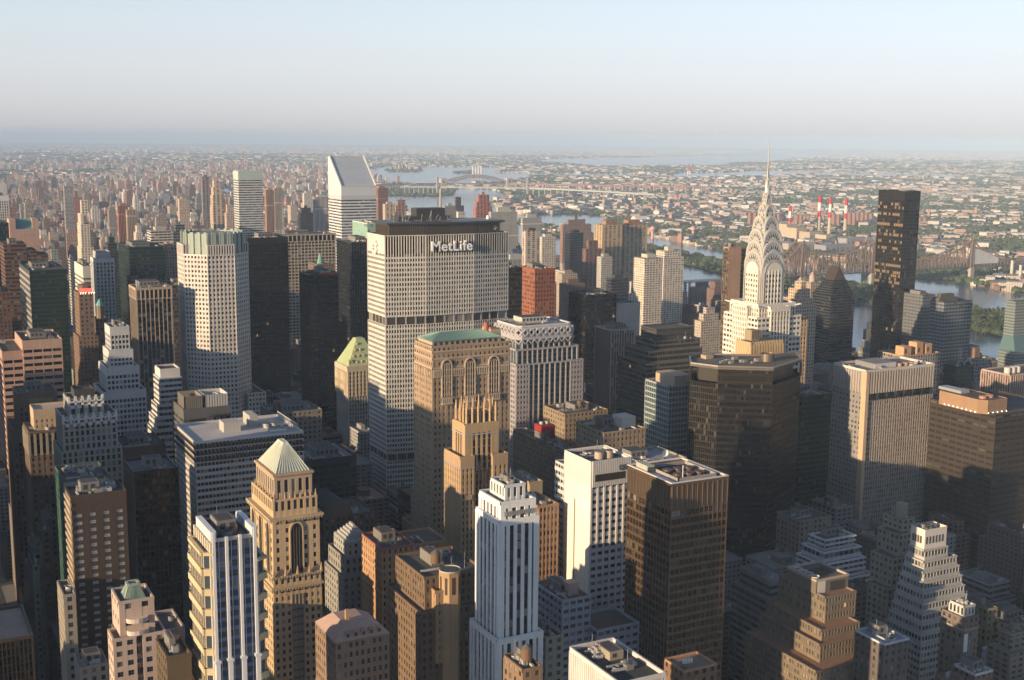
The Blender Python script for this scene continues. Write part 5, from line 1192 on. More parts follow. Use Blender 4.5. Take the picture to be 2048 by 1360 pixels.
def white_slab():
    Y = 480.0; B = T('white_blank_wall_tower', 'bright white tower with a huge blank sunlit side wall and ribbed shaded front', 'office tower', 1183, 929, 1131, 1261, Y, 24, 'grid', (.56, .54, .53), bay=3.8, pier=.9, fl=3.6, span=1.9, dp=.5, ds=.3, kp=1, kw=.95, glass=(.03, .03, .035), rt=0, big=0, win=96, attic=3, sides={3: sty('ribbon', wall=(.74, .70, .62), blank=1, mat=M_PANEL)}, roofcol=(.09, .09, .09))
    x0, x1, y0, y1, h = B.r; w = B.mb('attic_ribs', M_PANEL); zt = h - 11; w.prism(rect(x0 - .6, x1 + .6, y0 - .6, y1 + .2), zt, h + 1.6, (.60, .58, .57), 0, False)
    for k in range(22): xx = x0 + (x1 - x0) * (k + .5) / 22; w.box(xx - .22, xx + .22, y0 - 1.0, y0 - .55, zt, h + 1.6, (.64, .62, .60))
    q = MB(); q.box(x0 + 1.5, x1 - 3.4, y0 - 1.1, y0 - 1.0, h - 8.4, h - 5.0, (.07, .06, .055)); B.piece('louvre', M_METAL, q)
    q = MB(); xl = x1 - 5.8
    for s_ in (0, 2.3):
        for j in range(10):
            t0, t1 = math.pi * (.15 + 1.7 * j / 10), math.pi * (.15 + 1.7 * (j + 1) / 10); q.bar((xl + s_ + 1.0 * math.sin(t0), y0 - 1.15, h - 2.8 + 1.4 * math.cos(t0)), (xl + s_ + 1.0 * math.sin(t1), y0 - 1.15, h - 2.8 + 1.4 * math.cos(t1)), .28, (.22, .22, .23))
        q.bar((xl + s_, y0 - 1.15, h - 4.2), (xl + s_, y0 - 1.15, h - 2.6), .25, (.22, .22, .23))
    B.piece('emblem', M_METAL, q)
    q = MB(); q.box(x0 - .68, x0 - .5, y0 + 13.5, y0 + 14.3, 40, h - 20, (.25, .2, .15)); B.piece('slot_window', M_GLASS, q)
    for k in range(2): q = MB(); q.cyl((x0 + 9 + k * 5.2, y0 + 8), 2.3, 2.2, h, h + 3.4, (.42, .34, .27), 0, 18); q.cyl((x0 + 9 + k * 5.2, y0 + 8), 1.7, 1.7, h + 3.4, h + 3.8, (.10, .09, .08), 0, 18); B.piece('cooling_fan', M_PANEL, q)
    rooftop(B, x0 + 1, x1 - 1, y0 + 10, y1 - 1, h - 1, 31, 10, .3, 2.2, (.15, .14, .13))
    S2 = sty('ribbon', wall=(.50, .50, .50), bay=2.6, pier=.5, fl=3.6, span=1.9)
    block(B, rect(x0 + 2, x0 + 8, y1 + .7, y1 + 13), 0, h - 8, S2)
    foot(x0, x1, y1, y1 + 13); done(B)
white_slab()
B = T('blue_grey_wing', 'blue-grey stepped office wing spreading at the foot of the bright white tower', 'office building', 1125, 1205, 1060, 1180, 448, 26, 'grid', (.33, .36, .42), bay=3.8, pier=.9, fl=3.6, span=1.9, dp=.3, ds=.35, kp=1, kw=.9, rt=8, big=.25, win=60, roofcol=(.15, .10, .08))
x0, x1, y0, y1, h = B.r; q = MB(); q.box(x0 + 6, x0 + 11, y0 + 5, y0 + 10, h, h + 6, (.52, .36, .30)); B.piece('penthouse', M_WALL, q)
block(B, rect(x1 + .5, x1 + 22, y0 - 6, y0 + 14), 0, Zat(1190, 1270, 440), B.S); foot(x1, x1 + 22, y0 - 6, y0 + 14, 0); done(B)
def brown_grid():
    Y = 420.0; B = T('bronze_grid_tower', 'bronze grid tower with a white rimmed roof holding round fans, lower centre right', 'office tower', 1344, 973, 1261, 1455, Y, 34, 'fins', (.20, .125, .075), bay=2.45, pier=.30, fl=3.7, span=1.35, dp=.32, ds=.16, spc=(.17, .11, .065), glass=(.018, .016, .015), gmat=M_GLASSD, mat=M_METAL, rt=0, big=0, win=100, attic=0, roofcol=(.55, .56, .58), rows=1)
    x0, x1, y0, y1, h = B.r; w = B.mb('top_screen', M_METAL); w.prism(rect(x0 - .25, x1 + .25, y0 - .25, y1 + .25), h - 10, h - .3, (.13, .105, .08), 0, False)
    for k in range(12): xx = x0 + (x1 - x0) * k / 11; w.box(xx - .12, xx + .12, y0 - .5, y0 - .24, h - 10, h, (.30, .19, .12))
    for k in range(14): yy = y0 + (y1 - y0) * k / 13; w.box(x0 - .5, x0 - .24, yy - .12, yy + .12, h - 10, h, (.30, .19, .12))
    q = B.mb('roof_rim', M_PANEL)
    for (a, b, c, d) in ((x0 - .4, x1 + .4, y0 - .4, y0 + .6), (x0 - .4, x1 + .4, y1 - .6, y1 + .4), (x0 - .4, x0 + .6, y0 + .6, y1 - .6), (x1 - .6, x1 + .4, y0 + .6, y1 - .6)): q.box(a, b, c, d, h + .9, h + 1.5, (.66, .62, .58))
    q = MB(); a0, a1, b0, b1 = x0 + 6, x1 - 2.5, y0 + 4, y1 - 6; q.box(a0, a1, b0, b1, h + .05, h + .3, (.045, .04, .04))
    for (c, d, e, f) in ((a0, a1, b0, b0 + .5), (a0, a1, b1 - .5, b1), (a0, a0 + .5, b0, b1), (a1 - .5, a1, b0, b1)): q.box(c, d, e, f, h + .3, h + 1.8, (.30, .28, .26))
    B.piece('machinery_well', M_WALL, q)
    for i in range(3):
        for j in range(2): q = MB(); q.cyl((a0 + 4 + i * 5.6, b0 + 6 + j * 8), 2.3, 2.3, h + .3, h + 2.0, (.22, .14, .11), 0, 16); q.cyl((a0 + 4 + i * 5.6, b0 + 6 + j * 8), 1.7, 1.7, h + 2.0, h + 2.2, (.05, .04, .04), 0, 16); B.piece('cooling_fan', M_METAL, q)
    q = MB(); q.bar((a0 + 3, b0 + 1, h), (a0 + 3, b0 + 1, h + 7), .3, (.7, .7, .7)); B.piece('antenna', M_PANEL, q)
    q = MB(); q.box(x0 + 1.4, x0 + 5.2, y1 - 13, y1 - 4, h, h + 3.6, (.40, .40, .34)); q.box(x0 + 1.6, x0 + 5.0, y1 - 13.1, y1 - 13, h + .6, h + 3, (.08, .08, .07)); B.piece('penthouse', M_WALL, q); done(B)
brown_grid()
B = T('dish_roof_block', 'grey roofed block carrying a big white satellite dish behind the bronze grid tower', 'office building', 1245, 935, 1240, 1372, 560, 30, 'brick', (.30, .26, .21), rt=8, big=.2, roofcol=(.30, .30, .31))
x0, x1, y0, y1, h = B.r; q = MB(); xx = xatY(1329, 566, h); dish(q, (xx, 566, h + 3.4), 2.1, (.85, .85, .83)); q.bar((xx, 566.4, h), (xx, 566.4, h + 2.5), .5, (.4, .4, .4)); B.piece('satellite_dish', M_PANEL, q); done(B)
done(T('tan_blank_box', 'plain tan box with pale flat roof right of the golden pinnacled tower', 'building', 1060, 968, 1018, 1084, 560, 22, 'brick', (.36, .28, .18), rt=4, big=0, roofcol=(.38, .37, .38), blank=1))
done(T('brown_slot_building', 'brown building with tall dark slots and striped lower floors behind the white deco tower', 'office building', 1078, 1016, 1072, 1115, 500, 22, 'ribbon', (.30, .19, .12), bay=1.9, pier=.7, span=1.7, rt=3, big=0, win=30, dp=.5))
B = T('long_brick_block', 'long dark brick block with a red rooftop box and water tanks below the zigzag crown', 'office building', 1142, 912, 1027, 1167, 650, None, 'brick', (.20, .15, .105), bay=3.0, pier=1.7, rt=10, big=.15, win=80, tank=1)
x0, x1, y0, y1, h = B.r; q = MB(); ya = yatX(1063, x0 + 4, h); q.box(x0 + 4, x0 + 14, ya - 14, ya - 4, h, h + 9, (.26, .035, .03)); B.piece('red_plant_box', M_WALL, q)
for k in range(2): q = MB(); q.cyl((x0 + 7 + k * 4, ya - 8), 1.3, 1.3, h + 9, h + 10.6, (.5, .5, .5), 0, 12); B.piece('vent_cowl', M_PANEL, q)
done(B)
B = T('buff_setback_block', 'wide buff brick block with stepped roofs and a white corner penthouse, centre right', 'office building', 1208, 868, 1195, 1290, 640, 34, 'brick', (.30, .225, .155), bay=3.0, pier=1.7, rt=8, big=.3, win=70, tank=1)
x0, x1, y0, y1, h = B.r; q = MB(); q.box(x1 - 12, x1 - 2, y0 + 8, y0 + 20, h, h + 7, (.50, .46, .42)); B.piece('penthouse', M_WALL, q); done(B)
done(T('buff_rear_block', 'buff brick block with a round tank behind the long dark brick block', 'office building', 1130, 830, 1121, 1215, 760, 32, 'brick', (.27, .205, .14), rt=8, big=.3, tank=1))
done(T('beige_cornice_building', 'small beige corner building with a dark roof at the foot of the white deco tower', 'building', 1092, 1280, 1062, 1126, 428, 14, 'brick', (.34, .31, .25), rt=6, big=.45, win=40))
done(T('rooftop_clutter_building', 'low brown cluttered rooftop at the bottom edge below the white deco tower', 'building', 1046, 1345, 1020, 1083, 350, 14, 'brick', (.22, .15, .10), rt=12, big=.35, tank=1))
B = T('white_roofed_block', 'white walled block with a black sunken roof at the bottom edge', 'office building', 1240, 1374, 1140, 1330, 310, None, 'fins', (.58, .54, .52), bay=1.2, pier=.5, dp=.25, fl=30, span=0, rt=0, big=0, glass=(.5, .47, .45), gmat=M_WALL, roofcol=(.06, .06, .06), par=1.5)
x0, x1, y0, y1, h = B.r; rooftop(B, x0 + 2, x1 - 1, y0 + 8, y1 - 2, h, 5, 9, .25, 3, (.3, .26, .2)); done(B)
B = T('small_tan_roof', 'small brown block with rust edged roof at the bronze tower foot', 'building', 1368, 1345, 1356, 1432, 345, 12, 'brick', (.22, .13, .08), rt=0, big=0, par=.7, parc=(.42, .24, .15), roofcol=(.26, .18, .13))
x0, x1, y0, y1, h = B.r
for k in range(4): q = MB(); q.cyl((x0 + 4 + k * 1.2, y0 + 6), .45, .45, h, h + 1.6, (.8, .78, .75), 0, 10); B.piece('vent_cowl', M_PANEL, q)
q = MB(); q.cyl((x0 + 2, y0 + 3), 1.2, 1.2, h, h + 1.2, (.15, .12, .1), 0, 14); B.piece('cooling_fan', M_PANEL, q); done(B)

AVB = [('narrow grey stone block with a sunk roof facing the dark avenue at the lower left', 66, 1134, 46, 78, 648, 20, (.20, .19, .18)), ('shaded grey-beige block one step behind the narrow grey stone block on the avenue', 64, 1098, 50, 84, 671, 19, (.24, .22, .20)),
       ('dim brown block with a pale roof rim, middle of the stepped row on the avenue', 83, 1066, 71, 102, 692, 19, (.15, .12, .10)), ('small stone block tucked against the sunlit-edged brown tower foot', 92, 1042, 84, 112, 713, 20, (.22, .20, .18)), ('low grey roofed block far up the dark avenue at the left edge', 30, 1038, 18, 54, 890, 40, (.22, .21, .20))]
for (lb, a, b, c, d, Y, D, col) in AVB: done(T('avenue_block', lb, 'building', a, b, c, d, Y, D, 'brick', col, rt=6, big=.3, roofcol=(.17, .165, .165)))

# ---- right half, near
def terraced_bronze():
    Y = 430.0; c = (.20, .15, .105); S = sty('grid', wall=c, bay=1.9, pier=.75, fl=3.6, span=1.7, dp=.3, ds=.26, glass=(.06, .09, .09), gmat=M_GLASSB)
    x0, x1, y0, y1, h = solve(1633, 1162, 1575, 1697, Y)
    B = Bld('terraced_office_tower', 'stepped brown office tower with ribbon windows, half in sun, lower right', 'office tower', (x0 + x1) / 2, (y0 + y1) / 2)
    B.org = (x0, y0, 0); B.root.location = B.org
    lv = [(1652, 1197, 1560, 1711, 424), (1644, 1263, 1533, 1718, 417), (1641, 1292, 1521, 1721, 413), (1634, 1346, 1492, 1730, 405)]
    prev = 0; rs = []
    for (cx, cy, xl, xr, yy) in lv[::-1]:
        a0, a1, b0, b1, hh = solve(cx, cy, xl, xr, yy); block(B, rect(a0, a1, b0, b1), prev, hh, S, win=30 if hh > 100 else 0, par=.9, roofcol=(.27, .15, .10)); prev = hh + .02; rs.append((a0, a1, b0, b1)); foot(a0, a1, b0, b1)
    q = B.mb('upper_block', M_PANEL); q.prism(rect(x0, x1, y0, y1), prev, h, (.17, .145, .115), 0, False); q.box(x0 + 1, x0 + 5.6, y0 - .15, y0, h - 9, h - .4, (.62, .57, .50)); q.box(x0 + 8.5, x1 - 2, y0 - .1, y0, prev + .5, prev + 5, (.05, .045, .04))
    rr = B.mb('roof', M_ROOF); rr.face([(x0, y0, h - .6), (x1, y0, h - .6), (x1, y1, h - .6), (x0, y1, h - .6)], (.12, .10, .085))
    p = B.mb('parapet', M_PANEL)
    for (a, b, c_, d) in ((x0 - .2, x1 + .2, y0 - .2, y0 + .4), (x0 - .2, x1 + .2, y1 - .4, y1 + .2), (x0 - .2, x0 + .4, y0 + .4, y1 - .4), (x1 - .4, x1 + .2, y0 + .4, y1 - .4)): p.box(a, b, c_, d, h - .6, h + .5, (.42, .34, .26))
    for k in range(4): q = MB(); yy = y0 + 4 + k * (y1 - y0 - 8) / 3.2; q.cyl((x0 + 2.4, yy), 2.0, 2.2, h - .6, h + .9, (.60, .58, .55), 0, 18, False); q.cyl((x0 + 2.4, yy), 1.7, 1.7, h - .6, h + .3, (.12, .12, .12), 0, 18); B.piece('cooling_fan', M_PANEL, q)
    q = MB(); q.box(x0 + 6, x1 - 3, y0 + 6, y1 - 6, h - .59, h - .4, (.04, .035, .03)); B.piece('machinery_well', M_WALL, q); done(B)
terraced_bronze()
def px_tiers(name, label, cat, lv, style, wall, rtn=4, big=.35, D=None, win=0, **kw):
    """a setback building whose tiers are all given by roof corners, top one first"""
    S = sty(style, wall=wall, **kw); x0, x1, y0, y1, h = solve(*lv[0][:5], lv[0][5] if len(lv[0]) > 5 else None)
    B = Bld(name, label, cat, (x0 + x1) / 2, (y0 + y1) / 2); prev = 0; B.S = S; B.r = (x0, x1, y0, y1, h)
    for t in lv[::-1]:
        a0, a1, b0, b1, hh = solve(*t[:5], t[5] if len(t) > 5 else None)
        if hh <= prev + 1: continue
        block(B, rect(a0, a1, b0, b1), prev, hh, S, win=(win if t is lv[0] else win // 2), par=.8); prev = hh + .02; foot(a0, a1, b0, b1)
    if rtn: rooftop(B, x0 + .5, x1 - .5, y0 + .5, y1 - .5, h, hash_(name, 3), rtn, big)
    return B
B = px_tiers('white_balcony_tower', 'white stepped apartment tower with dark ribbon balconies behind the brown terraced one', 'apartment tower',
    [(1650, 1082, 1623, 1707, 520, 12), (1648, 1107, 1620, 1718, 516, 17), (1646, 1131, 1618, 1727, 512, 21), (1644, 1169, 1616, 1744, 508, 25), (1640, 1237, 1610, 1770, 504, 30)], 'ribbon', (.56, .56, .57), 5, .4, win=20, bay=3.6, pier=.3, fl=3.7, span=1.5, ds=1.1, glass=(.015, .015, .018)); done(B)
B = px_tiers('grey_setback_tower', 'grey-beige setback tower with paired windows and a round penthouse drum, right', 'office tower',
    [(1806, 1042, 1768, 1827, 480, None), (1798, 1072, 1757, 1822, 476, None), (1786, 1121, 1743, 1812, 472, None), (1776, 1182, 1736, 1800, 469, None)], 'brick', (.29, .25, .20), 4, .3, win=36, bay=3.4, pier=1.5)
x0, x1, y0, y1, h = B.r; q = MB(); q.cyl(((x0 + x1) / 2 + 1, y0 + 6), 3.2, 3.2, h, h + 8, (.30, .26, .21), 0, 10); B.piece('penthouse_drum', M_WALL, q); done(B)
lv = [(1850, 1103, 1819, 1894, 446, None)]
for k in range(9): lv.append((1849 - k * .9, 1126 + k * 21, 1812 - k * 5.4, 1912 + k * 5.0, 444.5 - k * 1.6, None))
B = px_tiers('wedding_cake_tower', 'white banded wedding-cake tower whose square white top catches the sun, lower right', 'office tower', lv, 'ribbon', (.40, .39, .37), 0, 0, win=20, bay=2.2, pier=.5, fl=3.7, span=1.7, ds=.5, dp=.3, glass=(.05, .05, .05), gmat=M_GLASSB)
x0, x1, y0, y1, h = B.r; a0, a1, b0, b1, hh = solve(1850.7, 1063, 1822, 1894, 447); q = B.mb('white_top', M_PANEL); q.prism(rect(a0, a1, b0, b1), h, hh + .8, (.66, .60, .54), 0, False); q.face([(a0, b0, hh - 1), (a1, b0, hh - 1), (a1, b1, hh - 1), (a0, b1, hh - 1)], (.07, .06, .06))
for k in range(6): q2 = MB(); xx = a0 + 1 + k * (a1 - a0 - 2) / 6; q2.box(xx, xx + 1.0, b0 - .12, b0, h + 3.4, h + 7.2, (.12, .10, .10)); B.piece('louvre', M_METAL, q2)
for k in range(4): q2 = MB(); yy = b0 + 2 + k * (b1 - b0 - 3) / 4; q2.box(a0 - .12, a0, yy, yy + 1.3, h + 3.4, h + 7.2, (.14, .12, .11)); B.piece('louvre', M_METAL, q2)
rooftop(B, a0 + 1, a1 - 1, b0 + 1, b1 - 1, hh - 1, 8, 7, .3, 2.5); done(B)
B = T('corner_fin_tower', 'grey-brown granite tower with a bright golden corner strip and finned top storeys', 'office tower', 1734, 745, 1668, 1868, 620, None, 'grid', (.34, .29, .25), bay=2.15, pier=.85, fl=3.55, span=1.65, dp=.3, ds=.12, spc=(.27, .23, .20), glass=(.04, .035, .035), gmat=M_GLASSB, rt=6, big=0, win=0, roofcol=(.16, .17, .19), par=1.6, parc=(.55, .50, .46), sides={3: sty('grid', wall=(.25, .24, .235), bay=3.2, pier=1.6, fl=3.55, span=1.9, dp=.15, ds=.12, glass=(.05, .05, .055), gmat=M_GLASSB)})
x0, x1, y0, y1, h = B.r; zt = Zat(1734, 785, 620) - 1
w = B.mb('top_fins', M_WALL); w.prism(rect(x0 - .4, x1 + .4, y0 - .4, y1 + .4), zt, h - .3, (.30, .25, .22), 0, False)
for k in range(26): xx = x0 + (x1 - x0) * (k + .5) / 26; w.box(xx - .55, xx + .55, y0 - 1.1, y0 - .39, zt, h - .1, (.42, .36, .31))
for k in range(13): yy = y0 + (y1 - y0) * (k + .5) / 13; w.box(x0 - 1.0, x0 - .39, yy - .55, yy + .55, zt, h - .1, (.36, .33, .31))
w.box(x0 - 1.2, x0 + 1.6, y0 - 1.2, y0 + 3.4, 0, h + .4, (.50, .37, .25))
for k in range(7): q = MB(); xx = x0 + 3 + (x1 - x0 - 4) * k / 7; q.box(xx, xx + 5.2, y0 - 1.25, y0 - .3, zt - 4.4, zt - .3, (.02, .02, .02)); B.piece('louvre', M_METAL, q)
q = MB(); q.box(x0 + 14, x0 + 34, y0 + 8, y1 - 6, h, h + 3.6, (.22, .22, .23)); q.box(x0 + 13.8, x0 + 34.2, y0 + 7.8, y0 + 8, h, h + 3.4, (.58, .56, .55)); B.piece('penthouse', M_WALL, q)
for k in range(3): q = MB(); q.cyl((x0 + 38 + k * 5.8, y0 + 9), 2.2, 2.2, h, h + 2.2, (.42, .24, .17), 0, 16); B.piece('cooling_fan', M_PANEL, q)
done(B)
# dark brown slab with tan penthouse
B = T('brown_banded_slab', 'dark brown banded slab with a big tan windowless penthouse ringed by small lamps, right edge', 'office tower', 1992, 832, 1847, 2130, 560, 57, 'ribbon', (.045, .036, .031), bay=6.5, pier=1.2, fl=4.0, span=2.3, dp=.12, ds=.34, glass=(.03, .025, .02), gmat=M_GLASSD, rt=0, big=0, rows=1)
x0, x1, y0, y1, h = B.r; a0, a1, b0 = xatY(1966, 566, h), xatY(2037, 566, h), 566.0; yl = yatX(1880, a0, h + 14); c = (.30, .19, .12)
a1 = a0 + 22; zt = Zat(1966, 802, 566); q = B.mb('penthouse', M_WALL); q.prism([(a0 + 4, b0), (a1, b0), (a1, yl), (a0, yl), (a0, b0 + 5)], h, zt, c, 0, False)
rr = B.mb('penthouse_roof', M_ROOF); rr.face([(a0, b0 + 5, zt - .5), (a0 + 4, b0, zt - .5), (a1, b0, zt - .5), (a1, yl, zt - .5), (a0, yl, zt - .5)], (.09, .075, .06))
for k in range(2): q = MB(); q.cyl((a0 + 8 + k * 6, b0 + 8), 2.6, 2.6, zt - .5, zt + 1.2, (.42, .20, .14), 0, 18); B.piece('cooling_fan', M_PANEL, q)
q = MB(); q.box(a0 + 6, a0 + 14, b0 + 25, b0 + 45, zt - .5, zt + 1.4, (.30, .31, .34)); B.piece('skylight', M_PANEL, q)
m, nt, b = newmat('roof lamp glow'); b.inputs['Emission Color'].default_value = (1, .88, .7, 1); b.inputs['Emission Strength'].default_value = 6
for k in range(8): q = MB(); yy = b0 + 6 + (yl - b0 - 8) * k / 8; q.cyl((a0 - .8, yy), .22, .22, h + .8, h + 1.2, (1, 1, 1), 0, 8); B.piece('roof_lamp', m, q)
for k in range(5): q = MB(); xx = a0 + 4 + (a1 - a0 - 5) * k / 4; q.cyl((xx, b0 - .8), .22, .22, h + .8, h + 1.2, (1, 1, 1), 0, 8); B.piece('roof_lamp', m, q)
done(B)
done(T('deep_green_slab', 'deep green-black glass slab in shade between the dark faceted tower and the golden-cornered one', 'office tower', 1604, 795, 1590, 1672, 700, 40, 'curtain', (.02, .04, .04), bay=3, span=1.3, glass=(.008, .022, .024), gmat=M_GLASSD, mat=M_METAL, rt=9, big=.2))
B = px_tiers('round_cornered_dark_tower', 'dark tower with tan ribbon storeys stepping at the corners right of the zigzag crown', 'office tower',
    [(1312, 684, 1302, 1400, 820, 30), (1300, 705, 1290, 1404, 816, 36), (1294, 730, 1283, 1408, 812, 42)], 'ribbon', (.13, .118, .105), 5, .4, bay=2.4, fl=3.9, span=1.5, glass=(.018, .018, .02), gmat=M_GLASSD)
x0, x1, y0, y1, h = B.r; block(B, rect(x0 + 3, x1 - 4, y0 + 4, y1 - 4), h, Zat(1315, 660, 825), sty('ribbon', wall=(.07, .065, .06), span=3)); done(B)
B = T('teal_notched_tower', 'teal glass tower with white bands, left of the dark faceted tower', 'office tower', 1338, 775, 1321, 1395, 680, 28, 'grid', (.36, .36, .35), bay=2.6, pier=.25, fl=3.8, span=1.0, glass=(.03, .09, .11), gmat=M_GLASSF, rt=0, big=0)
x0, x1, y0, y1, h = B.r; q = MB(); q.prism(octagon(x0 + 3, x1 - 3, y0 + 3, y1 - 3, .2), h, Zat(1345, 752, 684), (.42, .33, .24)); B.piece('penthouse', M_WALL, q); done(B)
B = T('white_blank_tower', 'tall blank white wall tower with a teal windowed flank above the dark box, centre right', 'office tower', 1233, 609, 1216, 1280, 1010, 22, 'brick', (.52, .48, .43), rt=3, big=.3, blank=1, glass=(.03, .05, .05), sides={3: sty('ribbon', wall=(.12, .13, .12), glass=(.02, .04, .04))}); done(B)
B = T('brown_and_striped_tower', 'split tower, plain brown on the left and finely striped on the right, centre right', 'office tower', 1223, 662, 1187, 1268, 900, 26, 'fins', (.42, .36, .32), bay=2.6, pier=.7, glass=(.035, .03, .03), spc=(.10, .08, .07), rt=4, fl=3.8, sides={3: sty('brick', wall=(.13, .10, .08), blank=1)})
x0, x1, y0, y1, h = B.r; done(B)
done(T('cream_sliver_block', 'narrow cream wall catching the sun left of the round cornered dark tower', 'building', 1270, 735, 1264, 1283, 860, 18, 'brick', (.52, .44, .34), blank=1, rt=0, big=0))
done(T('black_box_tower', 'squat black glass box tower in shade above the split brown and striped tower', 'office tower', 1172, 592, 1155, 1233, 1000, 32, 'curtain', (.02, .02, .024), bay=2, span=1.2, glass=(.012, .014, .018), gmat=M_GLASSD, mat=M_METAL, rt=6, big=.3))
done(T('dark_olive_block', 'dark block peeking out between the lettered slab and the red-brown tower', 'office tower', 1012, 538, 1008, 1044, 930, 36, 'curtain', (.04, .035, .035), bay=2, span=1.2, glass=(.015, .013, .013), gmat=M_GLASSD, rt=4))
done(T('red_brown_tower', 'red-brown masonry tower with rows of square windows right of the lettered slab', 'office tower', 1070, 540, 1040, 1110, 1000, None, 'brick', (.27, .105, .065), bay=3.2, pier=1.6, fl=4.0, span=1.9, glass=(.03, .02, .02), rt=7, big=.35, attic=3))
B = T('slab_with_tan_wall', 'tan slab with a blank pinkish side and dark glass flank left of the spired tower', 'skyscraper', 1458, 497, 1447, 1482, 900, None, 'brick', (.42, .26, .18), blank=1, rt=2, big=.4, sides={3: sty('ribbon', wall=(.10, .08, .06), glass=(.05, .04, .03), gmat=M_GLASSD)}); done(B)
x0, x1, y0, y1, h = B.r
done(T('bronze_behind_slab', 'dark bronze tower edge between the tan slab and the spired tower', 'skyscraper', 1484, 500, 1481, 1500, 940, 26, 'ribbon', (.06, .05, .045), glass=(.02, .018, .015), gmat=M_GLASSD, rt=0, big=0))
B = px_tiers('cream_gothic_apartments', 'cream stepped gothic apartment tower between the spired tower and the black wedge tower', 'apartment tower',
    [(1603, 565, 1600, 1612, 1000, 10), (1598, 580, 1593, 1620, 997, 16), (1594, 600, 1588, 1626, 994, 22), (1590, 615, 1584, 1632, 990, 28)], 'brick', (.52, .40, .30), 0, 0, bay=3, pier=1.6); done(B)
B = T('domed_apartments', 'beige apartment tower with a small domed lantern left of the black wedge tower', 'apartment tower', 1622, 566, 1618, 1644, 1180, 20, 'brick', (.40, .33, .28), rt=0, big=0)
x0, x1, y0, y1, h = B.r; q = MB(); q.cyl(((x0 + x1) / 2, y0 + 8), 4, 3.6, h, h + 8, (.42, .35, .30), 0, 10); q.cyl(((x0 + x1) / 2, y0 + 8), 3.8, .6, h + 8, h + 13, (.40, .30, .24), 0, 10); B.piece('domed_lantern', M_WALL, q); done(B)
done(T('tan_banded_apartments', 'tan apartment block with dark corner bands hugging the right side of the spired tower', 'apartment tower', 1590, 640, 1582, 1614, 800, 24, 'grid', (.46, .33, .22), bay=3, pier=1.4, span=1.7, rt=3, big=.5, parc=(.08, .07, .06)))
# tallest plain dark slab
B = T('plain_dark_slab', 'very tall plain dark bronze glass slab with amber reflections coloured into some panes, right', 'skyscraper', 1810, 384, 1758, 1841, 1090, None, 'curtain', (.028, .022, .018), bay=3.1, pier=.35, fl=4.1, span=.5, dp=.1, ds=.06, glass=(.016, .014, .014), gmat=M_GLASSD, mat=M_METAL, rt=3, big=0, attic=9, atc=(.03, .026, .024), rows=1)
x0, x1, y0, y1, h = B.r; R = random.Random(12); k = 0; H_ = (y1 - y0)
m, nt, b = newmat('painted amber reflection'); b.inputs['Base Color'].default_value = (.40, .28, .15, 1); b.inputs['Metallic'].default_value = .55; b.inputs['Roughness'].default_value = .38  # amber base colour stands in for reflections on scattered panes
nb = max(1, round(H_ / 3.1)); bw = H_ / nb; nf = round((h - 9) / 4.1); fh = (h - 9) / nf
for (row, dens) in ((2, .3), (3, .2), (5, .45), (8, .85), (10, .35), (11, .4), (13, .2), (15, .55), (16, .25), (18, .35), (20, .85), (22, .6), (23, .35), (24, .3), (25, .7), (26, .45), (28, .25), (31, .12), (33, .2), (35, .15), (36, .2), (38, .1)):
    for i in range(nb):
        if R.random() < dens and k < 100:
            q = MB(); ya = y0 + i * bw + .3; zz = h - 9 - row * fh; q.box(x0 - .04, x0 + .02, ya, ya + bw - .6, zz + .7, zz + fh - .3, (1, 1, 1)); B.piece('window', m, q); k += 1
done(B)
B = T('riverside_slab_tower', 'dark banded riverside tower with a stepped roof right of the tall plain dark slab', 'apartment tower', 1889, 606, 1862, 1944, 1000, None, 'ribbon', (.075, .075, .08), bay=5, pier=.8, span=2.0, fl=4.0, glass=(.20, .26, .30), gmat=M_GLASSD, rt=0, big=0, rows=1)
x0, x1, y0, y1, h = B.r; q = MB(); q.prism(rect(x0 - 2, x1 - 16, y0 + 6, y1 - 4), h, h + 5, (.11, .09, .08)); q.prism(rect(x0 + 2, x1 - 20, y0 + 8, y1 - 7), h + 5, h + 9, (.11, .09, .08)); B.piece('penthouse', M_WALL, q); done(B)
done(T('riverside_rear_tower', 'twin of the banded riverside tower half hidden at its left', 'apartment tower', 1846, 592, 1830, 1870, 1060, 30, 'ribbon', (.10, .09, .09), bay=5, pier=.8, span=2.0, fl=4.0, glass=(.16, .20, .23), gmat=M_GLASSD, rt=2, rows=1))
# shimmering bent glass tower at the right edge
B = Bld('bent_glass_tower', 'shimmering grey-green glass tower with a sloping waist at the right edge', 'skyscraper', 1090, 915)
xa, xb = xatY(2016, 905, 149), xatY(2120, 905, 149); h = Zat(2016, 607, 905)
xw = xatY(1999, 917, Zat(2003, 705, 900)); xa = xatY(2011, 918, 149); S = sty('curtain', bay=1.4, pier=.5, fl=3.3, span=1.3, dp=.12, ds=.1, wall=(.22, .25, .24), glass=(.04, .07, .07), gmat=M_GLASSF, mat=M_PANEL)
zb, zc_ = Zat(2016, 672, 905), Zat(2003, 705, 900)
block(B, rect(xa, xb, 905, 918), zb, h, S); block(B, rect(xw, xb + 5, 897, 918), 0, zc_, S, roof=False)
q = B.mb('sloping_glass', M_GLASSF); q.loft([(xw, 897, zc_), (xb + 5, 897, zc_), (xb + 5, 918, zc_), (xw, 918, zc_)], [(xa, 905, zb), (xb, 905, zb), (xb, 918, zb), (xa, 918, zb)], (.10, .17, .17)); foot(xw, xb + 5, 893, 930); done(B)
B = T('terracotta_topped_block', 'block with orange brick rooftop boxes catching the sun right of the golden-cornered tower top', 'apartment building', 1806, 714, 1795, 1880, 800, 30, 'grid', (.26, .25, .25), rt=0, big=0, parc=(.45, .3, .2))
x0, x1, y0, y1, h = B.r
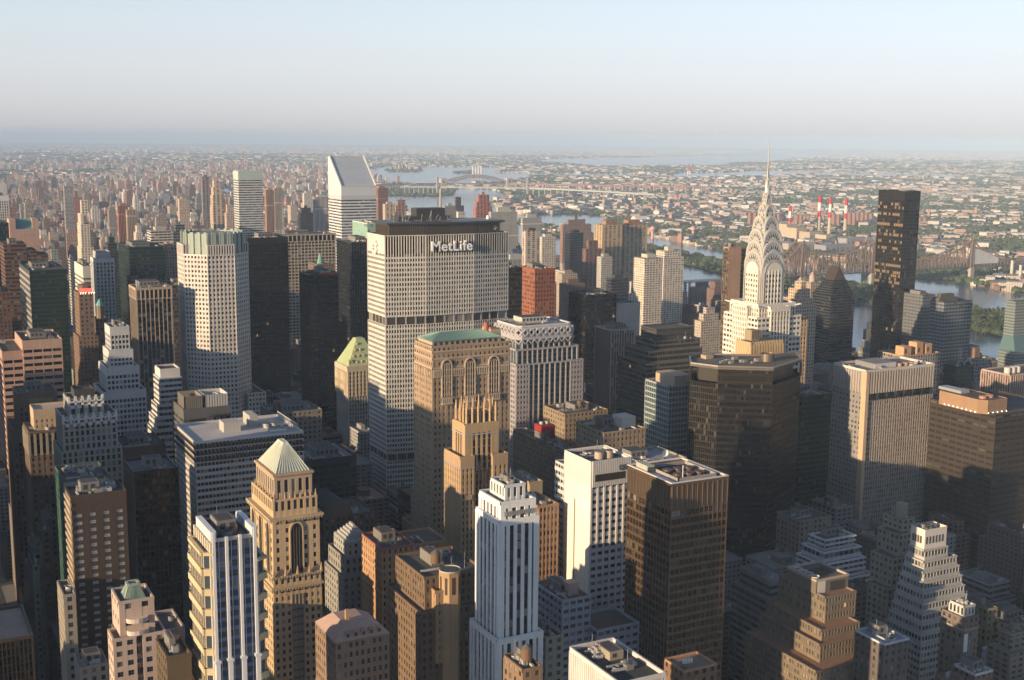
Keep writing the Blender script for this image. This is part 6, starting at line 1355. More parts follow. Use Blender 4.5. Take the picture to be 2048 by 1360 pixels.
for (a, b, hh) in ((.10, .30, 8), (.45, .62, 11), (.70, .86, 9)): q = MB(); q.box(x0 + (x1 - x0) * a, x0 + (x1 - x0) * b, y0 + 4, y0 + 14, h, h + hh, (.52, .31, .18)); q.box(x0 + (x1 - x0) * (a + .03), x0 + (x1 - x0) * (a + .08), y0 + 3.9, y0 + 4, h + 2, h + 6, (.1, .06, .04)); B.piece('penthouse', M_WALL, q)
done(B)
B = T('arched_greenhouse_tower', 'dark green tower with rounded glass arches and masts on its roof, right', 'office building', 1913, 735, 1888, 1946, 820, None, 'curtain', (.03, .055, .05), glass=(.012, .035, .03), gmat=M_GLASSD, rt=2, big=0)
x0, x1, y0, y1, h = B.r
for s_ in (.28, .72):
    q = MB(); xx = x0 + (x1 - x0) * s_; r_ = (x1 - x0) * .24
    for j in range(8): t0, t1 = math.pi * j / 8, math.pi * (j + 1) / 8; q.bar((xx - r_ * math.cos(t0), y0 + 1, h + r_ * 1.1 * math.sin(t0)), (xx - r_ * math.cos(t1), y0 + 1, h + r_ * 1.1 * math.sin(t1)), .7, (.5, .52, .45)); q.loft([(xx - r_ * math.cos(t0), y0 + 1.2, h + r_ * 1.05 * math.sin(t0)), (xx - r_ * math.cos(t1), y0 + 1.2, h + r_ * 1.05 * math.sin(t1))], [(xx - r_ * math.cos(t0), y1 - 2, h + r_ * 1.05 * math.sin(t0)), (xx - r_ * math.cos(t1), y1 - 2, h + r_ * 1.05 * math.sin(t1))], (.05, .09, .08))
    B.piece('glass_arch', M_PANEL, q)
for k in range(3): q = MB(); q.bar((x0 + 12 + k * 1.8, y0 + 9, h), (x0 + 12 + k * 1.8, y0 + 9, h + 16), .35, (.4, .4, .4)); B.piece('antenna', M_PANEL, q)
done(B)
B = T('grey_apartment_block', 'grey apartment block with a brown water-tower box on its roof by the river, right', 'apartment building', 1951, 720, 1930, 1982, 850, None, 'grid', (.25, .24, .24), rt=2, big=0)
x0, x1, y0, y1, h = B.r; q = MB(); q.box(x0 + 3, x0 + 10, y0 + 4, y0 + 12, h, h + 11, (.20, .13, .10)); B.piece('penthouse', M_WALL, q); done(B)
B = T('piered_pink_block', 'pinkish piered block with white roof machinery at the right edge above the tan penthouse', 'office building', 2022, 752, 2011, 2110, 700, 30, 'fins', (.46, .35, .30), bay=2.6, pier=.8, glass=(.08, .06, .05), fl=3.8, span=1.1, spc=(.12, .09, .08), rt=0, big=0, attic=0)
x0, x1, y0, y1, h = B.r
for k in range(3): q = MB(); q.cyl((x0 + 7 + k * 6, y0 + 10), 2.6, 2.6, h, h + 5, (.66, .58, .52), 0, 16); B.piece('cooling_fan', M_PANEL, q)
done(B)
done(T('mid_dark_block', 'dark plain block at the left foot of the dark brown banded slab', 'office building', 1690, 1185, 1683, 1745, 592, 18, 'brick', (.10, .085, .075), rt=3))
done(T('brick_drum_block', 'buff brick block with a round tank left of the white stepped apartment tower', 'office building', 1600, 1045, 1588, 1662, 584, 22, 'brick', (.24, .19, .145), rt=5, big=.3, tank=1, win=30))
done(T('white_roof_edge_block', 'dark brick block with a blue-white roof edge and white roof boxes, lower right', 'building', 1768, 1291, 1712, 1817, 385, 18, 'brick', (.13, .11, .10), bay=3.4, pier=2.0, rt=6, big=.3, win=60, roofcol=(.28, .29, .32), par=.8, parc=(.5, .53, .58)))
B = T('palazzo_tower', 'brown tower with a cream rooftop storey and a white banner, lower right', 'building', 1928, 1240, 1884, 1957, 395, None, 'brick', (.17, .135, .115), bay=3.6, pier=2.0, rt=4, big=0, win=50, string=(Zat(1928, 1262, 395),), strc=(.30, .25, .21))
x0, x1, y0, y1, h = B.r; block(B, rect(x0 + 1.5, x1 - 1.5, y0 + 1.5, y1 - 3), h, h + 5, sty('brick', wall=(.52, .50, .46), bay=2.6, pier=1.2, fl=5, span=1.5)); rooftop(B, x0 + 2, x1 - 2, y0 + 2, y1 - 4, h + 5, 4, 7, .3, 3)
q = MB(); q.box(x0 + .3, x0 + 2.6, y0 - .7, y0 - .5, h - 16, h - 7, (.62, .66, .72)); B.piece('banner', M_WALL, q); done(B)
done(T('white_cottage_block', 'small bright white block with three small windows near the lower right corner', 'building', 1990, 1310, 1984, 2010, 420, 8, 'brick', (.60, .64, .70), bay=2.2, pier=1.3, fl=4, span=2.4, rt=0, big=0))
B = T('white_rim_roof_building', 'brown building with a white rimmed roof full of machinery at the bottom right', 'building', 1950, 1352, 1909, 1984, 380, None, 'brick', (.20, .13, .10), rt=9, big=.4, par=1.0, parc=(.58, .56, .56), roofcol=(.25, .24, .24)); done(B)
done(T('yellow_brick_block', 'yellow-grey brick block at the right edge beside the brown palazzo tower', 'building', 2022, 1255, 2002, 2080, 430, 22, 'brick', (.25, .22, .14), rt=6, big=.5, win=20))
done(T('narrow_yellow_tower', 'narrow mustard brick tower right behind the brown palazzo tower', 'building', 1975, 1222, 1962, 1994, 440, 16, 'brick', (.26, .21, .12), rt=2, big=.4, win=30))
done(T('roof_shed_building', 'dark building with reddish roof sheds at the right edge, lower corner', 'building', 2030, 1208, 2000, 2090, 500, 30, 'brick', (.16, .115, .10), rt=7, big=.5))

# ================================================================== ground, water, roads
def flatmat(name, fn):
    m, nt, b = newmat(name); fn(m, nt, b); return m
def _ground(m, nt, b):
    g = geo(nt); n1 = noise(nt, g.outputs['Position'], .0016, 6); n2 = noise(nt, g.outputs['Position'], .02, 4)
    t = mth(nt, 'MULTIPLY', mth(nt, 'SUBTRACT', mth(nt, 'ADD', mth(nt, 'MULTIPLY', n1, .6), mth(nt, 'MULTIPLY', n2, .4)), .42), 6.0); t2 = N(nt, 'ShaderNodeClamp'); nt.links.new(t, t2.inputs[0])
    nt.links.new(mixc(nt, t2.outputs[0], (.055, .075, .035), (.15, .135, .115)), b.inputs['Base Color']); b.inputs['Roughness'].default_value = .95
M_GROUND = flatmat('city ground', _ground)
def _water(m, nt, b):
    g = geo(nt); b.inputs['Base Color'].default_value = (.06, .10, .14, 1); b.inputs['Roughness'].default_value = .16; b.inputs['IOR'].default_value = 1.33
    bp = N(nt, 'ShaderNodeBump'); bp.inputs['Strength'].default_value = .15; bp.inputs['Distance'].default_value = 1.0
    nt.links.new(noise(nt, g.outputs['Position'], .06, 6), bp.inputs['Height']); nt.links.new(bp.outputs[0], b.inputs['Normal'])
M_WATER = flatmat('river water', _water)
def _asph(m, nt, b):
    g = geo(nt); nt.links.new(mixc(nt, noise(nt, g.outputs['Position'], .3, 4), (.035, .035, .037), (.07, .068, .066)), b.inputs['Base Color']); b.inputs['Roughness'].default_value = .9
M_ROAD = flatmat('asphalt', _asph)
def _pave(m, nt, b):
    g = geo(nt); nt.links.new(mixc(nt, noise(nt, g.outputs['Position'], .5, 4), (.16, .155, .15), (.26, .25, .24)), b.inputs['Base Color']); b.inputs['Roughness'].default_value = .9
M_PAVE = flatmat('paving', _pave)
def _grass(m, nt, b):
    g = geo(nt); nt.links.new(mixc(nt, noise(nt, g.outputs['Position'], .02, 5), (.04, .07, .025), (.13, .14, .06)), b.inputs['Base Color']); b.inputs['Roughness'].default_value = .95
M_GRASS = flatmat('grass', _grass)

EARTH = 2.0e7
def dropz(x, y): return -(x * x + y * y) / (2 * EARTH)
q = MB(); rings = [0, 800, 3000, 6000, 9000, 12000, 15000, 18000, 22000, 27000, 33000, 40000, 50000, 60000, 75000]; seg = 96; pv = None
for r in rings:
    ring = [(r * math.cos(6.2831853 * i / seg), r * math.sin(6.2831853 * i / seg), dropz(r, 0)) for i in range(seg)]
    if r == 800: q.face(ring, (1, 1, 1))
    if r > 800: q.loft(ring, pv, (1, 1, 1))
    pv = ring
o = q.build('ground', M_GROUND); o['kind'] = 'structure'
# make sure the sheet faces up
def sheet(name, pts, z, mat, kind='structure'):
    q = MB(); q.face([(p[0], p[1], z + dropz(p[0], p[1])) for p in pts], (1, 1, 1)); o = q.build(name, mat); o['kind'] = kind
    if o.data.polygons[0].normal.z < 0: o.data.flip_normals()
    return o
def px(poly, z=0): return [tuple(atZ(a, b, z)[:2]) for a, b in poly]
SHORE = [(1180, -400), (1235, 900), (1300, 1400), (1430, 2000), (1560, 2700), (1680, 3400), (1700, 4200), (1560, 4900)]
RIVER = SHORE + px([(1000, 440), (1082, 429), (1124, 428.6), (1210, 432), (1218, 455), (1330, 478), (1500, 514), (1640, 536), (1745, 541), (1834, 556), (1870, 562), (1927, 568), (1999, 582), (2048, 591), (2300, 650)]) + [(2600, -400)]
W2 = px([(742, 393), (791, 391), (874, 393), (905, 390), (909, 374.6), (985, 378), (1026, 393.6), (1023, 401), (988, 401), (986.5, 409.5), (1026, 425.4), (1060, 432), (1000, 446), (880, 440), (742, 425)])
W3 = px([(735, 337), (770, 333), (850, 333.5), (1000, 334), (1010, 339), (998, 344), (1040, 346), (1200, 347), (1400, 350), (1400, 356), (1300, 353), (1062, 352), (985, 372), (909, 372), (772, 365), (735, 350)])
W4 = px([(1060, 322), (1100, 316.5), (1348, 312), (1450, 306), (1600, 300), (1790, 303), (1790, 310), (1650, 309), (1545, 322), (1480, 330), (1348, 331), (1200, 332), (1130, 326)])
W5 = px([(1345, 346), (1430, 345), (1540, 340), (1700, 346), (1900, 348.5), (1950, 352), (1940, 355), (1750, 352), (1600, 350), (1500, 354.5), (1345, 354.5)])
W6 = px([(900, 293), (1130, 291.5), (1350, 295.5), (1550, 298), (1720, 301.5), (1500, 304.5), (1250, 302.5), (1000, 298.5)])
W7 = px([(376, 373), (398, 373), (398, 386), (378, 388)]); W8 = px([(445, 375), (469, 378), (469, 388), (448, 387)])
WATERS = [RIVER, W2, W3, W4, W5, W6, W7, W8]
for i, w in enumerate(WATERS): sheet('river_water' if i < 3 else 'bay_water', w, (.6 if i < 2 else 2.0), M_WATER)
ROOS = [(1560, 1040), (1600, 1000), (1640, 1030)] + px([(2048, 652), (1941, 618), (1745, 578), (1600, 556), (1300, 494), (1150, 463), (1090, 447), (1040, 441), (1030, 447), (1100, 470), (1140, 480), (1300, 512), (1600, 590), (1709, 607), (1850, 640), (1941, 664), (2012, 677)])
ISL = [ROOS, px([(740, 384), (791, 378), (867, 376), (907, 383), (905, 389), (874, 392), (813, 392), (740, 392)]), px([(769, 339), (790, 335), (820, 334), (842, 337), (847, 341), (830, 344), (780, 344)]), px([(908, 344), (930, 341), (950, 343), (945, 347), (912, 347)]),
       px([(1010, 366), (1060, 352), (1120, 350), (1110, 372), (990, 372), (940, 370), (950, 364)]), px([(1445, 327), (1480, 324), (1545, 324), (1545, 329), (1470, 330)])]
for w in ISL: sheet('island_ground', w, 3.0, M_GRASS)
def inpoly(P, X, Y):
    c = np.zeros(len(X), bool); n = len(P)
    for i in range(n):
        x1_, y1_ = P[i]; x2_, y2_ = P[(i + 1) % n]
        if y1_ == y2_: continue
        k = ((y1_ > Y) != (y2_ > Y)) & (X < (x2_ - x1_) * (Y - y1_) / (y2_ - y1_) + x1_); c ^= k
    return c
def onland(X, Y):
    w = np.zeros(len(X), bool)
    for P in WATERS: w |= inpoly(P, X, Y)
    for P in ISL: w &= ~inpoly(P, X, Y)
    return ~w
# Manhattan slab of paving with avenues and streets laid on it
sheet('city_pavement', [(-500, -200), (1150, -200), (1225, 900), (1290, 1400), (1420, 2000), (1540, 2600), (-500, 2600)], .15, M_PAVE)
AV = [(62, 15), (255, 13), (390, 21), (525, 12), (655, 15), (860, 15), (1060, 15)]
STREETS = [40 + 80.5 * k for k in range(-2, 32)]
q = MB(); mk = MB()
for ax, w in AV:
    q.face([(ax - w / 2, -200, .17), (ax + w / 2, -200, .17), (ax + w / 2, 2600, .17), (ax - w / 2, 2600, .17)], (1, 1, 1))
    for k in (-.25, 0, .25):
        for j in range(60): y_ = 200 + j * 14; mk.face([(ax + k * w - .08, y_, .178), (ax + k * w + .08, y_, .178), (ax + k * w + .08, y_ + 4, .178), (ax + k * w - .08, y_ + 4, .178)], (.75, .75, .72))
for sy in STREETS:
    q.face([(-500, sy - 5, .174), (1200, sy - 5, .174), (1200, sy + 5, .174), (-500, sy + 5, .174)], (1, 1, 1))
    if 200 < sy < 1300:
        for ax, w in AV[:3]:
            for k in range(7): xx = ax - w / 2 + 1 + k * (w - 2) / 6.5; mk.face([(xx, sy - 9, .182), (xx + .8, sy - 9, .182), (xx + .8, sy - 6, .182), (xx, sy - 6, .182)], (.75, .75, .72))
o = q.build('road', M_ROAD); o['kind'] = 'structure'; o = mk.build('road_markings', M_PANEL); o['kind'] = 'structure'

# ================================================================== trees
def mk_leaf():
    m, nt, b = newmat('foliage'); c, a = attr(nt); g = geo(nt)
    k = noise(nt, g.outputs['Position'], .12, 4); nt.links.new(mixc(nt, k, (.035, .055, .028), (.10, .125, .06)), b.inputs['Base Color']); b.inputs['Roughness'].default_value = .85; b.inputs['Specular IOR Level'].default_value = .15
    return m
M_LEAF = mk_leaf(); M_BARK = flatmat('bark', lambda m, nt, b: b.inputs['Base Color'].__setattr__('default_value', (.09, .065, .045, 1)))
def crown_mesh(seed, n=170):
    R = np.random.default_rng(seed); q = MB()
    cl = R.normal(size=(9, 3)) * (2.6, 2.6, 1.6) + (0, 0, 8.5)
    for i in range(n):
        c = cl[i % 9] + R.normal(size=3) * (1.3, 1.3, 1.0); a = R.normal(size=3); b = R.normal(size=3); a /= np.linalg.norm(a); b -= a * a.dot(b); b /= np.linalg.norm(b)
        a *= R.uniform(.7, 1.3); b *= R.uniform(.6, 1.1); q.face([tuple(c - a - b), tuple(c + a - b * .6), tuple(c + a * .7 + b), tuple(c - a + b * .8)], (1, 1, 1))
    return q
TREES = []
for k in range(3):
    o = crown_mesh(k).build('crown', M_LEAF); t = MB(); t.cyl((0, 0), .45, .2, 0, 6.5, (.2, .15, .1), 0, 7)
    for a in range(4): t.bar((0, 0, 4.5), (2.0 * math.cos(a * 1.6 + k), 2.0 * math.sin(a * 1.6 + k), 8.2), .28, (.2, .15, .1))
    t = t.build('trunk', M_BARK); TREES.append((o, t))
USED = set()
def tree(x, y, s, k, label, group):
    r = empty('tree', (x, y, 0.6), label, 'tree', group); r.scale = (s, s, s * 1.05); r.rotation_euler.z = (x * 7.3) % 6.28
    for o in TREES[k % 3]:
        if o.name in USED: c = o.copy(); COL.objects.link(c)
        else: c = o; USED.add(o.name)
        c.parent = r
R = random.Random(21)
n = 0
for i in range(400):
    p = atZ(R.uniform(1936, 2022), R.uniform(634, 668), 0)
    if n >= 60: break
    if R.random() < .25 + .75 * (p.y % 60 < 40): tree(p.x, p.y, R.uniform(1.0, 1.9), i, 'leafy tree among others on the narrow river island behind the banded riverside tower', 'island trees at the right'); n += 1
for i in range(22): p = atZ(R.uniform(1705, 1748), R.uniform(585, 603), 0); tree(p.x, p.y, R.uniform(1.0, 1.7), i, 'leafy tree on the river island between the wedge-topped and the plain dark towers', 'island trees by the wedge-topped tower')
for i in range(12): p = atZ(R.uniform(1975, 2008), R.uniform(752, 764), 0); tree(p.x, p.y, R.uniform(.7, 1.2), i, 'small tree on the near river bank by the bent glass tower', 'trees on the near river bank')

# ================================================================== bridges
def truss_bridge():
    Yb = 2060.0; c = (.40, .27, .20); g = (.16, .15, .15)
    X = lambda p, z: xatY(p, Yb, z)
    B = Bld('cantilever_bridge', 'long brown steel cantilever truss bridge crossing the river beyond the tall plain dark slab', 'bridge', X(1738, 40), Yb)
    zd = Zat(1700, 540, Yb)
    prof = [(1540, 536), (1565, 520), (1580, 505), (1598, 484), (1612, 500), (1635, 507), (1665, 506), (1695, 505), (1718, 497), (1739, 484), (1760, 500), (1800, 516), (1845, 520), (1880, 512), (1908, 500), (1922, 490), (1937, 478), (1950, 494), (1975, 502), (1998, 513), (2021, 521), (2060, 515), (2100, 480)]
    P = [(xatY(a, Yb, 70), Zat(a, b, Yb)) for a, b in prof]
    def top(x):
        for (a, za), (b, zb) in zip(P, P[1:]):
            if a <= x <= b: return za + (zb - za) * (x - a) / (b - a)
        return zd
    x0, x1 = P[0][0], P[-1][0]; n = int((x1 - x0) / 11)
    dk = B.mb('deck', M_METAL); dk.box(x0 - 300, x1, Yb - 12, Yb + 12, zd - 7, zd - 5, g); dk.box(x0 - 300, x1, Yb - 12, Yb - 11.4, zd - 2, zd - 1, c); dk.box(x0, x1, Yb - 11, Yb + 11, zd, zd + .8, g)
    for side in (-12, 12):
        t = B.mb('truss', M_METAL); y = Yb + side
        for i in range(n):
            a, b = x0 + (x1 - x0) * i / n, x0 + (x1 - x0) * (i + 1) / n; za, zb = top(a), top(b)
            t.bar((a, y, za), (b, y, zb), 2.8, c); t.bar((a, y, zd - 6), (a, y, za), 1.5, c)
            t.bar((a, y, zd - 6 if i % 2 else za), (b, y, zb if i % 2 else zd - 6), 1.3, c); t.bar((a, y, zd - 6), (b, y, zd - 6), 2.6, g)
            if side > 0 and i % 2: t.bar((a, Yb - 12, za), (a, Yb + 12, za), .8, c)
    for i, (p, zt_) in enumerate(((1598, 484), (1739, 484), (1937, 477), (2090, 470))):
        x = xatY(p, Yb, 70); zt = Zat(p, zt_, Yb); q = MB()
        for sx in (-5, 5):
            for sy in (-13, 13): q.bar((x + sx, Yb + sy, zd - 8), (x + sx * .25, Yb + sy, zt + 4), 2.4, c); q.cyl((x, Yb + sy), .9, .1, zt + 4, zt + 14, c, 0, 6)
        for k in range(4): z = zd + (zt - zd) * k / 4; q.bar((x - 3, Yb - 13, z), (x + 3, Yb + 13, z + (zt - zd) / 4), 1.0, c)
        B.piece('tower', M_METAL, q); q = MB(); s_ = (.36, .33, .29)
        for sy in (-12, 12): q.box(x - 6, x + 6, Yb + sy - 4, Yb + sy + 4, 0, zd - 8, s_)
        q.box(x - 6, x + 6, Yb - 8, Yb + 8, zd - 16, zd - 8.1, s_); B.piece('stone_pier', M_WALL, q)
    for k in range(7):
        x = x0 - 20 - k * 38; q = MB(); q.box(x - 2, x + 2, Yb - 10, Yb - 6, 0, zd - 7, (.33, .31, .29)); q.box(x - 2, x + 2, Yb + 6, Yb + 10, 0, zd - 7, (.33, .31, .29)); B.piece('approach_pier', M_WALL, q)
    xs = [xatY(p, Yb - 13, 60) for p in (1949, 1962, 1980, 1997)]; zs = [Zat(1949, 496, Yb), Zat(1962, 499, Yb), Zat(1980, 506, Yb), Zat(1997, 514, Yb)]
    q = MB(); fr = [(x, Yb - 13.5, z) for x, z in zip(xs, zs)] + [(xs[3], Yb - 13.5, zd), (xs[0], Yb - 13.5, zd)]; bk = [(a, Yb + 13.5, z) for a, b_, z in fr]
    w = (.62, .60, .60); q.face(fr[::-1], w); q.loft(fr, bk, w); q.face(bk, w); B.piece('white_work_shroud', M_WALL, q)
    done(B)
truss_bridge()
def far_bridges():
    zd = 44.0
    # pale suspension bridge
    a, b = atZ(800, 373.5, zd), atZ(1310, 389, zd); t1, t2 = atZ(874.8, 374, zd), atZ(1055, 376, zd); c = (.36, .38, .38)
    B = Bld('suspension_bridge', 'pale grey suspension bridge with two slim towers in front of the brown arch bridge', 'bridge', t1.x, t1.y)
    q = B.mb('deck', M_PANEL); pts = [a, t1, t2, atZ(1150, 380, zd), b]
    for p, r_ in zip(pts, pts[1:]): q.bar((p.x, p.y, zd), (r_.x, r_.y, zd), 9, c)
    dl = MB()
    for i in range(1, 40):
        for p, r_ in zip(pts, pts[1:]): v = p.lerp(r_, i / 40); dl.bar((v.x, v.y, 0), (v.x, v.y, zd - 4), 4.5, (.4, .4, .38)) if (p is pts[2] or p is pts[3] or p is pts[0]) and i % 5 == 0 else None
    B.piece('approach_pier', M_WALL, dl)
    for t in (t1, t2):
        q = MB(); q.bar((t.x - 6, t.y - 12, 0), (t.x - 6, t.y - 12, 100), 8, c); q.bar((t.x + 6, t.y + 12, 0), (t.x + 6, t.y + 12, 100), 8, c); q.bar((t.x - 6, t.y - 12, 95), (t.x + 6, t.y + 12, 95), 7, c); B.piece('tower', M_PANEL, q)
    q = B.mb('cable', M_PANEL); tp = [Vector((t.x, t.y, 97)) for t in (t1, t2)]
    for i in range(24):
        f = lambda u: (tp[0].lerp(tp[1], u) - Vector((0, 0, 200 * u * (1 - u)))); q.bar(f(i / 24), f((i + 1) / 24), 2.2, c)
        v = f(i / 24); q.bar(v, (v.x, v.y, zd), .8, c)
    q.bar(tp[0], (t1 + (t1 - t2) * .4).to_tuple()[:2] + (zd,), 2.2, c); q.bar(tp[1], (t2 + (t2 - t1) * .4).to_tuple()[:2] + (zd,), 2.2, c); done(B)
    # brown arch railway bridge
    h1, h2 = atZ(886, 381, 0), atZ(1017, 381, 0); r = (.33, .17, .13)
    B = Bld('arch_bridge', 'rusty red steel arch railway bridge between two stone towers, far behind', 'bridge', h1.x, h1.y); u = (h2 - h1).normalized()
    for h in (h1, h2):
        q = MB(); q.box(h.x - 18, h.x + 18, h.y - 16, h.y + 16, 0, 70, (.45, .40, .34)); q.box(h.x - 20, h.x + 20, h.y - 18, h.y + 18, 70, 76, (.5, .45, .38)); q.box(h.x - 7, h.x + 7, h.y - 16.5, h.y - 16, 46, 64, (.12, .10, .09)); B.piece('stone_tower', M_WALL, q)
    q = B.mb('arch', M_METAL); n = 22
    for s_ in (-9, 9):
        for i in range(n):
            t0, t1_ = i / n, (i + 1) / n; A = lambda t: h1.lerp(h2, t) + Vector((u.y * s_, -u.x * s_, 18 + 62 * (1 - (2 * t - 1) ** 2) * 1.0)); Bt = lambda t: h1.lerp(h2, t) + Vector((u.y * s_, -u.x * s_, 48 + 48 * (1 - (2 * t - 1) ** 2)))
            q.bar(A(t0), A(t1_), 4, r); q.bar(Bt(t0), Bt(t1_), 4, r); q.bar(A(t0), Bt(t0), 2, r); q.bar(A(t0), Bt(t1_), 2, r); v = h1.lerp(h2, t0); q.bar((v.x, v.y, 42), A(t0), 1.4, r)
    q = B.mb('deck', M_METAL); q.bar((h1.x, h1.y, 42), (h2.x, h2.y, 42), 7, r)
    va, vb = atZ(735, 370, 42), atZ(1420, 374, 42); q.bar((va.x, va.y, 42), (h1.x, h1.y, 42), 8, (.30, .15, .12)); q.bar((h2.x, h2.y, 42), (vb.x, vb.y, 42), 8, (.30, .15, .12))
    for i in range(1, 26):
        for s0, s1 in ((va, h1), (h2, vb)): v = s0.lerp(s1, i / 26); q = MB(); q.bar((v.x, v.y, 0), (v.x, v.y, 40), 9, (.38, .28, .24)); B.piece('viaduct_pier', M_WALL, q)
    done(B)
    for (pa, pb, y0_, z, lab) in ((1383, 1511, 316, 118, 'twin-towered suspension bridge across the far bay left of the spire'), (1629, 1710, 311.5, 112, 'faint twin-towered suspension bridge right of the spire near the horizon')):
        p, r_ = atZ(pa, y0_ - 1, 0), atZ(pb, y0_ - 1, 0); B = Bld('far_suspension_bridge', lab, 'bridge', p.x, p.y); c = (.42, .44, .45)
        for t in (p, r_):
            q = MB(); q.box(t.x - 22, t.x - 12, t.y - 6, t.y + 6, -8, z, c); q.box(t.x + 12, t.x + 22, t.y - 6, t.y + 6, -8, z, c); q.box(t.x - 22, t.x + 22, t.y - 5, t.y + 5, z - 8, z, c); B.piece('tower', M_PANEL, q)
        q = B.mb('deck', M_PANEL); d = r_ - p; s0, s1 = p - d * .5, r_ + d * .5; q.bar((s0.x, s0.y, 38), (s1.x, s1.y, 38), 7, c)
        q = B.mb('cable', M_PANEL); tp = [Vector((t.x, t.y, z)) for t in (p, r_)]
        for i in range(16): f = lambda u_: (tp[0].lerp(tp[1], u_) - Vector((0, 0, (z - 42) * 4 * u_ * (1 - u_)))); q.bar(f(i / 16), f((i + 1) / 16), 3, c)
        q.bar(tp[0], (s0.x, s0.y, 38), 3, c); q.bar(tp[1], (s1.x, s1.y, 38), 3, c); done(B)
far_bridges()

# ================================================================== power station, chimneys and other far landmarks
def chimney(p, ptop, pbase, r, label, cols, group=None):
    v = atZ(p, pbase, 0); dist = v.length; zt = Zat(p, ptop, v.y); B = Bld('chimney', label, 'chimney', v.x, v.y, group); n = len(cols); z = 0
    q = B.mb('shaft', M_WALL); hs = [.50, .14, .20, .16] if n == 4 else [1 / n] * n
    for c, h in zip(cols, hs): q.cyl((v.x, v.y), r * (1 - .25 * z / zt), r * (1 - .25 * (z + h * zt) / zt), z, z + h * zt, c, 0, 14, True); z += h * zt
    done(B); return v
red, wht, tanc = (.50, .025, .03), (.75, .72, .70), (.50, .41, .28)
CH = [chimney(1578, 412, 478, 6.2, 'shortest of the four red and white banded chimneys, nearest the spired tower', (tanc, red, wht, red)),
      chimney(1636.5, 392, 474, 7.4, 'tallest and thickest red and white chimney above the power station', (tanc, red, wht, red)),
      chimney(1657.5, 395, 476, 6.2, 'third red and white chimney, between the thickest and the rightmost one', (tanc, red, wht, red)),
      chimney(1689, 398, 477, 6.2, 'rightmost red and white chimney of the power station', (tanc, red, wht, red))]
B = Bld('power_station', 'tan power station halls under the red and white chimneys', 'power station', CH[1].x, CH[1].y)
c = (.46, .38, .28)
for i, (pa, pb, yt, yb, cc) in enumerate(((1566, 1592, 448, 480, c), (1587, 1614, 456, 484, c), (1612, 1648, 464, 488, (.43, .35, .25)), (1646, 1682, 470, 492, c), (1680, 1748, 476, 496, (.30, .29, .29)), (1620, 1634, 481, 502, (.6, .55, .5)), (1566, 1640, 486, 506, (.38, .34, .30)), (1640, 1720, 490, 508, (.26, .27, .29)))):
    a, b = atZ(pa, yb, 0), atZ(pb, yb, 0); z = Zat((pa + pb) / 2, yt, (a.y + b.y) / 2); yy = min(a.y, b.y); q = MB(); q.box(a.x, b.x, yy + i * 3, yy + 50 + i * 3, 0, z, cc)
    for k in range(6): q.box(a.x + (b.x - a.x) * (k + .3) / 6, a.x + (b.x - a.x) * (k + .6) / 6, yy + i * 3 - .3, yy + i * 3, z * .25, z * .75, tuple(v * .55 for v in cc))
    B.piece('hall', M_WALL, q)
q = MB(); a, b = atZ(1634, 500, 0), atZ(1690, 492, 0); q.bar((a.x, a.y, 12), (b.x, b.y, 46), 6, (.25, .22, .2)); B.piece('conveyor', M_METAL, q); done(B)
for k, (p, t, bs, lab) in enumerate(((2022, 521, 562, 'left one of the two tan chimneys on the small point at the right edge'), (2039, 530, 566, 'right one of the two tan chimneys on the small point at the right edge'))):
    chimney(p, t, bs, 4.2, lab, ((.50, .40, .30), (.55, .50, .46)))
chimney(881, 377, 452, 5.0, 'tall plain tan chimney beside the green domed grey tower behind the lettered slab', ((.45, .32, .24),))
for i in range(4): chimney(946 + i * 5.6, 332, 352, 9, 'pale stack in the row of four above the rusty arch bridge', ((.62, .58, .54),), 'four pale stacks above the arch bridge')
chimney(1376, 334, 349, 8, 'tiny red and white stack on the far shore left of the spire', (wht, red)); chimney(1380, 335, 349, 8, 'second tiny red and white stack beside the first on the far shore', (wht, red))
for (p, t, bs, lab, cc) in ((1305, 452, 478, 'pink spherical water tank by the tan twin slab', (.55, .33, .30)), (1386, 452, 476, 'pink spherical water tank left of the tan slab with the blank wall', (.55, .35, .32)), (1753, 345, 357, 'white control tower on the flat airfield beyond the houses', (.6, .55, .5))):
    v = atZ(p, bs, 0); z = Zat(p, t, v.y); B = Bld('water_tower' if cc[0] < .58 else 'control_tower', lab, 'water tower' if cc[0] < .58 else 'control tower', v.x, v.y); q = B.mb('column', M_WALL); q.cyl((v.x, v.y), 5, 4, 0, z * .7, cc, 0, 12)
    q = B.mb('tank' if cc[0] < .58 else 'cab', M_WALL); r_ = v.length * .0022
    for (f0, f1, z0_, z1_) in ((.3, .9, .55, .68), (.9, 1, .68, .8), (1, .8, .8, .93), (.8, .1, .93, 1)): q.cyl((v.x, v.y), r_ * f0, r_ * f1, z * z0_, z * z1_, cc, 0, 14)
    done(B)
v0, v1 = atZ(1273, 446, 0), atZ(1307, 446, 0); z = 26; B = Bld('air_dome', 'long white barrel-roofed sports hall just right above the tan twin slab', 'hall', v0.x, v0.y); q = B.mb('shell', M_WALL); yb = v0.y; pr = None
for j in range(9):
    t = math.pi * j / 8; ln = [(v0.x, yb + 22 - 22 * math.cos(t), z * math.sin(t)), (v1.x, yb + 22 - 22 * math.cos(t), z * math.sin(t))]
    if pr: q.face([pr[0], pr[1], ln[1], ln[0]], (.66, .60, .55))
    pr = ln
for x_ in (v0.x, v1.x): q.face([(x_, yb + 22 - 22 * math.cos(math.pi * j / 8), z * math.sin(math.pi * j / 8)) for j in range(9)], (.6, .55, .5))
done(B)

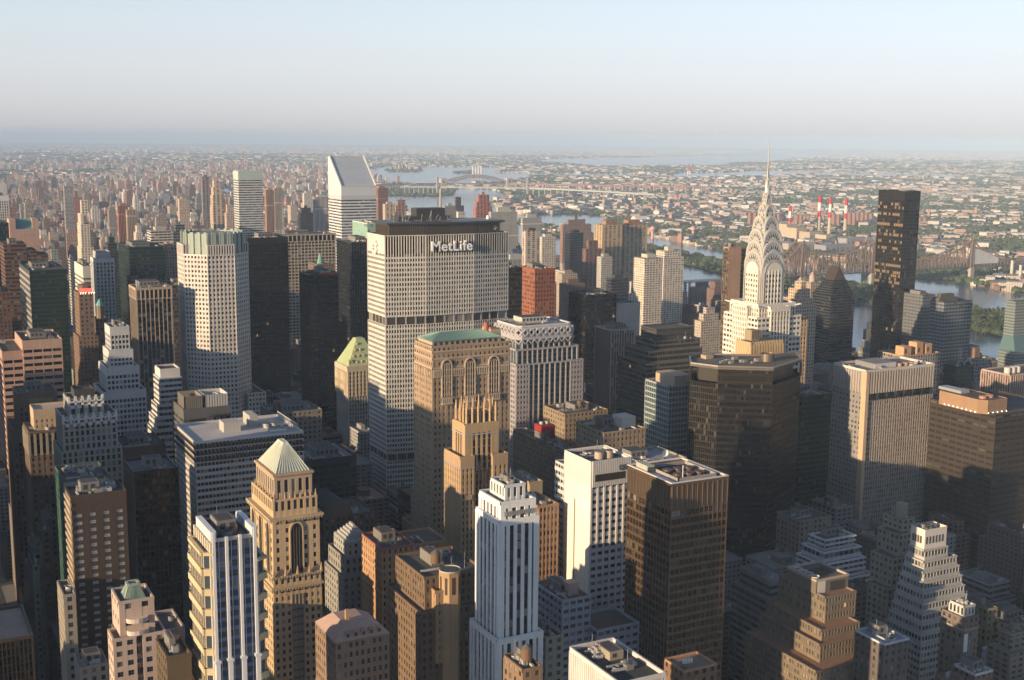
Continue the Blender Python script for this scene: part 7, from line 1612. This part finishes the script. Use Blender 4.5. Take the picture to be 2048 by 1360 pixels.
# ================================================================== middle distance
def mid(cx, cy, xl, xr, Y, col, fm, label, cat='apartment tower', name='apartment_tower', D=None, cap=None, steps=(), tall=0):
    x0, x1, y0, y1, h = solve(cx, cy, xl, xr, Y, D); y1 = max(y1, y0 + 12)
    B = Bld(name, label, cat, (x0 + x1) / 2, (y0 + y1) / 2); W_, D_ = x1 - x0, y1 - y0
    M = FM[fm]; q = B.mb('wall', M)
    z = h
    for (f, dz) in steps: z -= dz
    q.box(x0, x1, y0, y1, 0, z, col)
    for (f, dz) in steps: q.box(x0 + W_ * f, x1 - W_ * f, y0 + D_ * f * .8, y1 - D_ * f * .8, z, z + dz, col); z += dz
    f = steps[-1][0] if steps else 0
    q = B.mb('penthouse', M_WALL); cc = cap or tuple(v * .8 for v in col); q.box(x0 + W_ * (f + .25), x1 - W_ * (f + .25), y0 + D_ * (f + .2), y1 - D_ * (f + .25), h, h + max(4, min(9, W_ * .16)), cc)
    foot(x0, x1, y0, y1); done(B); return B
cr, tn, rb, gy, wh, bk, br_ = (.60, .54, .46), (.42, .34, .27), (.36, .17, .12), (.28, .28, .29), (.58, .57, .56), (.05, .055, .065), (.20, .14, .115)
mid(952, 390, 948, 985, 2350, (.40, .16, .12), 'balcony', 'red brick tower with rounded stepped top behind the dark flat roof of the lettered slab', steps=((.06, 12), (.18, 14)))
mid(888, 412, 886, 914, 2300, (.27, .25, .23), 'punch', 'grey brick tower with a low green dome behind the lettered slab', cap=(.25, .38, .28), steps=((.1, 8),))
mid(908, 394, 905, 928, 2600, (.09, .08, .085), 'punch', 'dark stepped tower right behind the green domed one', steps=((.25, 20),))
mid(911, 424, 904, 939, 2150, cr, 'wide', 'cream stepped tower with tall vertical fins between the domed tower and the red tower', steps=((.1, 14), (.25, 12)))
mid(980, 424, 976, 1037, 2300, (.60, .57, .50), 'fin', 'cream hospital with tall scalloped vertical fins, right of the red tower', 'hospital', 'hospital', steps=((.04, 30),))
mid(1012, 520, 1008, 1062, 1900, (.50, .49, .46), 'fin', 'lower pale wing of the finned hospital behind the right end of the lettered slab', 'hospital', 'hospital_wing', D=40)
mid(1046, 436, 1044, 1083, 2600, (.55, .53, .50), 'fin', 'low pale finned block among trees right of the hospital', 'building', 'apartment_block')
mid(1052, 462, 1049, 1080, 1650, (.50, .42, .36), 'balcony', 'narrow white framed tower with a dark brown top block right of the lettered slab', cap=(.10, .06, .05))
mid(1084, 474, 1080, 1112, 1900, cr, 'wide', 'low cream block right of the white framed tower')
mid(1140, 466, 1131, 1167, 1650, (.035, .04, .055), 'dark', 'navy black glass tower right of the white framed tower', 'office tower', 'office_tower')
mid(1126, 440, 1122, 1183, 2300, (.27, .17, .14), 'punch', 'wide brown brick apartment tower behind the navy black tower', steps=((.2, 10),))
mid(1173, 482, 1168, 1204, 1600, (.17, .10, .085), 'balcony', 'dark brown stepped tower between the navy black tower and the tan twin slab', steps=((.2, 12),))
mid(1205, 450, 1199, 1246, 1700, (.45, .34, .22), 'balcony', 'left half of the wide tan balconied twin slab', cap=(.30, .17, .12), D=26)
mid(1248, 450, 1246, 1295, 1710, (.45, .34, .22), 'balcony', 'right half of the wide tan balconied twin slab', cap=(.30, .17, .12), D=26)
mid(1203, 514, 1199, 1225, 1450, (.42, .40, .38), 'punch', 'small grey tower in front of the tan twin slab')
mid(1290, 517, 1281, 1326, 1350, cr, 'wide', 'left cream apartment tower of the pair right of the tan twin slab', D=26)
mid(1328, 503, 1307, 1368, 1420, cr, 'wide', 'right taller cream apartment tower of the pair, with a stepped roof', D=26, steps=((.1, 8),))
mid(1403, 617, 1396, 1446, 1150, (.47, .41, .34), 'punch', 'beige brick apartment house with stepped roof left of the tan blank wall slab', steps=((.15, 8), (.3, 7)))
mid(1223, 557, 1217, 1257, 1300, (.07, .075, .085), 'dark', 'dark slate tower below the tan twin slab', 'office tower', 'office_tower')
mid(1124, 548, 1113, 1155, 1500, tn, 'punch', 'tan apartment block right of the red-brown tower')
mid(1128, 568, 1122, 1170, 1350, br_, 'punch', 'brown apartment block above the squat black box tower')
mid(1338, 585, 1330, 1375, 1500, (.30, .27, .25), 'punch', 'grey-brown apartment block below the cream pair')
mid(1386, 575, 1380, 1430, 1650, (.16, .14, .14), 'punch', 'dark grey apartment block behind the beige stepped apartment house')
mid(1430, 620, 1422, 1448, 1500, (.22, .19, .18), 'punch', 'dim brown block beside the tan slab with the blank wall')
mid(1290, 590, 1286, 1312, 1600, (.5, .48, .45), 'punch', 'small pale block left under the cream pair')
mid(424, 362, 418, 446, 2300, (.52, .42, .33), 'balcony', 'tall beige balconied tower with a stepped cap left of the mast tower', steps=((.06, 20), (.14, 14), (.24, 12)))
mid(532, 380, 528, 548, 2500, (.44, .27, .20), 'fin', 'left one of two reddish striped towers right of the mast tower')
mid(549, 376, 547, 563, 2600, (.52, .44, .38), 'fin', 'right one of two reddish striped towers right of the mast tower')
mid(608, 386, 605, 624, 2600, (.55, .52, .48), 'punch', 'pale slim tower above a dark one left of the slant-roofed tower')
mid(600, 416, 597, 626, 2100, (.06, .065, .07), 'dark', 'dark glass tower with a pointed cap left of the slant-roofed tower', steps=((.15, 8),))
mid(629, 394, 626, 655, 2350, (.58, .54, .50), 'fin', 'white striped tower touching the left side of the slant-roofed tower')
mid(756, 376, 752, 776, 2700, (.36, .17, .13), 'fin', 'red-brown tower touching the right side of the slant-roofed tower', D=40)
mid(770, 408, 767, 790, 2300, (.50, .41, .32), 'balcony', 'tan tower with tiered balconies right of the red-brown one')
mid(790, 400, 786, 817, 2450, (.34, .22, .18), 'balcony', 'brown tower with a rounded stepped crown left of the plain tan chimney', steps=((.08, 14), (.2, 12)))
mid(825, 424, 818, 868, 2100, (.33, .37, .34), 'punch', 'wide pale green-grey block over the roof of the lettered slab', D=30)
mid(236, 412, 234, 254, 2300, (.42, .20, .15), 'fin', 'red brick striped tower, left of two behind the green glass tower')
mid(254, 420, 251, 272, 2250, (.48, .36, .27), 'fin', 'tan striped tower, right of two behind the green glass tower')
mid(358, 398, 356, 378, 2500, (.52, .42, .34), 'punch', 'slim tan tower with a sharp top above the octagonal tower')
mid(270, 452, 264, 288, 1900, (.58, .52, .46), 'punch', 'cream stepped tower above the dark green glass tower', steps=((.12, 12), (.28, 10)))
mid(128, 372, 126, 145, 3700, (.40, .38, .37), 'ribbon', 'hazy grey banded tower left of the cream stepped hotel tower')
mid(404, 354, 402, 419, 3000, (.25, .22, .22), 'balcony', 'brownish hazy tower behind the tall beige balconied one')
mid(452, 410, 449, 470, 2200, (.50, .40, .34), 'punch', 'pinkish stepped tower left of the mast tower', steps=((.15, 14),))
mid(312, 434, 309, 333, 2300, (.36, .30, .26), 'punch', 'small tan tower above the slim beige brick tower')
mid(302, 462, 296, 345, 1800, (.52, .48, .43), 'ribbon', 'low pale banded block left above the octagonal tower', 'office building', 'office_building', D=30)
mid(346, 450, 341, 376, 1650, (.16, .19, .20), 'dark', 'teal-grey glass tower with a pointed roof left of the glass drum', 'office tower', 'office_tower', steps=((.2, 9),))
mid(212, 474, 205, 238, 1650, (.07, .075, .08), 'dark', 'dark grey terraced tower behind the white finned one', 'office tower', 'office_tower', steps=((.15, 10), (.3, 8)))
mid(98, 500, 95, 122, 1500, (.25, .28, .27), 'punch', 'greyish masonry tower with a green lantern right of the stepped brown tower', cap=(.12, .26, .20), steps=((.2, 12),))
mid(147, 520, 136, 150, 1700, (.5, .5, .46), 'ribbon', 'narrow banded block at the foot of the cream stepped hotel tower', 'office building', 'office_building')
for i, (a, b, t, y_) in enumerate(((1594, 1606, 430, 3900), (1610, 1618, 432, 3950), (1545, 1575, 428, 4100), (1700, 1712, 426, 4300), (1716, 1730, 424, 4350), (1733, 1750, 428, 4300), (1668, 1682, 430, 4200), (1840, 1860, 436, 3500), (1640, 1650, 432, 4100), (1500, 1520, 426, 4200))):
    mid(a + 3, t, a, b, y_ * .62, (.30, .17, .13), 'punch', 'brown brick housing block in the row behind the red and white chimneys', 'housing block', 'housing_block')['group' if 0 else 'x'] if 0 else None
    v = atZ(a, 455 - i % 3 * 4, 0); z = max(24, Zat(a, t, v.y)); w_ = (b - a) / 2480 * v.length
    B = Bld('housing_block', 'brown brick housing slab in the group behind the red and white chimneys', 'housing block', v.x, v.y, 'brown housing slabs behind the chimneys'); q = B.mb('wall', FM['punch']); q.box(v.x, v.x + w_, v.y, v.y + 16, 0, z, (.30, .17, .13)); q.box(v.x + w_ * .35, v.x + w_ * .65, v.y - 14, v.y + 30, 0, z + 1, (.30, .17, .13)); done(B)

# scattered uptown and east side towers, each a thing of its own
PAL = [('pinkish brick', (.42, .27, .21)), ('tan brick', (.45, .37, .29)), ('white brick', (.58, .55, .51)), ('dark brown', (.19, .125, .10)), ('grey', (.32, .32, .33)), ('red brick', (.35, .16, .11))]
R = random.Random(2024); cnt = 0; KIND = ['punch', 'wide', 'balcony', 'fin', 'punch', 'ribbon']
def region(p):
    if p < 240: return 'at the far left'
    if p < 520: return 'above the octagonal tower'
    if p < 780: return 'either side of the slant-roofed tower'
    if p < 1120: return 'behind the lettered slab'
    return 'right of the lettered slab'
tries = 0
while cnt < 330 and tries < 6000:
    tries += 1
    Y = 1500 + (R.random() ** 1.15) * 5600
    xm = 1180 if Y < 2000 else (1400 if Y < 3000 else 1560)
    if Y > 4700: xm = 1500 - (Y - 4700) * .1
    X = R.uniform(.02 * Y - 40, xm)
    w, d = R.uniform(16, 34), R.uniform(16, 40)
    pr_ = proj((X, Y, 60))
    if pr_[0] > 1480: continue
    if not clear(X, X + w, Y, Y + d): continue
    h = 48 + R.random() ** 2 * 85
    if Y < 2200: h = 45 + R.random() ** 2 * 75
    if X < .18 * Y: h *= R.uniform(.9, 1.15)
    if pr_[0] > 740 and pr_[0] < 1480: h = min(h, 95)
    if Y > 4500: h = min(h, 85)
    ci = R.randrange(6); cn, col = PAL[ci]; fm = R.choice(KIND)
    q = MB(); v = R.uniform(.85, 1.15); col = tuple(c * v for c in col); q.box(X, X + w, Y, Y + d, 0, h, col)
    if R.random() < .5: q.box(X + w * .15, X + w * .85, Y + d * .15, Y + d * .85, h, h + R.uniform(6, 14), col); h2 = h + 6
    q.box(X + w * .35, X + w * .65, Y + d * .3, Y + d * .6, h, h + R.uniform(6, 18), tuple(c * .8 for c in col))
    o = q.build('apartment_tower', FM[fm], None, (X, Y, 0)); o.location = (X, Y, 0)
    tag(o, f'small hazy {cn} apartment tower in the crowd {region(pr_[0])}', 'apartment tower', f'{cn} towers in the crowd {region(pr_[0])}')
    foot(X, X + w, Y, Y + d, 1); cnt += 1

# ---- carpets too numerous to count ---------------------------------
rg = np.random.default_rng(11)
def vnoise(X, Y, s, seed):
    r = np.random.default_rng(seed).random((256, 256)); x = X / s; y = Y / s; i = np.floor(x).astype(int); j = np.floor(y).astype(int); fx = x - i; fy = y - j; fx = fx * fx * (3 - 2 * fx); fy = fy * fy * (3 - 2 * fy); i &= 255; j &= 255; i2 = (i + 1) & 255; j2 = (j + 1) & 255
    return (r[i, j] * (1 - fx) + r[i2, j] * fx) * (1 - fy) + (r[i, j2] * (1 - fx) + r[i2, j2] * fx) * fy
def carpet(name, X, Y, W_, D_, H_, A, C, mat, label, cat, z0=0.0):
    n = len(X); ca, sa = np.cos(A), np.sin(A); V = np.zeros((n, 8, 3), np.float32)
    for k, (sx, sy) in enumerate(((-1, -1), (1, -1), (1, 1), (-1, 1))):
        dx, dy = sx * W_ / 2, sy * D_ / 2
        for t in (0, 1): V[:, k + 4 * t, 0] = X + dx * ca - dy * sa; V[:, k + 4 * t, 1] = Y + dx * sa + dy * ca; V[:, k + 4 * t, 2] = z0 + (H_ if t else 0) - (X * X + Y * Y) / (2 * EARTH)
    Fc = BOXF[:5]; idx = (np.arange(n)[:, None, None] * 8 + Fc[None]).astype(np.int32).ravel(); nf = n * 5
    me = bpy.data.meshes.new(name); me.vertices.add(n * 8); me.vertices.foreach_set('co', V.ravel()); me.loops.add(nf * 4); me.loops.foreach_set('vertex_index', idx); me.polygons.add(nf)
    me.polygons.foreach_set('loop_start', (np.arange(nf) * 4).astype(np.int32)); me.polygons.foreach_set('loop_total', np.full(nf, 4, np.int32)); me.materials.append(mat)
    at = me.attributes.new('fc', 'FLOAT_COLOR', 'FACE'); c4 = np.concatenate([C, rg.random((n, 1))], 1).astype(np.float32); at.data.foreach_set('color', np.repeat(c4, 5, 0).ravel()); me.polygons.foreach_set('use_smooth', np.zeros(nf, dtype=bool)); me.update(calc_edges=True)
    o = bpy.data.objects.new(name, me); COL.objects.link(o); tag(o, label, cat, kind='stuff'); return o
pal = np.array([(.42, .27, .21), (.46, .37, .29), (.60, .56, .52), (.22, .15, .12), (.34, .33, .33), (.37, .18, .13), (.55, .47, .40)])
# uptown row houses
gx, gy = np.meshgrid(np.arange(-200, 1640, 17.0), np.arange(1500, 8200, 20.0)); X = gx.ravel() + rg.uniform(-2, 2, gx.size); Y = gy.ravel() + rg.uniform(-2, 2, gx.size)
k = (X > .02 * Y - 60) & (X < np.interp(Y, [1500, 2000, 3000, 4200, 4900, 6500, 8200], [1240, 1380, 1560, 1660, 1500, 1250, 1100])) & (((Y - 40) % 80.5) > 14) & onland(X, Y)
for ax, w in AV: k &= np.abs(X - ax) > w / 2 + 8
F4 = np.array(FOOT)
X, Y = X[k], Y[k]; ok = np.ones(len(X), bool)
for f in FOOT: ok &= ~((X > f[0] - 9) & (X < f[1] + 9) & (Y > f[2] - 10) & (Y < f[3] + 10))
ok &= rg.random(len(X)) < .93
X, Y = X[ok], Y[ok]; n = len(X)
H = 13 + rg.random(n) ** 2.2 * 42; C = pal[rg.integers(0, 7, n)] * rg.uniform(.8, 1.15, (n, 1))
carpet('row_houses', X, Y, rg.uniform(13, 16.5, n), rg.uniform(15, 19.5, n), H, np.zeros(n), C, FM['punch'], 'dense carpet of low uptown city blocks between the towers', 'city blocks')
# far boroughs
def field(nn, d0, d1, pw):
    t = rg.random(nn); d = d0 * (d1 / d0) ** (t ** pw); a = YAW + np.radians(rg.uniform(-26, 26, nn)); return d * np.sin(a), d * np.cos(a), d
def outer(X, Y):
    return onland(X, Y) & ~((X < np.interp(Y, [0, 2000, 3000, 4200, 4900, 6500, 8200], [1240, 1440, 1600, 1700, 1500, 1250, 1100])) & (Y < 8200))
X, Y, D = field(290000, 2500, 45000, .80); k = outer(X, Y); X, Y, D = X[k], Y[k], D[k]
dn = vnoise(X, Y, 230, 1) * .55 + vnoise(X, Y, 900, 2) * .45; isl = np.zeros(len(X), bool)
for P in ISL: isl |= inpoly(P, X, Y)
k = (dn > .27 + rg.random(len(X)) * .22) & (~isl | (rg.random(len(X)) < .12)); X, Y, D = X[k], Y[k], D[k]; n = len(X)
ang = np.round(vnoise(X, Y, 2500, 5) * 4) * .35; 
ca, sa = np.cos(ang), np.sin(ang); u, v = X * ca + Y * sa, -X * sa + Y * ca; v = np.round(v / 34) * 34 + rg.choice([-8, 8], n); X, Y = u * ca - v * sa, u * sa + v * ca
k = outer(X, Y); X, Y, D, ang = X[k], Y[k], D[k], ang[k]; n = len(X)
big = rg.random(n) < .05; g = np.clip(D / 6000, 1, 3.4)
W_ = np.where(big, rg.uniform(25, 70, n), rg.uniform(7, 15, n)) * g ** .8; D_ = np.where(big, rg.uniform(20, 50, n), rg.uniform(9, 15, n)) * g ** .6; H = np.where(big, rg.uniform(9, 24, n), rg.uniform(6, 12, n))
tw = (rg.random(n) < .0025); H = np.where(tw, rg.uniform(18, 40, n), H); W_ = np.where(tw, rg.uniform(16, 40, n), W_)
p2 = np.array([(.62, .56, .51), (.48, .33, .27), (.70, .68, .66), (.34, .24, .20), (.44, .40, .36), (.66, .60, .55)]); C = p2[rg.integers(0, 6, n)] * rg.uniform(.6, 1.0, (n, 1))
C = np.where(tw[:, None], np.array([[.42, .24, .18]]), C)
carpet('far_houses', X, Y, W_, D_, H, ang, C, FM['house'], 'countless small pale and brick houses of the flat boroughs reaching to the horizon', 'houses', .0)
# Bronx side, far left: brick slabs
X, Y, D = field(9000, 5200, 15000, .9); a_ = np.arctan2(X, Y) - YAW; k = outer(X, Y) & (a_ < -.06) & (vnoise(X, Y, 600, 9) > .5); X, Y = X[k], Y[k]; n = len(X)
carpet('far_slab_blocks', X, Y, rg.uniform(16, 40, n), rg.uniform(14, 22, n), rg.uniform(22, 58, n), rg.uniform(-.2, .2, n), (np.array([(.42, .25, .19), (.50, .38, .30), (.58, .52, .48)]))[rg.integers(0, 3, n)], FM['punch'], 'far hazy brick apartment slabs packed under the horizon at the upper left', 'apartment blocks')
# trees
X, Y, D = field(150000, 2100, 24000, .85); k = outer(X, Y); X, Y, D = X[k], Y[k], D[k]
dn = vnoise(X, Y, 230, 1) * .55 + vnoise(X, Y, 900, 2) * .45; k = ((dn < .34 + rg.random(len(X)) * .40) & (rg.random(len(X)) < .85)); X, Y, D = X[k], Y[k], D[k]; n = len(X)
ico = np.array([(0, 0, 1), (.89, 0, .45), (.28, .85, .45), (-.72, .53, .45), (-.72, -.53, .45), (.28, -.85, .45), (.72, .53, -.45), (-.28, .85, -.45), (-.89, 0, -.45), (-.28, -.85, -.45), (.72, -.53, -.45)])
icf = np.array([(0, 1, 2), (0, 2, 3), (0, 3, 4), (0, 4, 5), (0, 5, 1), (1, 6, 2), (2, 7, 3), (3, 8, 4), (4, 9, 5), (5, 10, 1), (6, 7, 2), (7, 8, 3), (8, 9, 4), (9, 10, 5), (10, 6, 1)])
S_ = rg.uniform(5.5, 10.5, n) * np.clip(D / 5000, .9, 3.6); V = ico[None] * S_[:, None, None] * rg.uniform(.7, 1.25, (n, 11, 1)); V[:, :, 2] *= .75 / np.clip(D / 5000, .9, 2.2)[:, None]
V[:, :, 0] += X[:, None]; V[:, :, 1] += Y[:, None]; V[:, :, 2] += 7.5 - ((X * X + Y * Y) / (2 * EARTH))[:, None]
me = bpy.data.meshes.new('street_trees'); me.vertices.add(n * 11); me.vertices.foreach_set('co', V.astype(np.float32).ravel()); idx = (np.arange(n)[:, None, None] * 11 + icf[None]).astype(np.int32).ravel(); nf = n * 15
me.loops.add(nf * 3); me.loops.foreach_set('vertex_index', idx); me.polygons.add(nf); me.polygons.foreach_set('loop_start', (np.arange(nf) * 3).astype(np.int32)); me.polygons.foreach_set('loop_total', np.full(nf, 3, np.int32)); me.materials.append(M_LEAF); me.polygons.foreach_set('use_smooth', np.zeros(nf, dtype=bool)); me.update(calc_edges=True)
o = bpy.data.objects.new('street_trees', me); COL.objects.link(o); tag(o, 'green tree canopy of parks and streets spread among the far houses', 'trees', kind='stuff')

# ================================================================== ordinary blocks between the named towers
R = random.Random(99); FIL = []
avs = [-200] + [a for a, w in AV] + [1200]; hw = [8] + [w / 2 + 5 for a, w in AV] + [10]
desc = [('dark brown brick', (.095, .075, .065)), ('grey stone', (.19, .19, .195)), ('tan brick', (.20, .17, .145)), ('pale stone', (.30, .29, .28)), ('red-brown brick', (.15, .095, .08)), ('charcoal', (.05, .053, .06))]
def zone(p):
    return ('bottom left' if p[0] < 600 else 'bottom centre' if p[0] < 1300 else 'bottom right') if p[1] > 900 else ('left middle' if p[0] < 600 else 'centre' if p[0] < 1300 else 'right middle')
for si in range(2, len(STREETS) - 3):
    ya, yb = STREETS[si] + 8, STREETS[si + 1] - 8
    for ai in range(len(avs) - 1):
        xa, xb = avs[ai] + hw[ai], avs[ai + 1] - hw[ai + 1]; x = xa
        while x < xb - 9:
            w = min(R.uniform(16, 34), xb - x)
            for (p, q_) in ((ya, (ya + yb) / 2 - 1), ((ya + yb) / 2 + 1, yb)):
                y0, y1, x0, x1 = p, q_, x, x + w - .6
                # trim against the named buildings
                for f in FOOT:
                    if x0 < f[1] and x1 > f[0] and y0 < f[3] and y1 > f[2]:
                        c_ = [('x0', f[1], x1 - f[1]), ('x1', f[0], f[0] - x0), ('y0', f[3], y1 - f[3]), ('y1', f[2], f[2] - y0)]; c_.sort(key=lambda t: -t[2]); nm, val, _ = c_[0]
                        if nm == 'x0': x0 = val
                        elif nm == 'x1': x1 = val
                        elif nm == 'y0': y0 = val
                        else: y1 = val
                if x1 - x0 < 7 or y1 - y0 < 7 or x0 > 1180: continue
                cxx, cyy = (x0 + x1) / 2, (y0 + y1) / 2
                P = proj((cxx, cyy, 30)); 
                if P[0] < -150 or P[0] > 2200 or P[1] > 1700 or (Vector((cxx, cyy, 0)).length < 300): continue
                h = 22 + R.random() ** 1.5 * (62 if cyy < 1500 else 45)
                if x0 < 110: h = min(h, 60)
                FIL.append((x0, x1, y0, y1, h))
            x += w
KK = ['punch', 'wide', 'punch', 'ribbon', 'fin']
fo = []
for i, (x0, x1, y0, y1, h) in enumerate(FIL):
    dn_, col = desc[R.randrange(6)]; v = R.uniform(.85, 1.2); col = tuple(c * v for c in col); near = math.hypot(x0, y0) < 900
    cxx, cyy = (x0 + x1) / 2, (y0 + y1) / 2
    rt = empty('office_building', (cxx, cyy, 0)); FM_ = FM[R.choice(KK)]; q = MB(); zt = h
    q.box(x0, x1, y0, y1, 0, h, col)
    if R.random() < .5 and x1 - x0 > 12 and y1 - y0 > 12: q.box(x0 + 3, x1 - 3, y0 + 3, y1 - 3, h, h + 8, col); zt = h + 8
    q.build('wall', FM_, rt, (cxx, cyy, 0)); 
    q = MB(); m_ = 3.4 if zt > h else .4; a0, a1, b0, b1 = x0 + m_ - .4, x1 - m_ + .4, y0 + m_ - .4, y1 - m_ + .4
    for (e, f, g_, k_) in ((a0, a1, b0, b0 + .45), (a0, a1, b1 - .45, b1), (a0, a0 + .45, b0 + .45, b1 - .45), (a1 - .45, a1, b0 + .45, b1 - .45)): q.box(e, f, g_, k_, zt, zt + 1.1, tuple(min(1, c * 1.25) for c in col))
    q.build('parapet', M_WALL, rt, (cxx, cyy, 0)); q = MB(); w_, d_ = (a1 - a0), (b1 - b0); px_, py_ = a0 + w_ * R.uniform(.15, .5), b0 + d_ * R.uniform(.2, .5); q.box(px_, px_ + w_ * .3, py_, py_ + d_ * .35, zt, zt + R.uniform(3, 5), tuple(c * .9 for c in col)); q.build('penthouse', M_WALL, rt, (cxx, cyy, 0))
    if near:
        for k_ in range(5): q = MB(); s_ = R.uniform(.8, 2.6); px_, py_ = R.uniform(a0 + 1, a1 - 3), R.uniform(b0 + 1, b1 - 3); g_ = R.uniform(.15, .5); q.box(px_, px_ + s_, py_, py_ + s_, zt, zt + s_ * .7, (g_, g_, g_)); q.build('air_handler', M_PANEL, rt, (cxx, cyy, 0))
        if R.random() < .4: px_, py_ = (a0 + a1) / 2 + w_ * .2, (b0 + b1) / 2 + d_ * .2; q = MB(); q.cyl((px_, py_), 1.6, 1.5, zt + 2, zt + 5, (.16, .11, .07), 0, 10); q.cyl((px_, py_), 1.7, .05, zt + 5, zt + 6.3, (.12, .1, .09), 0, 10); q.cyl((px_, py_), 1.2, 1.2, zt, zt + 2, (.1, .1, .1), 0, 4); q.build('water_tank', M_WALL, rt, (cxx, cyy, 0))
    P = proj((cxx, cyy, h)); rt['category'] = 'office building'; zn = zone(P)
    lb = f'low {dn_} building among the shaded blocks at {zn}'; rt['label'] = lb; rt['group'] = f'low {dn_} buildings at {zn}'
    fo.append(rt)
# fifth-avenue traffic in the shaded canyon at the lower left
cars = []
def car_mesh(col):
    b_ = MB(); b_.box(-.9, .9, -2.2, 2.2, .35, .85, col); b_.box(-.85, .85, -2.1, 2.1, .85, 1.0, col); c_ = MB(); A = [(-.8, -1.3, 1.0), (.8, -1.3, 1.0), (.8, 1.5, 1.0), (-.8, 1.5, 1.0)]; T_ = [(-.65, -.8, 1.5), (.65, -.8, 1.5), (.65, 1.0, 1.5), (-.65, 1.0, 1.5)]; c_.loft(A, T_, (.03, .03, .035)); c_.face(T_, col); w_ = MB()
    for sx in (-.9, .75):
        for sy in (-1.4, 1.4): w_.box(sx, sx + .15, sy - .32, sy + .32, 0, .64, (.02, .02, .02))
    return b_, c_, w_
protos = []
for nm, col in (('yellow', (.70, .40, .03)), ('white', (.7, .7, .7)), ('black', (.03, .03, .03))):
    b_, c_, w_ = car_mesh(col); protos.append((nm, [b_.build('body', M_PANEL), c_.build('cabin', M_GLASS), w_.build('wheel', M_WALL)]))
usedc = set(); R = random.Random(8)
for i in range(26):
    nm, parts = protos[i % 3]; r_ = empty('car', (62 + (-5, -2, 2, 5)[R.randrange(4)], 600 + i * 11 + R.uniform(-2, 2), .2), f'{nm} car in the shaded avenue canyon at the lower left', 'car', f'{nm} cars in the avenue canyon')
    for p in parts:
        if p.name in usedc: c_ = p.copy(); COL.objects.link(c_)
        else: c_ = p; usedc.add(p.name)
        c_.parent = r_
# unseen towers added to the west, placed and sized to throw the long shadows
R = random.Random(44)
WEST_CASTERS = [(-70, 545, 45, 50, 222), (0, 640, 40, 75, 178), (8, 800, 46, 70, 176), (-60, 640, 40, 40, 190), (-160, 560, 60, 50, 120), (-40, 760, 50, 60, 120), (-230, 740, 50, 60, 230), (-120, 900, 60, 60, 180), (-260, 960, 60, 50, 200), (-60, 1020, 50, 50, 140), (-300, 1160, 110, 40, 255), (-110, 1230, 50, 60, 170), (-250, 1340, 60, 60, 200), (-60, 1450, 60, 60, 150), (-280, 1560, 60, 60, 190), (-170, 420, 40, 50, 150), (-80, 330, 40, 40, 140), (-330, 640, 60, 60, 190), (-380, 840, 60, 60, 210), (-220, 250, 40, 40, 110), (-150, 1750, 60, 60, 190)]
for i, (x, y, w, d, h) in enumerate(WEST_CASTERS):
    q = MB(); q.box(x, x + w, y, y + d, 0, h, desc[i % 6][1]); q.box(x + w * .2, x + w * .8, y + d * .2, y + d * .8, h, h + 8, desc[i % 6][1]); o = q.build('office_tower', FM[KK[i % 5]], None, (x, y, 0)); o.location = (x, y, 0)
    tag(o, 'unseen tower added left of the view to cast shadows over the city', 'office tower', 'unseen shadow-casting towers west of the view')
# drop ordinary buildings that nothing but other roofs could ever show
from mathutils.bvhtree import BVHTree
BV, BP, BO = [], [], []; nb_ = 0
for ob in list(COL.objects):
    if ob.type != 'MESH' or ob.get('kind') or len(ob.data.vertices) > 60000 or ob.name.split('.')[0] in ('window', 'antenna', 'air_handler', 'crown', 'trunk'): continue
    off_ = np.array(ob.location) + (np.array(ob.parent.location) if ob.parent else 0); me = ob.data
    co = np.empty(len(me.vertices) * 3, np.float32); me.vertices.foreach_get('co', co); co = co.reshape(-1, 3) + off_
    BV.extend(map(tuple, co.tolist())); k_ = (ob.parent.name if ob.parent else ob.name)
    for p_ in me.polygons: BP.append([v_ + nb_ for v_ in p_.vertices]); BO.append(k_)
    nb_ += len(co)
bvh = BVHTree.FromPolygons(BV, BP); seen = set()
for off, st_ in (((0, 0), 3), ((-35, 20), 6), ((40, -20), 6)):
    org = Vector((off[0], off[1], CAMZ))
    for j in range(150, 680, st_):
        for i in range(0, 1024, st_):
            h_ = bvh.ray_cast(org, ray(i * 2 + .5, j * 2 + .5))
            if h_[0] is not None: seen.add(BO[h_[2]])
del BV, BP, BO, bvh
for rt in fo:
    if rt.name not in seen:
        for c_ in list(rt.children): bpy.data.objects.remove(c_)
        bpy.data.objects.remove(rt)
print('SEEN', len(seen), 'fillers', len(fo))

# ================================================================== haze
HAZE = 4.9e-5
q = MB(); q.box(-78000, 78000, -78000, 78000, -155.0, 390.0, (1, 1, 1))
m = bpy.data.materials.new('haze'); m.use_nodes = True; nt = m.node_tree; nt.nodes.remove(nt.nodes['Principled BSDF'])
pv = nt.nodes.new('ShaderNodeVolumePrincipled'); pv.inputs['Color'].default_value = (.55, .73, 1.0, 1); pv.inputs['Density'].default_value = HAZE; pv.inputs['Anisotropy'].default_value = -0.25
nt.links.new(pv.outputs[0], nt.nodes['Material Output'].inputs['Volume'])
o = q.build('haze', m); o['kind'] = 'stuff'; tag(o, 'thin blue summer haze over the whole city', 'haze')
